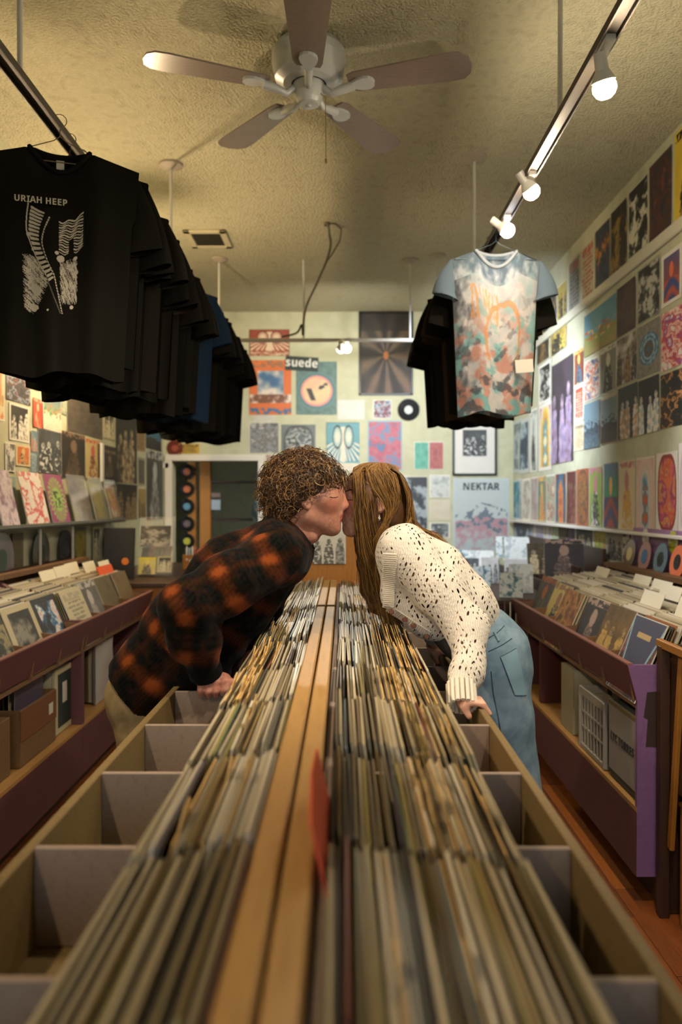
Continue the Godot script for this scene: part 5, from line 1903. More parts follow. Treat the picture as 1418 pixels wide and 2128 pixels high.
	for z in [2.365, 2.475]:
		chain(jf, [[0.395, 1.13, z, 0.088], [0.45, 1.035, z, 0.107], [0.462, 0.98, z, 0.103]], 0.04)
	for z in [2.335, 2.505]:
		chain(jf, [[0.462, 0.98, z, 0.098], [0.468, 0.84, z, 0.096], [0.525, 0.55, z, 0.083], [0.59, 0.09, z, 0.092]], 0.03)
	jf.cut = [[P(0.42, 1.142, 2.42), Vector3(-0.45, 0.89, 0)]]
	m = MB.new()
	jf.build(0.0105, m, func(p: Vector3) -> Color:
		var n := fold.get_noise_3dv(p * 2.2) * 0.5 + fine.get_noise_3dv(p * 0.8) * 0.5
		return lin("#50687c").lerp(lin("#8296a4"), clampf(0.45 + n * 0.6, 0, 1)))
	var jeans := put.call("jeans", m, vmat("blue denim", 0.9, 0.3), o) as MeshInstance3D
	jeans.set_meta("label", "light blue denim jeans")
	# seams and pocket laid on the surface (seen from the side)
	var on := func(x: float, y: float, lift := 0.0) -> Vector3: return jf.hit(P(x, y, 1.9), Vector3(0, 0, -1)) + Vector3(0, 0, lift)
	var W := func(px: float, py: float) -> Vector2: return Vector2((px - 714.0) / 700.0, 1.49 + (1047.0 - py) / 700.0)
	var line := func(pp: Array, n: int, r: float, called: String, mt: Material) -> void:
		var pts := PackedVector3Array()
		for q in n + 1:
			var t := float(q) / n * (pp.size() - 1)
			var k := mini(int(t), pp.size() - 2)
			var w: Vector2 = W.call(pp[k][0], pp[k][1]).lerp(W.call(pp[k + 1][0], pp[k + 1][1]), t - k)
			pts.append(on.call(w.x, w.y))
		var mm := MB.new()
		mm.tube(pts, r, -1, 5)
		put.call(called, mm, mt, jeans)
	var seamm := mat("denim seam", "#2f4656", 0.9)
	var band := mat("denim band", "#6f8a98", 0.9)
	line.call([[1006, 1322], [1028, 1310], [1046, 1298]], 10, 0.0014, "waistband_seam", seamm)
	line.call([[1008, 1346], [1034, 1334], [1058, 1322]], 10, 0.0014, "yoke_seam", seamm)
	line.call([[1012, 1385], [1016, 1425], [1026, 1480], [1036, 1540], [1050, 1620]], 22, 0.0016, "side_seam", seamm)
	line.call([[1022, 1308], [1030, 1326]], 4, 0.0045, "belt_loop", band)
	m = MB.new()
	var c00: Vector2 = W.call(1031, 1356)
	var c10: Vector2 = W.call(1066, 1341)
	var c01: Vector2 = W.call(1060, 1432)
	var c11: Vector2 = W.call(1088, 1436)
	m.grid(9, 12, func(u: float, v: float) -> Vector3:
		var w := c01.lerp(c11, u).lerp(c00.lerp(c10, u), v)
		return on.call(w.x, w.y, 0.0035))
	put.call("back_pocket", m, mat("denim pocket", "#6c8998", 0.9), jeans)
	line.call([[1031, 1356], [1066, 1341]], 6, 0.0016, "pocket_seam", seamm)
	line.call([[1031, 1356], [1045, 1392], [1060, 1432], [1088, 1436]], 16, 0.0016, "pocket_seam", seamm)
	for z in [2.335, 2.505]:
		var sf := Field.new()
		chain(sf, [[0.66, 0.05, z, 0.034], [0.57, 0.036, z, 0.038], [0.50, 0.03, z, 0.03]], 0.02)
		sf.cap(P(0.60, 0.1, z), P(0.60, 0.05, z), 0.035, 0.036, 0.02)
		sf.cut = [[P(0, 0.002, 0), Vector3(0, -1, 0)]]
		m = MB.new()
		sf.build(0.012, m, func(_p: Vector3) -> Color: return lin("#c0b8a8"))
		put.call("shoe", m, vmat("shoe leather", 0.5), o)
	# --- long straight hair
	var hm := MB.new()
	var hf := Field.new()
	hf.ell(hc + Vector3(0.016, 0.036, 0), Vector3(0.090, 0.081, 0.077), 0.02)
	hf.ell(hc + Vector3(0.05, 0.0, 0), Vector3(0.055, 0.09, 0.076), 0.02)
	# mass hanging before the shoulder and down to the records
	chain(hf, [[0.062, 1.39, 2.46, 0.018], [0.065, 1.30, 2.46, 0.018], [0.075, 1.22, 2.46, 0.018], [0.10, 1.165, 2.455, 0.015], [0.16, 1.12, 2.45, 0.008]], 0.03)
	chain(hf, [[0.16, 1.45, 2.43, 0.05], [0.20, 1.42, 2.43, 0.026], [0.285, 1.37, 2.43, 0.016]], 0.03)
	hf.build(0.009, hm, func(_p: Vector3) -> Color: return lin("#4a3016"))
	var r := RandomNumberGenerator.new()
	r.seed = 40
	var tones := [lin("#64441f"), lin("#7b5829"), lin("#523619"), lin("#8c6933"), lin("#6e4c23"), lin("#452c15"), lin("#84602d")]
	for q in 4200:
		hm.col = tones[r.randi() % 7] * r.randf_range(0.8, 1.15)
		var z := r.randf_range(-1.0, 1.0)
		var part_z := 0.012
		var side := 1.0 if z > part_z else -1.0
		var kind := r.randf()
		var az := absf(z)
		# root along the parting from brow to crown
		var rootf := r.randf_range(-0.085, 0.075)
		var jit := func(a: float) -> Vector3: return Vector3(r.randfn() * a, r.randfn() * a, r.randfn() * a)
		var e := func(x: float, y: float, zz: float) -> Vector3: return hc + Vector3(x, y, zz)
		var rx := rootf
		var ry := 0.035 + 0.089 * sqrt(maxf(0.0, 1.0 - pow((rx - 0.012) / 0.108, 2.0)))
		var root: Vector3 = e.call(rx, ry, part_z * side)
		if kind < 0.34:
			# front lock: over the temple, past the cheek, straight down before the shoulder
			var u := r.randf()
			var zz := side * (0.058 + 0.028 * r.randf())
			var fx := lerpf(-0.066, -0.036, u) if r.randf() < 0.93 else lerpf(-0.036, 0.0, r.randf())
			if rootf > 0.0: root = e.call(-rootf * 0.9 + 0.0, ry, part_z * side)
			var low := r.randf_range(0.29, 0.40)
			var drift := 0.02 + 0.11 * pow(u, 1.5) + maxf(0.0, low - 0.33) * 0.9
			var pts := [root, e.call(lerpf(-0.070, -0.035, u), 0.088, zz * 0.66), e.call(fx, 0.03, zz), e.call(fx + 0.006, -0.06, zz * 1.05), e.call(fx + 0.014 + 0.02 * u, -0.16, zz * 0.95), e.call(fx + 0.02 + drift * 0.5, -0.26, zz * 0.8), e.call(fx + 0.02 + drift, -low + 0.01, zz * 0.8)]
			for k in range(2, pts.size()): pts[k] += jit.call(0.0016 + 0.0010 * k)
			strand(hm, pts, 0.0011, 0.0006, 18)
		elif kind < 0.60:
			# tucked behind the ear, then forward over the shoulder's front
			var zz := side * (0.072 + 0.018 * r.randf())
			var u := r.randf()
			var low := r.randf_range(0.28, 0.39)
			var pts := [root, e.call(lerpf(-0.03, 0.045, u), 0.098, zz * 0.70), e.call(lerpf(-0.012, 0.07, u), 0.045, zz * 1.0), e.call(lerpf(0.034, 0.062, u), -0.02, zz * 1.04), e.call(0.02 - 0.02 * u, -0.12, zz * 1.02), e.call(0.0 + 0.03 * u, -0.22, zz * 0.95), e.call(0.03 + 0.06 * u, -low, zz * 0.85)]
			for k in range(2, pts.size()): pts[k] += jit.call(0.0016 + 0.0009 * k)
			strand(hm, pts, 0.0011, 0.0006, 18)
		else:
			# back: down the back of the head, over the shoulder and along the back
			var zz := side * 0.088 * pow(az, 0.7)
			var u := r.randf()
			if rootf < 0.0: root = e.call(-rootf, ry, part_z * side)
			var over := u < 0.55
			var pts := [root, e.call(0.075, 0.085, zz * 0.75), e.call(0.102, 0.02, zz), e.call(0.108, -0.045, zz * 1.02)]
			if over:
				var far := r.randf_range(0.5, 1.0)
				pts.append_array([e.call(0.125, -0.085, zz * 0.9), P(0.285, 1.384, -hc.z + 0.0) + Vector3(0, 0, zz * 0.7), P(0.36, 1.305, 2.43) + Vector3(0, 0, zz * 0.7)])
				if far > 0.6: pts.append(P(0.43, 1.215, 2.43) + Vector3(0, 0, zz * 0.7))
				if far > 0.75: pts.append(P(0.475, 1.13, 2.43) + Vector3(0, 0, zz * 0.6))
			else:
				pts.append_array([e.call(0.085, -0.09, zz * 1.1 + 0.01 * side), e.call(0.045, -0.15, side * 0.085), e.call(0.03, -0.24, side * 0.08), e.call(0.06, -0.34, side * 0.07)])
			for k in range(2, pts.size()): pts[k] += jit.call(0.0016 + 0.0009 * k)
			strand(hm, pts, 0.0011, 0.0006, 18)
	var ho := put.call("hair", hm, vmat("straight hair", 0.5, 0.4), o) as MeshInstance3D
	ho.set_meta("label", "long straight fair hair")

# open crochet: slanted eyelets in wandering rows, knitted ground between
func crochet() -> Image:
	var N := 512
	var im := Image.create(N, N, false, Image.FORMAT_RGBA8)
	var n := FastNoiseLite.new()
	n.frequency = 0.012; n.seed = 2
	for y in N:
		for x in N:
			var s := 0.86 + 0.14 * absf(sin(x * 0.20 + sin(y * 0.06) * 1.4)) * (0.7 + 0.3 * absf(sin(y * 0.33)))
			im.set_pixel(x, y, Color(s, s, s, 1))
	var r := RandomNumberGenerator.new()
	r.seed = 3
	var G := 15
	var step := float(N) / G
	for j in G:
		for i in G:
			var v := n.get_noise_2d(i * 17.0, j * 9.0)
			if v < -0.2 or (i * 5 + j * 3) % 8 == 0: continue
			var cx := i * step + (step * 0.5 if j % 2 else 0.0) + sin(j * 0.6) * 6.0 + r.randf_range(-3, 3)
			var cy := j * step + r.randf_range(-3, 3)
			var big := 1.35 if (i + j * 2) % 5 == 0 else r.randf_range(0.6, 1.0)
			var w := r.randf_range(4.2, 6.2) * big
			var h := r.randf_range(8.0, 13.0) * big
			var sl := 0.35 if (j / 3) % 2 else -0.3
			for yy in range(-20, 21):
				if absf(yy) > h: continue
				var half := w * sqrt(1.0 - (yy / h) * (yy / h))
				for xx in range(int(-half), int(half) + 1):
					im.set_pixel(posmod(int(cx + xx + yy * sl), N), posmod(int(cy + yy), N), Color(0.6, 0.55, 0.5, 0))
	return im

# ------------------------------------------------------------------ everything else
func box_part(called: String, ctr: Vector3, s: Vector3, mt: Material, parent: Node, bev := 0.003, bs := Basis()) -> MeshInstance3D:
	var m := MB.new()
	m.cbox(ctr, s, bev, bs)
	return part(called, m, mt, parent)

func record_row(x0: float, x1: float, y: float, d0: float, d1: float, n: int, words: String, group: String, face_z := false) -> void:
	# n upright records between two points, faces along the row
	for k in n:
		var t := (k + 0.5) / n
		var q := pick_sleeve()
		var o := single("record", q[1], vmat("record sleeve card"), "%s edged %s, %s in its row" % [q[2], words, nth(k + 1)], "record", group, P(lerpf(x0, x1, t), y + 0.156 + rr(-0.002, 0.004), lerpf(d0, d1, t)))
		o.rotation = Vector3(0.0 if not face_z else rr(-0.03, 0.03), (0.0 if face_z else PI / 2) + rr(-0.02, 0.02), 0 if face_z else rr(-0.03, 0.03))

func make_small_things() -> void:
	var wood := grainy("dark cabinet wood", ["#2c190d", "#3a2212", "#321d0f"], 0.03, Vector3(8, 1, 8), 0.5)
	var oak := grainy("orange oak", ["#7d4f1a", "#93611f", "#86571c"], 0.03, Vector3(8, 1, 8), 0.5)
	var card := grainy("brown cardboard", ["#5c4222", "#6b4e2a", "#624725"], 0.04, Vector3.ONE * 4, 0.85)
	# --- under one wall counter: cardboard box of records, boxed set, white bag of records
	var b := thing("cardboard_box", "open brown cardboard box of records under the wall counter", "box", P(-1.53, 0.375, 3.46))
	box_part("base", Vector3(0, 0.005, 0), Vector3(0.34, 0.01, 0.40), card, b)
	for s in [-1, 1]:
		box_part("side", Vector3(0.17 * s, 0.125, 0), Vector3(0.006, 0.24, 0.40), card, b, 0.001)
		box_part("side", Vector3(0, 0.125, 0.197 * s), Vector3(0.335, 0.24, 0.006), card, b, 0.001)
	box_part("lid_band", Vector3(0.1745, 0.175, 0), Vector3(0.004, 0.13, 0.404), grainy("rust cardboard", ["#5a3416", "#6b3f1b", "#623a19"], 0.04, Vector3.ONE * 4, 0.85), b, 0.001)
	box_part("label", Vector3(0.1775, 0.17, -0.13), Vector3(0.001, 0.05, 0.05), mat("white label", "#b8b4a8", 0.8), b, 0.0003)
	record_row(-1.67, -1.39, 0.386, 3.46, 3.46, 12, "record standing in the open cardboard box", "records in the cardboard box")
	b = thing("cardboard_box", "dim brown cardboard box at the end of the counter shelf", "box", P(-1.55, 0.375, 2.98))
	box_part("body", Vector3(0, 0.12, 0), Vector3(0.36, 0.24, 0.42), card, b)
	box_part("tape", Vector3(0.181, 0.12, 0), Vector3(0.001, 0.24, 0.05), mat("parcel tape", "#6e5530", 0.3), b, 0.0003)
	b = thing("record_box_set", "cream record box with a black window and white sticker under the wall counter", "box set", P(-1.50, 0.376, 3.85))
	var cv := part("front", cover("set_box", "#a89e7c", 0.30, 0.012, 0.315), atlas_m, b, Vector3(0.118, 0.16, 0))
	cv.rotation.y = PI / 2
	box_part("sticker", Vector3(0.1255, 0.19, 0.02), Vector3(0.001, 0.1, 0.06), mat("white label", "#b8b4a8", 0.8), b, 0.0003)
	box_part("case", Vector3(0, 0.158, 0), Vector3(0.22, 0.312, 0.298), mat("cream case", "#a29a80", 0.7), b)
	b = thing("record_bundle", "bundle of records behind a crumpled white bag under the wall counter", "records", P(-1.52, 0.376, 4.46))
	var m := MB.new()
	m.grid(8, 8, func(u: float, v: float) -> Vector3: return Vector3(0.150 + 0.008 * sin(u * 7.0) * sin(v * 6.0), 0.002 + v * 0.325, 0.17 - u * 0.34))
	m.grid(8, 8, func(u: float, v: float) -> Vector3: return Vector3(0.140, 0.002 + v * 0.32, 0.17 - u * 0.34), Rect2(0, 0, 1, 1), true)
	part("white_bag", m, mat("white plastic bag", "#aaa6a2", 0.5), b)
	var pm := MB.new()
	for k in 26: pm.join(pick_sleeve()[0], Transform3D(Basis(Vector3.UP, PI / 2), Vector3(0.128 - k * 0.0105, 0.157 + rr(-0.002, 0.006), rr(-0.004, 0.004))))
	var st := part("packed_records", pm, vmat("record sleeve card"), b)
	st.set_meta("kind", "stuff")
	# --- under the facing counter: partition, boxed set, milk crate, lettered box
	box_single("shelf_partition", P(1.36, 0.56, 4.36), Vector3(0.52, 0.36, 0.03), mat("red brown board", "#4a1c14", 0.6), "red brown upright board on the counter shelf", "board")
	b = thing("record_box_set", "plain cream record box standing on the counter shelf by the milk crate", "box set", P(1.268, 0.376, 3.84))
	box_part("case", Vector3(0, 0.157, 0), Vector3(0.32, 0.313, 0.2), mat("cream case", "#a29a80", 0.7), b)
	box_part("spine", Vector3(-0.162, 0.157, 0), Vector3(0.004, 0.313, 0.205), mat("cream spine", "#8f8768", 0.7), b, 0.001)
	milk_crate(P(1.262, 0.376, 3.42))
	b = thing("record_box_set", "white lettered record box in the counter's open end shelf", "box set", P(1.168, 0.376, 3.045))
	box_part("case", Vector3(0.05, 0.157, 0), Vector3(0.24, 0.313, 0.31), mat("grey case", "#4a4c44", 0.7), b)
	var fr := sheet(0.30, 0.305, "header0", 0.0005)
	box_part("front", Vector3(-0.074, 0.17, 0), Vector3(0.006, 0.27, 0.30), mat("white board", "#8f8a84", 0.7), b, 0.001)
	box_part("top_strip", Vector3(-0.0745, 0.306, 0), Vector3(0.006, 0.02, 0.305), mat("tan strip", "#6e5c36", 0.7), b, 0.001)
	var lt := lettering("LYC TORRES", 0.034, mat("dark print", "#23282c", 0.7), b, Vector3(-0.0785, 0.175, 0.0))
	lt.rotation.y = -PI / 2
	record_row(1.32, 1.42, 0.69 - 0.31, 3.04, 3.04, 0, "", "")
	# --- tall dark cabinet at the end of the facing counter, open on the aisle side
	b = thing("wooden_cabinet", "tall dark wooden cabinet with an open side at the end of the wall counter", "cabinet", P(1.44, 0, 2.62))
	box_part("rear_panel", Vector3(0, 0.49, -0.205), Vector3(0.6, 0.98, 0.018), wood, b)
	box_part("front_panel", Vector3(0, 0.49, 0.29), Vector3(0.6, 0.98, 0.018), wood, b)
	for z in [-0.185, 0.27]: box_part("corner_post", Vector3(-0.285, 0.49, z), Vector3(0.035, 0.98, 0.035), wood, b)
	box_part("top_rail", Vector3(-0.29, 0.985, 0.04), Vector3(0.022, 0.03, 0.52), oak, b)
	box_part("side_board", Vector3(-0.26, 0.72, 0.04), Vector3(0.012, 0.5, 0.44), wood, b)
	box_part("brace", Vector3(-0.275, 0.62, -0.10), Vector3(0.016, 0.72, 0.03), oak, b, 0.002, Basis(Vector3.RIGHT, 0.12))
	box_part("top_board", Vector3(0.01, 0.93, 0.04), Vector3(0.56, 0.016, 0.47), wood, b)
	b = thing("wooden_crate", "small open wooden shelf crate on the floor by the tall cabinet", "crate", P(1.34, 0.0, 2.60))
	for z in [-0.14, 0.16]: box_part("side", Vector3(0, 0.21, z), Vector3(0.30, 0.42, 0.016), oak, b)
	box_part("top", Vector3(0, 0.428, 0.01), Vector3(0.31, 0.016, 0.33), oak, b)
	box_part("shelf", Vector3(0, 0.2, 0.01), Vector3(0.30, 0.012, 0.29), oak, b)
	box_part("back", Vector3(0.145, 0.21, 0.01), Vector3(0.01, 0.42, 0.29), wood, b)
	# --- wooden cabinet at the end of the centre counters, with flyer; white packet
	b = thing("wooden_stand", "orange wooden cabinet standing at the far end of the centre counters", "cabinet", P(-0.02, 0, 4.12))
	box_part("lower_body", Vector3(-0.05, 0.53, 0), Vector3(0.86, 1.06, 0.5), oak, b, 0.005)
	box_part("upper_body", Vector3(0.0, 1.20, 0.02), Vector3(0.38, 0.28, 0.4), oak, b, 0.005)
	box_part("upper_door", Vector3(0.0, 1.20, 0.222), Vector3(0.36, 0.26, 0.006), oak, b, 0.002)
	var fy := single("flyer", sheet(0.165, 0.17, "news", 0.001), atlas_m, "grey photocopied flyer taped to the orange cabinet", "flyer", "", P(-0.07, 1.275, 3.889))
	b = thing("packet", "white packet with a blue band on the orange cabinet", "packet", P(-0.32, 1.062, 4.0))
	box_part("body", Vector3(0, 0.09, 0), Vector3(0.12, 0.18, 0.10), mat("white packet", "#b4b6b6", 0.5), b, 0.01)
	box_part("band", Vector3(0.01, 0.105, 0.0), Vector3(0.105, 0.05, 0.104), mat("blue band", "#1f5a96", 0.5), b, 0.004)
	# --- desk by the back door with display rack, disc tower and a basket of cases
	b = thing("shop_desk", "brown wooden desk beside the back door", "desk", P(-1.42, 0, 6.3))
	box_part("top", Vector3(0, 0.93, 0), Vector3(0.84, 0.03, 1.9), wood, b)
	box_part("front", Vector3(0.38, 0.46, 0), Vector3(0.02, 0.91, 1.86), oak, b)
	box_part("end", Vector3(0, 0.46, 0.92), Vector3(0.78, 0.91, 0.02), oak, b)
	b = thing("disc_tower", "black upright stand with an orange spot beside the wall bins", "stand", P(-1.62, 0.946, 5.62))
	box_part("panel", Vector3(0, 0.17, 0), Vector3(0.22, 0.40, 0.03), mat("black card", "#121110", 0.5), b, 0.004, Basis(Vector3.RIGHT, -0.12))
	m = MB.new()
	m.lathe([Vector2(0.026, 0.0), Vector2(0.026, 0.004), Vector2(0, 0.004)], Transform3D(Basis(Vector3.RIGHT, PI / 2 - 0.12), Vector3(0.05, 0.13, 0.022)), 18)
	part("spot", m, mat("orange spot", "#b8641c", 0.6), b)
	b = thing("display_rack", "clear acrylic rack of magazines on the desk", "display rack", P(-1.42, 0.946, 5.75))
	var acr := mat("clear acrylic", "#ffffff", 0.08)
	for k in 3:
		box_part("pocket", Vector3(0, 0.07 + 0.13 * k, -0.05 - 0.05 * k), Vector3(0.26, 0.11, 0.004), acr, b, 0.001, Basis(Vector3.RIGHT, -0.25))
	box_part("back", Vector3(0, 0.22, -0.16), Vector3(0.27, 0.46, 0.006), acr, b, 0.001, Basis(Vector3.RIGHT, -0.25))
	for q in [["mag1", 0.0, 0.30, -0.135, 0.23, 0.16, "grey brown magazine in the acrylic rack"], ["mag2", -0.05, 0.08, -0.075, 0.13, 0.13, "yellow leaflet in the acrylic rack"], ["a9", 0.08, 0.09, -0.08, 0.11, 0.12, "pale leaflet in the acrylic rack"]]:
		var s := single("magazine", sheet(q[4], q[5], q[0], 0.001), atlas_m, q[6], "magazine", "", P(-1.42 + q[1], 0.946 + q[2], 5.75 - q[3]))
		s.rotation.x = -0.25
	b = thing("wire_basket", "small basket of disc cases on the desk by the back door", "basket", P(-1.20, 0.946, 6.55))
	for s in [-1, 1]:
		box_part("side", Vector3(0.13 * s, 0.06, 0), Vector3(0.008, 0.12, 0.2), oak, b)
		box_part("side", Vector3(0, 0.06, 0.1 * s), Vector3(0.26, 0.12, 0.008), oak, b)
	box_part("base", Vector3(0, 0.006, 0), Vector3(0.26, 0.012, 0.2), oak, b)
	var cc := ["#b4b8bc", "#8aa0ae", "#c0bcb4", "#a83a2c", "#2a2c30", "#6a8a9a", "#b0b4b4", "#8a8a30"]
	for k in 9:
		var cs := single("disc_case", case_mesh(), mat("case " + cc[k % 8], cc[k % 8], 0.25), "%s disc case, %s in the basket by the back door" % [["silver", "pale blue", "cream", "red", "black", "blue grey", "grey", "olive"][k % 8], nth(k + 1)], "disc case", "disc cases in the basket", P(-1.30 + k * 0.024, 1.04 + rr(0, 0.012), 6.53))
		cs.rotation = Vector3(-0.1, PI / 2, -0.45)
	for k in 4:
		var bk := single("book", case_mesh(0.03, 0.24, 0.2), mat("case b%d" % k, ["#2a2420", "#8a3018", "#3c3a30", "#5a1c14"][k], 0.5), "%s book leaning behind the acrylic rack" % ["black", "orange red", "grey", "dark red"][k], "book", "", P(-1.56 + 0.05 * k, 1.052, 6.15))
		bk.rotation = Vector3(0.2, PI / 2, 0)
	# --- rack of discs and small goods beyond the facing counter
	b = thing("display_table", "brown table of discs and leaflets in the far corner", "table", P(1.33, 0, 6.1))
	box_part("top", Vector3(0, 0.86, 0), Vector3(0.76, 0.03, 2.3), wood, b)
	box_part("front", Vector3(-0.36, 0.43, 0), Vector3(0.02, 0.84, 2.26), wood, b)
	box_part("end", Vector3(0, 0.43, 1.13), Vector3(0.72, 0.84, 0.02), wood, b)
	for k in 3: box_part("step", Vector3(0.06 + 0.16 * k, 0.91 + 0.07 * k, -0.05), Vector3(0.02, 0.09 + 0.1 * k, 2.1), wood, b)
	var it := [["cd1", 7.0, 1.03, 1.16, 0.2, 0.2, "teal and white packet"], ["cd3", 6.9, 1.22, 1.14, 0.22, 0.20, "white crumpled packet"], ["cd2", 6.5, 1.06, 1.06, 0.14, 0.16, "dark case with a yellow sticker"], ["cd2", 6.3, 1.20, 1.05, 0.13, 0.16, "grey case with a lime sticker"], ["cd3", 6.1, 1.36, 1.10, 0.2, 0.24, "large pale bag"], ["news", 6.0, 1.13, 1.0, 0.13, 0.2, "white leaflet with a dark picture"], ["cd1", 5.75, 1.02, 0.99, 0.13, 0.15, "teal case"], ["news", 5.8, 1.3, 1.0, 0.2, 0.2, "grey boxed disc"], ["plain1", 5.55, 1.42, 1.04, 0.22, 0.22, "grey cover"], ["cov_navy", 5.3, 1.5, 1.08, 0.26, 0.26, "dark navy cover"], ["cd3", 5.35, 1.22, 0.98, 0.16, 0.2, "pale blue sleeve"], ["cd1", 5.1, 1.10, 0.99, 0.15, 0.16, "teal sleeve"], ["blue_pk", 7.3, 1.2, 1.24, 0.3, 0.16, "sky blue box"], ["cd1", 7.2, 1.5, 1.16, 0.18, 0.2, "dark teal sleeve"], ["plain6", 6.6, 1.45, 1.12, 0.2, 0.22, "green picture sleeve"]]
	for q in it:
		var s := single("disc_case", cover(q[0], "#a8aca8", q[4], 0.012, q[5]), atlas_m, "%s standing on the corner table" % q[6], "disc case", "", P(q[2], (0.877 if q[2] < 1.36 else 0.99 if q[2] < 1.52 else 1.07) + q[5] * 0.5, q[1]))
		s.rotation = Vector3(-0.22, rr(-0.35, 0.1), 0)
	record_row(0.99, 1.0, 0.70, 4.88, 4.93, 0, "", "")
	for k in 5:
		var q := pick_sleeve()
		var s := single("record", q[1], vmat("record sleeve card"), "%s record, %s of those leaning by the corner table" % [q[2], nth(k + 1)], "record", "records leaning by the corner table", P(1.02 + 0.035 * k, 0.92 - 0.2, 4.93 - 0.0 * k))
		s.rotation = Vector3(0, PI / 2 - 0.2, -0.12)
	# --- back room: post with singles, papers, bright wrapped goods
	b = thing("wooden_post", "brown wooden post in the dark back room", "post", P(-1.52, 0, 8.6))
	box_part("post", Vector3(0, 1.0, 0), Vector3(0.12, 2.0, 0.08), oak, b)
	box_part("batten", Vector3(-0.145, 1.0, 0.02), Vector3(0.09, 2.0, 0.04), oak, b)
	for k in 5:
		disc_thing(P(-1.76 + 0.045, 1.84 - 0.19 * k, 8.53), 0.085, Basis(Vector3.RIGHT, PI / 2), "#0d0d0c", ["#8a4420", "#94481c", "#3a6a7a", "#4a3a3c", "#8a861c"][k], "black single with %s label on the back room post" % ["an orange", "a rust", "a blue", "a grey", "a yellow"][k], 0.45)
	for q in [[-1.40, 1.48, 0.10, 0.11, "#8a9aa8", "pale blue notice in the back room"], [-1.40, 1.585, 0.10, 0.05, "#6a5a58", "small grey notice in the back room"]]:
		single("notice", sheet(q[2], q[3], "white", 0.001), mat("paper " + q[4], q[4], 0.7), q[5], "notice", "", P(q[0], q[1], 8.55))
	m = MB.new()
	m.grid(8, 10, func(u: float, v: float) -> Vector3: return P(-1.03 + u * 0.16 - 0.03 * sin(v * 5.0), 1.28 + v * 0.36, 9.0) + Vector3(0, 0, 0.02 * sin(u * 9.0 + v * 7.0)))
	single("plastic_bag", m, mat("pale wrap", "#8aa6b4", 0.2), "pale shiny plastic bag hanging in the back room", "bag")
	b = thing("wooden_shelf", "dark shelves in the back room", "shelf", P(-1.1, 0, 9.4))
	for k in 4: box_part("board", Vector3(0, 0.4 + 0.45 * k, 0), Vector3(1.1, 0.025, 0.3), wood, b)
	for s in [-1, 1]: box_part("upright", Vector3(0.55 * s, 1.0, 0), Vector3(0.03, 2.0, 0.3), wood, b)
	# --- shop till side: small things seen behind the man
	box_single("door_threshold", P(-1.32, 0.008, 8.08), Vector3(0.88, 0.014, 0.2), wood, "wooden threshold strip under the back doorway", "threshold")

func box_single(called: String, at: Vector3, s: Vector3, mt: Material, words: String, cat: String) -> void:
	var m := MB.new()
	m.cbox(Vector3.ZERO, s, 0.003)
	single(called, m, mt, words, cat, "", at)

func case_mesh(t := 0.011, w := 0.142, h := 0.125) -> MB:
	var m := MB.new()
	m.cbox(Vector3.ZERO, Vector3(w, h, t), 0.0015)
	m.cbox(Vector3(-w / 2 + 0.006, 0, 0), Vector3(0.008, h + 0.001, t + 0.001), 0.001)
	return m

func milk_crate(at: Vector3) -> void:
	var o := thing("milk_crate", "white plastic milk crate holding records on the counter shelf", "crate", at)
	var mt := mat("white crate plastic", "#8e897e", 0.4)
	var W := 0.33
	var H := 0.28
	for s in [[Vector3(-W / 2, 0, 0), 0.0], [Vector3(W / 2, 0, 0), 0.0], [Vector3(0, 0, W / 2), PI / 2], [Vector3(0, 0, -W / 2), PI / 2]]:
		var wl := MB.new()
		var bs := Basis(Vector3.UP, s[1])
		wl.cbox(s[0] + Vector3(0, H - 0.02, 0), Vector3(0.016, 0.04, W), 0.003, bs)
		wl.cbox(s[0] + Vector3(0, 0.012, 0), Vector3(0.014, 0.024, W), 0.003, bs)
		for y in [0.10, 0.17]: wl.cbox(s[0] + Vector3(0, y, 0), Vector3(0.008, 0.012, W), 0.002, bs)
		for k in 8: wl.cbox(s[0] + bs * Vector3(0, H / 2, (k - 3.5) * (W - 0.03) / 7.0), Vector3(0.010, H - 0.04, 0.012), 0.002, bs)
		part("wall", wl, mt, o)
	box_part("base", Vector3(0, 0.006, 0), Vector3(W, 0.012, W), mt, o)
	for q in [-1, 1]:
		for z in [-1, 1]: box_part("corner", Vector3(q * W / 2, H / 2, z * W / 2), Vector3(0.022, H, 0.022), mt, o, 0.006)
	var pl := thing("packet", "white packet with a dark slot standing in the milk crate", "packet", at + Vector3(0.02, 0.014, -0.03))
	box_part("body", Vector3(0, 0.16, 0), Vector3(0.2, 0.32, 0.22), mat("grey white packet", "#7d786e", 0.7), pl, 0.01)
	box_part("slot", Vector3(-0.101, 0.27, 0.0), Vector3(0.002, 0.035, 0.05), mat("slot dark", "#0c0b0a", 0.9), pl, 0.0005)

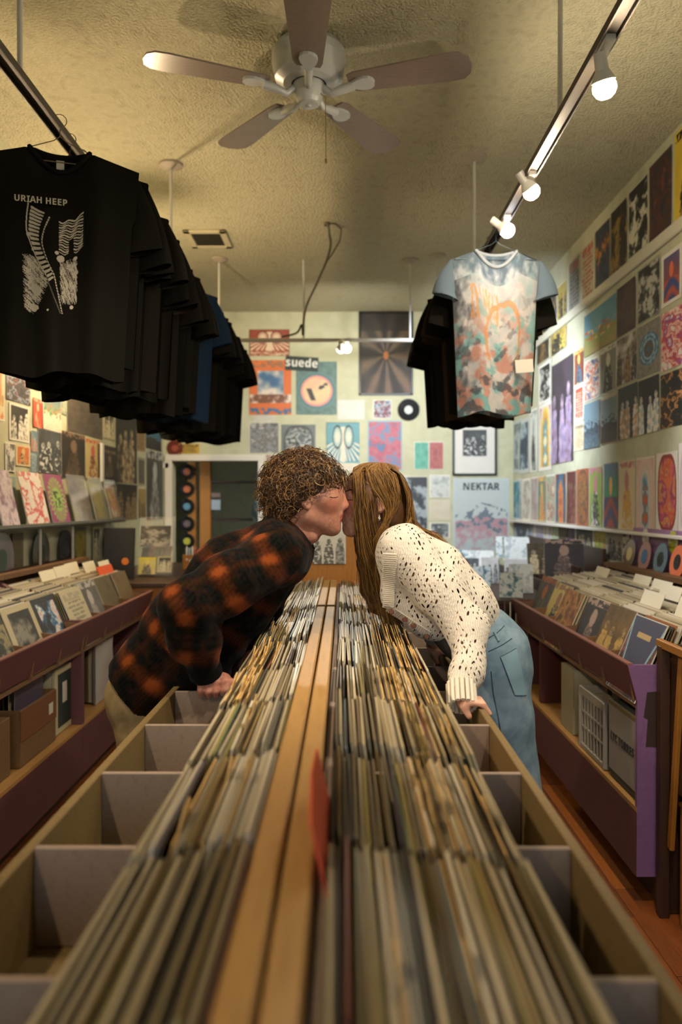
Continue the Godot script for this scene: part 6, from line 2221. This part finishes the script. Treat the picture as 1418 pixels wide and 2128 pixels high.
const ART := [
	["u1", "one", ["#c9a814", "#b8920f", "#1e1c14", "#16150f", "#0f0e0a"], 0.05, "#c3aa22"],
	["u2", "blot", ["#20201e", "#2a2226", "#5a2016", "#3a1a12", "#1c2630", "#6e2a18"], 0.03, "#9c8f78"],
	["u3", "photo", ["#14140f", "#1e1e18", "#8d8872", "#c4bea6"], 0.05, "#b5ae96"],
	["u4", "photo", ["#1c140c", "#35220f", "#52360f", "#8a6a1e"], 0.03, "#8f826a"],
	["u5", "blot", ["#151a28", "#1c2436", "#2a3448", "#26242c", "#b06a1e"], 0.03, "#7d7668"],
	["u6", "text", ["#a59a82", "#9a4f38", "#a8452c"], 0.06, "#b4ac95"],
	["u7", "text", ["#77756a", "#4a4a44", "#8f4638"], 0.05, "#a8a08a"],
	["u8", "fig", ["#b39a3a", "#8f7f4a", "#1e1f24", "#272620", "#a8872c"], 0.04, "#d9d4c6"],
	["u8b", "blot", ["#2a3550", "#5a4a34", "#8a7448"], 0.05, "#d9d4c6"],
	["u8c", "fig", ["#b89a3a", "#7d6a34", "#1b1a18", "#2a2620", "#c4a83a"], 0.03, "#d9d4c6"],
	["u9", "one", ["#241a10", "#3a2a18", "#6a4c24", "#96702f"], 0.03, "#d9d4c6"],
	["m1", "bands", ["#3b4a86", "#8a3a3e", "#b8422c", "#22408a", "#e0603a"], 0.12, "#cfcabf"],
	["m2", "photo", ["#20201e", "#3a3a36", "#66655c", "#a8a698"], 0.05, "#8a887a"],
	["m3", "blot", ["#2a1714", "#40201a", "#4e2c22", "#38302a"]],
	["m4", "land", ["#3a7796", "#7fa6a4", "#7a8c3a", "#a08648", "#b8532a", "#d2b25c"], 0.03, "#6f7f6a"],
	["m5", "blot", ["#d3c9c2", "#d8d2cc", "#c74038", "#d8cfc8", "#d43c34", "#8a3a82", "#cfc4bc"]],
	["m6", "disc", ["#6c6558", "#2f5878", "#7fa6ba", "#54453c"], 0.02, "#5a5448"],
	["m7", "fig", ["#c8bfb0", "#3a2a1a", "#1c1712", "#7a4c22", "#8f7048"], 0.02, "#d9d4c6"],
	["m8", "one", ["#6e6a58", "#7d7864", "#2a2822", "#22201c", "#c8c2ae"], 0.05, "#c2bca6"],
	["m9", "blot", ["#d0c4ae", "#3a4470", "#d2c8b4", "#b8502e", "#cfc6b2"], 0.05, "#d9d4c6"],
	["m10", "blot", ["#0e0e0e", "#101010", "#141210", "#d88a3c", "#0e0c0c", "#3a1a10"]],
	["m11", "fig", ["#0f1014", "#17161a", "#8a3a2c", "#c8a85a", "#8ab0c8", "#d8cfc0"]],
	["m11b", "fig", ["#101114", "#1b1c20", "#6f8a9a", "#b87a3a", "#c8c2ba"]],
	["m12", "land", ["#5a7078", "#6f8288", "#2a2622", "#3a3028", "#15130f"], 0.04, "#b88a6a"],
	["m13", "land", ["#5f7c8a", "#7a98a4", "#3a4c58", "#54707c", "#2c3a44"], 0.02, "#8fa0a2"],
	["m14", "one", ["#6a2c14", "#8a3c18", "#2f6a9a", "#1c1a18", "#d8b04a"], 0.03, "#d9d4c6"],
	["m15", "text", ["#c8442a", "#d8a08a", "#c23a22"], 0.12, "#d6ccba"],
	["m16", "text", ["#c4b48a", "#8a7c5c", "#7a6c50"], 0.04, "#d9d4c6"],
	["m17", "fig", ["#2a2028", "#3c2c38", "#5a4450", "#8a6a80", "#7d7096", "#a88aa0"], 0.02, "#4a4038"],
	["m18", "photo", ["#1c1c1a", "#44443e", "#b4b2a6"], 0.1, "#d9d4c6"],
	["m19", "arch", ["#a8447a", "#cfc6b2", "#d8b43a", "#c8862a", "#3a8aa0", "#d8cf9a"], 0.09, "#d2ccbe"],
	["m20", "one", ["#c6cac4", "#b8bcb6", "#3a4444", "#1c2222", "#8a9490"], 0.05, "#d9d4c6"],
	["m21", "photo", ["#2a3a4c", "#3c5468", "#8aa0ac"], 0.12, "#aeb8b4"],
	["m22", "photo", ["#56646a", "#74868c", "#9aa8a8"], 0.1, "#aab4b0"],
	["l1", "oval", ["#b8a0b0", "#d0c0c4", "#c8a8b4", "#dcd6d0"], 0.04, "#cfc8c0"],
	["l2", "oval", ["#8a2424", "#b83a6a", "#d0661e", "#c23a20", "#c88a30", "#b0487e"], 0.05, "#cfc6bc"],
	["l3", "arch", ["#c89a8c", "#d0b0a4", "#c8a89a", "#c2bcb0", "#3a7a9a", "#c8502c"], 0.05, "#cdc0ac"],
	["l4", "one", ["#c8b48a", "#c0aa78", "#c08a2a", "#d09a24", "#b06a62"], 0.05, "#c4b086"],
	["l5", "bands", ["#4a5a78", "#2f7a44", "#2c3a64", "#9a3424", "#d8942a"], 0.03, "#8a7a5a"],
	["l6", "one", ["#8a9a2c", "#6f8a3a", "#1e1e1c", "#c8c8c0", "#c46a80"], 0.04, "#a8aa7a"],
	["l7", "oval", ["#6a3a1a", "#9a5a20", "#7a4a22", "#4a3a2a", "#b87a34"], 0.02, "#a04e2a"],
	["l8", "fig", ["#5a201a", "#4a1c18", "#7a3a2a", "#9a6a4a"], 0.04, "#b09a80"],
	["l9", "arch", ["#7a2420", "#1c4a6a", "#2a5a7a", "#c8742a", "#d0622a", "#a84a24"], 0.04, "#bfae94"],
	["l10", "blot", ["#a8a284", "#7a8a6a", "#b8a890", "#8a5a4a", "#c4bca0"], 0.05, "#d9d4c6"],
	["l11", "one", ["#3a7a78", "#c8702c", "#c89a3a", "#b06a4a", "#d0a04a"], 0.05, "#c4b490"],
	["l12", "blot", ["#8a7a78", "#9a8a86", "#a89a92"], 0.05, "#d9d4c6"],
	["l13", "blot", ["#b8b6a8", "#c4c2b4", "#8a8478", "#c8c4b6"], 0.08, "#d9d4c6"],
	["l14", "fig", ["#b4bcbc", "#a4b0b4", "#4a6a8a", "#8aa0aa", "#c4c8c4"], 0.06, "#d9d4c6"],
	["l15", "blot", ["#2a5a7a", "#2f7a8a", "#4a8a96", "#8a9aa0"], 0.08, "#a8b8b8"],
	["r2", "photo", ["#2a2824", "#b4ac9c", "#c4bcaa"], 0.03, "#d9d4c6"],
	["r3", "fig", ["#86806e", "#948c78", "#2c2a24", "#3a362e", "#5a564a"], 0.03, "#d9d4c6"],
	["r4", "fig", ["#9aa224", "#c0b41e", "#b86a6a", "#5a8a2a", "#b89a3a"], 0.02, "#d9d4c6"],
	["r5", "fig", ["#25241c", "#35342a", "#5a5644", "#7a745e", "#b8ac8a"], 0.07, "#d9d4c6"],
	["r6", "blot", ["#3c2440", "#4a2c50", "#44284a"]],
	["r7", "blot", ["#33260f", "#4a3a1a", "#3c3020"]],
	["r8", "blot", ["#6a8a5a", "#a8b890", "#8aa07a", "#c8c8b4"], 0.05, "#d9d4c6"],
	["r9", "blot", ["#a8a8b4", "#c0bcc0", "#7a7aa0"], 0.1, "#d9d4c6"],
	["r10", "frame2", ["#c0bec0", "#7a7494", "#9a90aa", "#8a86a0"]],
	["r11", "photo", ["#5a6a80", "#8a96a4"], 0.06, "#d9d4c6"],
	["r12", "fig", ["#2c3c4c", "#3c5060", "#1c2834", "#5a7080", "#8a9aa4"], 0.03, "#d9d4c6"],
	["a1", "panel", ["#c8b890", "#c8622a", "#d0702c", "#b0864a", "#c8a060"], 0.05, "#d9d4c6"],
	["a2", "blot", ["#1c2028", "#2a3240", "#5a2018", "#7a9ab0", "#25222a", "#6a241c"], 0.02, "#6a7480"],
	["a3", "blot", ["#8a4a24", "#a86a34", "#6a3a24", "#c8a070"], 0.05, "#d9d4c6"],
	["a4", "one", ["#c23c22", "#c8422a", "#c4402a", "#d07a5a", "#d09a7a"], 0.03, "#b83a22"],
	["a5", "land", ["#2f5a8a", "#c8b43a", "#c8bca8", "#b8ac98", "#c8502a", "#3a7a5a"], 0.04, "#d9d4c6"],
	["a6", "fig", ["#1c1c18", "#24241f", "#8a8678", "#c8c4b8", "#d0ccc0"], 0.09, "#c8c4b8"],
	["a7", "blot", ["#38322a", "#443c32", "#4e453a", "#40382e"], 0.03, "#5a5042"],
	["a8", "blot", ["#7a8a74", "#98a088", "#6a7460"]],
	["a9", "fig", ["#23231c", "#3a382c", "#8a8468", "#b4aa84", "#c8be98"], 0.12, "#b4a878"],
	["a10", "fig", ["#15130e", "#221d14", "#4a3c28", "#8a7452", "#b09a70"], 0.02, "#1a1812"],
	["a11", "text", ["#8a6c3c", "#5a4424", "#4a3018"], 0.05, "#9a7c48"],
	["a12", "land", ["#20506a", "#1c6080", "#14202a", "#1a1a1c"], 0.06, "#2c3436"],
	["a13", "photo", ["#5a5854", "#a8a49c", "#c8c4bc"], 0.06, "#d9d4c6"],
	["a14", "one", ["#c85a28", "#c86a2c", "#c8a060", "#2a2018", "#c8a868"], 0.12, "#c8b48a"],
	["a15", "fig", ["#4a6a80", "#6a8a94", "#b84a34", "#9aa0a0"], 0.03, "#d9d4c6"],
	["a16", "text", ["#4a6470", "#9ab0b4", "#8aa0a8"], 0.03, "#d9d4c6"],
	["a17", "fig", ["#2c3034", "#484e52", "#1c2024", "#b8bcba", "#c4c8c4"], 0.02, "#d9d4c6"],
	["a18", "one", ["#1a150e", "#261e14", "#4a3824", "#3a2a1a", "#6a5038"], 0.02, "#d9d4c6"],
	["a19", "one", ["#b09a5a", "#b8a468", "#8a4a24", "#5a3418", "#b84a30"], 0.05, "#b4a468"],
	["a24", "fig", ["#16120c", "#241c12", "#3a2c1a", "#6a5430", "#7a6440"], 0.02, "#d9d4c6"],
	["a21", "text", ["#3c3c34", "#5e5e52", "#4c4c42"], 0.12, "#8a8668"],
	["a22", "one", ["#33342e", "#42433a", "#6a6a64", "#8a8a84", "#9a9a94"], 0.02, "#d9d4c6"],
	["a23", "fig", ["#8a7038", "#9a8044", "#4a3a1c", "#5e4a26", "#a89258"], 0.04, "#d9d4c6"],
	["a25", "text", ["#3a424a", "#6a7478", "#5a646a"], 0.04, "#d9d4c6"],
	["a26", "one", ["#7a98a0", "#8aa8a8", "#c8b040", "#c0a838", "#c8c098"], 0.08, "#a8a480"],
	["a27", "photo", ["#1c1c1a", "#6a6a64", "#b0b0a8"], 0.05, "#d9d4c6"],
	["b1", "emblem", ["#8a3a24", "#c8b090", "#94301c", "#5a2418"], 0.04, "#5a2c20"],
	["b2", "panel", ["#cc5a1c", "#8a5a3a", "#2f5a86", "#c8b8a8", "#6a3a24"], 0.03, "#c8541a"],
	["b3", "circle", ["#4f736e", "#2f6070", "#c87a72", "#c8a878", "#2c2c2c"]],
	["b4", "rays", ["#17120d", "#52402a", "#8a5a52", "#a85a24"]],
	["b5", "blot", ["#b8b4aa", "#c0bcb2"]],
	["b6", "blot", ["#3a5a7a", "#a8b4b8", "#8a3a44", "#2a3a54", "#c0c4c4"], 0.05, "#d9d4c6"],
	["b8", "blot", ["#4a4c4c", "#7a8084", "#5a5450", "#94989a"], 0.03, "#d9d4c6"],
	["b9", "oval", ["#3a4244", "#5a6466", "#a0a4a0", "#1e2426", "#b8bab4"], 0.02, "#5a6264"],
	["b10", "emblem", ["#b8ac98", "#c8bca4", "#1e7a90", "#2a2c2c"], 0.03, "#2a4a50"],
	["b11", "blot", ["#3a6a9a", "#a84a5a", "#b05a6a", "#4a7aa4", "#b0566a"], 0.05, "#7aa0ae"],
	["b12", "blot", ["#3a8a78", "#4a9a86", "#58a08c"], 0.04, "#d9d4c6"],
	["b12b", "blot", ["#9a4a4a", "#a85a58", "#8a4444"], 0.04, "#d9d4c6"],
	["b15", "photo", ["#2c3238", "#4a545c", "#8a969c"], 0.03, "#d9d4c6"],
	["b16", "blot", ["#a8aeac", "#b8bcb8", "#8a9494"], 0.05, "#d9d4c6"],
	["b16b", "blot", ["#b8ae98", "#c0b6a0"], 0.03, "#d9d4c6"],
	["b16c", "fig", ["#3a4448", "#7a8688", "#1e2628", "#5a6468", "#a8b0b0"], 0.08, "#d9d4c6"],
	["b14", "land", ["#a2b0b2", "#a8b4b4", "#a87a86", "#9cacb0", "#5a6a78"], 0.05, "#a4b4b8"],
	["b17", "text", ["#b4aa24", "#b8b03a", "#8a8418"], 0.03, "#b4aa24"],
	["b17b", "blot", ["#7a4a40", "#a08a7a", "#8a5a4a"], 0.06, "#d9d4c6"],
	["b18", "blot", ["#aaa79c", "#b4b1a6"]],
	["b20", "text", ["#b48a14", "#4a3a10", "#3a2c0c"], 0.04, "#b48a14"],
	["b21", "blot", ["#6a5a6a", "#7a6a78"]],
	["cov_geo", "geo", ["#2e3252", "#241a1c", "#6a9ab0", "#7a3a34", "#a88a5a"], 0.03, "#b8b8b4"],
	["cov_gold", "fig", ["#4a3214", "#6a4a1c", "#8a6424", "#b08a3a", "#a07a34"]],
	["cov_navy", "one", ["#26242e", "#2c2a36", "#8a6a5e", "#3a3642", "#a08478"]],
	["cov_rust", "blot", ["#5a3014", "#8a4a1c", "#a8721e", "#3a2414"]],
	["cov_yellow", "one", ["#b09a4a", "#b8a45a", "#1c2430", "#26303c", "#8a5a44"], 0.03, "#a89448"],
	["cov_grey", "one", ["#3a3634", "#4c4846", "#5a5250", "#34302e", "#a8502c"]],
	["cov_tan", "blot", ["#8a7444", "#94804e", "#8c7648"]],
	["cov_black", "blot", ["#15140f", "#201e18"]],
	["cov_grain", "photo", ["#2c2a22", "#4a4638", "#7a745e", "#8a7a44"]],
	["cov_cream", "frame2", ["#b0a27c", "#1c1b17", "#34322a", "#7a766a"]],
	["cov_dark", "frame2", ["#16181c", "#c08a8a", "#c8c4c0", "#2a5a8a", "#1a1a20"]],
	["cov_note", "text", ["#b8ac88", "#8a8068", "#a09678"]],
	["cov_ghost", "one", ["#4a4846", "#5c5a58", "#8a8684", "#7a7674", "#a09c9a"]],
	["cov_olive", "blot", ["#4a4024", "#5a4e2c", "#52462a"]],
	["cov_box", "blot", ["#5a4626", "#6a532e", "#62502c"]],
	["s1", "blot", ["#a08aa0", "#c8b8c0", "#b0a0b0", "#8a6a8a"]],
	["s2", "blot", ["#ccc4be", "#d2ccc6", "#c8c0ba", "#c83a3a", "#d0c8c2", "#ccc4be"]],
	["s3", "burst", ["#8a3a6a", "#7aa04a", "#2a2c20"]],
	["s4", "blot", ["#3a2c24", "#5a4438", "#6a5a50", "#4a2a22"]],
	["s5", "frame2", ["#6a6654", "#8a7c1c", "#9a8a20", "#746a1c"]],
	["s6", "frame2", ["#6a6654", "#c8a82a", "#b84a2a", "#c8c0a0"]],
	["d_purple", "flat", ["#8a8088"]],
	["shirt_tag", "text", ["#c8c4b8", "#8a8a84", "#a02c24"]],
	["cd1", "blot", ["#2a5a6a", "#c8d0d0", "#a8b8ba"]],
	["cd2", "fig", ["#2c3234", "#4a5054", "#a0b024", "#c8ccc8"]],
	["cd3", "blot", ["#c0c8c4", "#d0d4d0", "#9aa8ac"]],
	["mag1", "photo", ["#3a3630", "#5a544a", "#8a8478"]],
	["mag2", "one", ["#a89a1c", "#b8a824", "#3a2410", "#2a1a0c", "#c8b02a"]],
	["news", "fig", ["#a8a8a4", "#b8b8b2", "#3a3c3c", "#5a5c5c", "#8a8c8a"]],
	["blue_pk", "land", ["#2a6a9a", "#3a7aa8", "#c8ccca", "#a8b4b8"]],
	["set_box", "frame2", ["#b0a680", "#14201e", "#1a2624", "#16221f"]],
	["label45", "flat", ["#a8502a"]],
]
# wall, place along it, height of centre, width, height, print, label
const POSTERS := [
	["R", 3.966, 3.18, 0.301, 0.495, "u1", "yellow poster with a black shape in the high row above the picture rail"],
	["R", 4.3, 3.182, 0.306, 0.433, "u2", "dark red and navy poster in the high row above the picture rail"],
	["R", 4.623, 3.178, 0.305, 0.413, "u3", "black and white poster with swirling bones in the high row above the picture rail"],
	["R", 4.943, 3.168, 0.287, 0.409, "u4", "dark brown poster with thin gold trees in the high row above the picture rail"],
	["R", 5.253, 3.154, 0.289, 0.409, "u5", "dark navy poster with an orange spot in the high row above the picture rail"],
	["R", 5.576, 3.146, 0.276, 0.414, "u6", "pale poster with red lettering in the high row above the picture rail"],
	["R", 5.897, 3.135, 0.277, 0.409, "u7", "grey poster with red and black lettering in the high row above the picture rail"],
	["R", 6.221, 3.098, 0.255, 0.291, "u8", "black and yellow figure poster in the high row above the picture rail"],
	["R", 6.473, 3.13, 0.199, 0.246, "u8b", "small blue and brown poster in the high row above the picture rail"],
	["R", 6.333, 2.829, 0.479, 0.223, "u8c", "black and gold crowd poster below the high row"],
	["R", 6.824, 2.885, 0.401, 0.309, "u9", "brown poster with a glowing centre below the high row"],
	["R", 4.151, 2.695, 0.249, 0.282, "m1", "white bordered poster with blue and red stripes on the wall of posters"],
	["R", 4.459, 2.702, 0.325, 0.318, "m2", "grey black and white stage photograph on the wall of posters"],
	["R", 4.81, 2.694, 0.317, 0.307, "m3", "dark maroon poster on the wall of posters"],
	["R", 5.307, 2.687, 0.664, 0.298, "m4", "colourful cartoon town poster under a blue sky on the wall of posters"],
	["R", 4.071, 2.365, 0.408, 0.31, "m5", "large white poster with red and purple scrawl on the wall of posters"],
	["R", 4.456, 2.374, 0.329, 0.3, "m6", "taupe poster with a large blue ring on the wall of posters"],
	["R", 4.802, 2.379, 0.335, 0.287, "m7", "dark poster of a brown crowd with a white edge on the wall of posters"],
	["R", 5.133, 2.374, 0.316, 0.308, "m8", "grey poster with one standing figure on the wall of posters"],
	["R", 5.471, 2.362, 0.335, 0.285, "m9", "white handbill with blue and red blocks on the wall of posters"],
	["R", 4.085, 2.044, 0.401, 0.292, "m10", "black poster with orange fire and a blue label on the wall of posters"],
	["R", 4.452, 2.051, 0.298, 0.314, "m11", "black poster with a bright robed crowd on the wall of posters"],
	["R", 4.777, 2.052, 0.326, 0.323, "m11b", "black poster with smoky blue and orange figures on the wall of posters"],
	["R", 5.115, 2.038, 0.32, 0.297, "m12", "poster of dark horsemen under a grey sky on the wall of posters"],
	["R", 5.468, 2.041, 0.342, 0.322, "m13", "blue grey cloudy seascape poster on the wall of posters"],
	["R", 5.773, 2.505, 0.219, 0.253, "m14", "orange and blue dancing figure poster on the wall of posters"],
	["R", 5.769, 2.234, 0.227, 0.264, "m15", "red handbill with a white border on the wall of posters"],
	["R", 5.764, 1.983, 0.238, 0.2, "m16", "cream handbill with small grey type on the wall of posters"],
	["R", 6.213, 2.225, 0.609, 0.815, "m17", "tall dark violet poster of long figures on the wall of posters"],
	["R", 6.744, 2.534, 0.391, 0.339, "m18", "black and white framed photograph beside the tie dye shirt"],
	["R", 6.732, 2.07, 0.416, 0.583, "m19", "white poster with a pink arch and a yellow column"],
	["R", 7.143, 2.07, 0.266, 0.573, "m20", "narrow white poster with black marks near the corner"],
	["R", 7.525, 2.048, 0.436, 0.527, "m21", "narrow navy poster in a pale frame near the corner"],
	["R", 7.963, 2.065, 0.373, 0.523, "m22", "narrow grey blue poster in the corner"],
	["R", 3.928, 1.56, 0.228, 0.485, "l1", "white and pink handbill in the handbill row"],
	["R", 4.2, 1.551, 0.274, 0.433, "l2", "white handbill with a red and pink oval in the handbill row"],
	["R", 4.499, 1.545, 0.269, 0.43, "l3", "pale pink handbill with blue wings in the handbill row"],
	["R", 4.787, 1.545, 0.268, 0.428, "l4", "cream handbill with a yellow figure and pink face in the handbill row"],
	["R", 5.073, 1.545, 0.261, 0.423, "l5", "green and blue handbill with red waves in the handbill row"],
	["R", 5.377, 1.54, 0.26, 0.416, "l6", "green handbill with a black and white figure in the handbill row"],
	["R", 5.678, 1.538, 0.275, 0.413, "l7", "brown orange oval handbill in the handbill row"],
	["R", 5.957, 1.538, 0.239, 0.411, "l8", "dark red figure handbill in the handbill row"],
	["R", 6.243, 1.536, 0.273, 0.401, "l9", "red handbill with a blue arch round orange in the handbill row"],
	["R", 6.542, 1.533, 0.261, 0.4, "l10", "cream and green leafy handbill in the handbill row"],
	["R", 6.836, 1.535, 0.273, 0.397, "l11", "orange and teal face handbill in the handbill row"],
	["R", 7.11, 1.534, 0.236, 0.398, "l12", "mauve grey handbill in the handbill row"],
	["R", 7.419, 1.53, 0.323, 0.401, "l13", "white pencil sketch handbill in the handbill row"],
	["R", 7.72, 1.532, 0.213, 0.408, "l14", "white and blue striped handbill in the handbill row"],
	["R", 7.999, 1.533, 0.3, 0.396, "l15", "teal blue handbill in the handbill row"],
	["R", 4.754, 1.219, 0.181, 0.202, "r2", "white picture with black splashes in the low row under the handbills"],
	["R", 5.004, 1.221, 0.3, 0.19, "r3", "grey picture of walking figures in the low row under the handbills"],
	["R", 5.282, 1.216, 0.23, 0.194, "r4", "lime and yellow picture with pink figures in the low row under the handbills"],
	["R", 5.632, 1.205, 0.431, 0.226, "r5", "black picture in a white border in the low row under the handbills"],
	["R", 5.956, 1.192, 0.206, 0.244, "r6", "plain purple cover in the low row under the handbills"],
	["R", 6.185, 1.185, 0.226, 0.263, "r7", "dark brown cover in the low row under the handbills"],
	["R", 6.406, 1.183, 0.19, 0.273, "r8", "green and white picture in the low row under the handbills"],
	["R", 6.612, 1.188, 0.163, 0.261, "r9", "white and violet picture in the low row under the handbills"],
	["R", 6.91, 1.182, 0.354, 0.264, "r10", "white picture with a lavender square in the low row under the handbills"],
	["R", 7.245, 1.196, 0.259, 0.228, "r11", "small blue grey picture in the low row under the handbills"],
	["R", 7.775, 1.19, 0.748, 0.249, "r12", "dark blue crowd photograph in the low row under the handbills"],
	["L", 4.151, 2.124, 0.18, 0.371, "a1", "orange and cream poster on the wall by the shelf of covers"],
	["L", 4.427, 2.163, 0.327, 0.194, "a2", "dark blue collage poster with a red block"],
	["L", 4.68, 2.223, 0.117, 0.103, "a3", "small orange brown picture above the red handbill"],
	["L", 4.697, 2.036, 0.14, 0.173, "a4", "plain red handbill with a pale emblem"],
	["L", 4.931, 2.079, 0.309, 0.251, "a5", "white poster with a rainbow spectrum"],
	["L", 4.435, 1.949, 0.275, 0.208, "a6", "black and white band photograph in a white border"],
	["L", 5.579, 2.137, 0.762, 0.315, "a7", "large taupe cloth print hanging on the wall"],
	["L", 5.145, 2.151, 0.097, 0.145, "a8", "narrow pale green card"],
	["L", 6.133, 2.11, 0.287, 0.221, "a9", "cream bordered band snapshot"],
	["L", 6.618, 1.957, 0.649, 0.581, "a10", "tall brown black poster of four standing figures"],
	["L", 7.102, 2.108, 0.278, 0.278, "a11", "tan handbill beside the tall figure poster"],
	["L", 7.579, 2.131, 0.632, 0.237, "a12", "teal blue picture with a dark base"],
	["L", 4.306, 1.748, 0.126, 0.159, "a13", "white picture with grey marks"],
	["L", 4.479, 1.767, 0.204, 0.119, "a14", "orange picture in a cream border with a dark diagonal"],
	["L", 4.641, 1.865, 0.1, 0.124, "a15", "narrow blue and red strip picture"],
	["L", 4.639, 1.735, 0.115, 0.127, "a16", "small blue grey picture with pale writing"],
	["L", 4.893, 1.816, 0.385, 0.268, "a17", "large black and white photograph of three tall figures"],
	["L", 5.321, 1.819, 0.463, 0.308, "a18", "dark brown portrait poster"],
	["L", 5.729, 1.818, 0.342, 0.296, "a19", "cream poster of a woman in brown with red lettering"],
	["L", 6.626, 1.506, 0.632, 0.301, "a24", "dark brown photograph of a group"],
	["L", 7.112, 1.785, 0.257, 0.256, "a21", "narrow grey poster with a pale border"],
	["L", 7.617, 1.669, 0.663, 0.668, "a22", "tall grey poster with a ghostly pale figure"],
	["L", 7.123, 1.496, 0.28, 0.279, "a23", "narrow tan poster with brown figures"],
	["L", 6.193, 1.548, 0.189, 0.194, "a25", "blue grey lettered handbill"],
	["L", 4.31, 1.581, 0.134, 0.155, "a26", "pale blue picture with a yellow flame"],
	["L", 4.314, 1.446, 0.095, 0.074, "a27", "small black and white snapshot above the shelf"],
	["B", -0.759, 3.139, 0.414, 0.272, "b1", "red and cream ornate poster on the back wall"],
	["B", -0.749, 2.682, 0.433, 0.558, "b2", "bright orange poster with a blue panel on the back wall"],
	["B", -0.276, 2.675, 0.418, 0.543, "b3", "teal poster with a pink and yellow circle on the back wall"],
	["B", 0.433, 3.029, 0.514, 0.821, "b4", "dark print of brown light rays in a black frame on the back wall"],
	["B", 0.079, 2.454, 0.272, 0.199, "b5", "blank white paper on the back wall"],
	["B", 0.399, 2.459, 0.188, 0.188, "b6", "small blue and red cover on the back wall"],
	["B", -0.814, 2.167, 0.303, 0.313, "b8", "grey branching picture on the back wall"],
	["B", -0.462, 2.088, 0.351, 0.428, "b9", "black and white oval portrait on the back wall"],
	["B", -0.006, 2.073, 0.339, 0.502, "b10", "cream and turquoise emblem poster on the back wall"],
	["B", 0.424, 2.088, 0.355, 0.512, "b11", "pink and blue map like print on the back wall"],
	["B", 0.8, 1.984, 0.146, 0.282, "b12", "sea green cover on the back wall"],
	["B", 0.951, 1.984, 0.146, 0.282, "b12b", "dusty red cover on the back wall"],
	["B", 0.706, 1.5, 0.306, 0.543, "b15", "dark cloudy grey print on the back wall"],
	["B", 0.988, 1.67, 0.207, 0.232, "b16", "pale pencil drawing on the back wall"],
	["B", 0.988, 1.426, 0.207, 0.198, "b16b", "plain cream paper on the back wall"],
	["B", 0.988, 1.218, 0.207, 0.158, "b16c", "black and white group photograph on the back wall"],
	["B", 1.412, 1.376, 0.573, 0.751, "b14", "pale blue cloth banner with a dancing figure and a red horizon on the back wall"],
	["B", -0.733, 1.843, 0.192, 0.146, "b17", "yellow notice beside the door frame on the back wall"],
	["B", -0.732, 1.958, 0.14, 0.071, "b17b", "small dull red label beside the door frame on the back wall"],
	["B", -0.814, 2.363, 0.219, 0.063, "b18", "strip of white paper on the back wall"],
	["B", -1.583, 2.053, 0.212, 0.099, "b20", "yellow sign with dark lettering over the door on the back wall"],
	["B", -0.212, 1.93, 0.207, 0.099, "b21", "purple grey card on the back wall"],
]
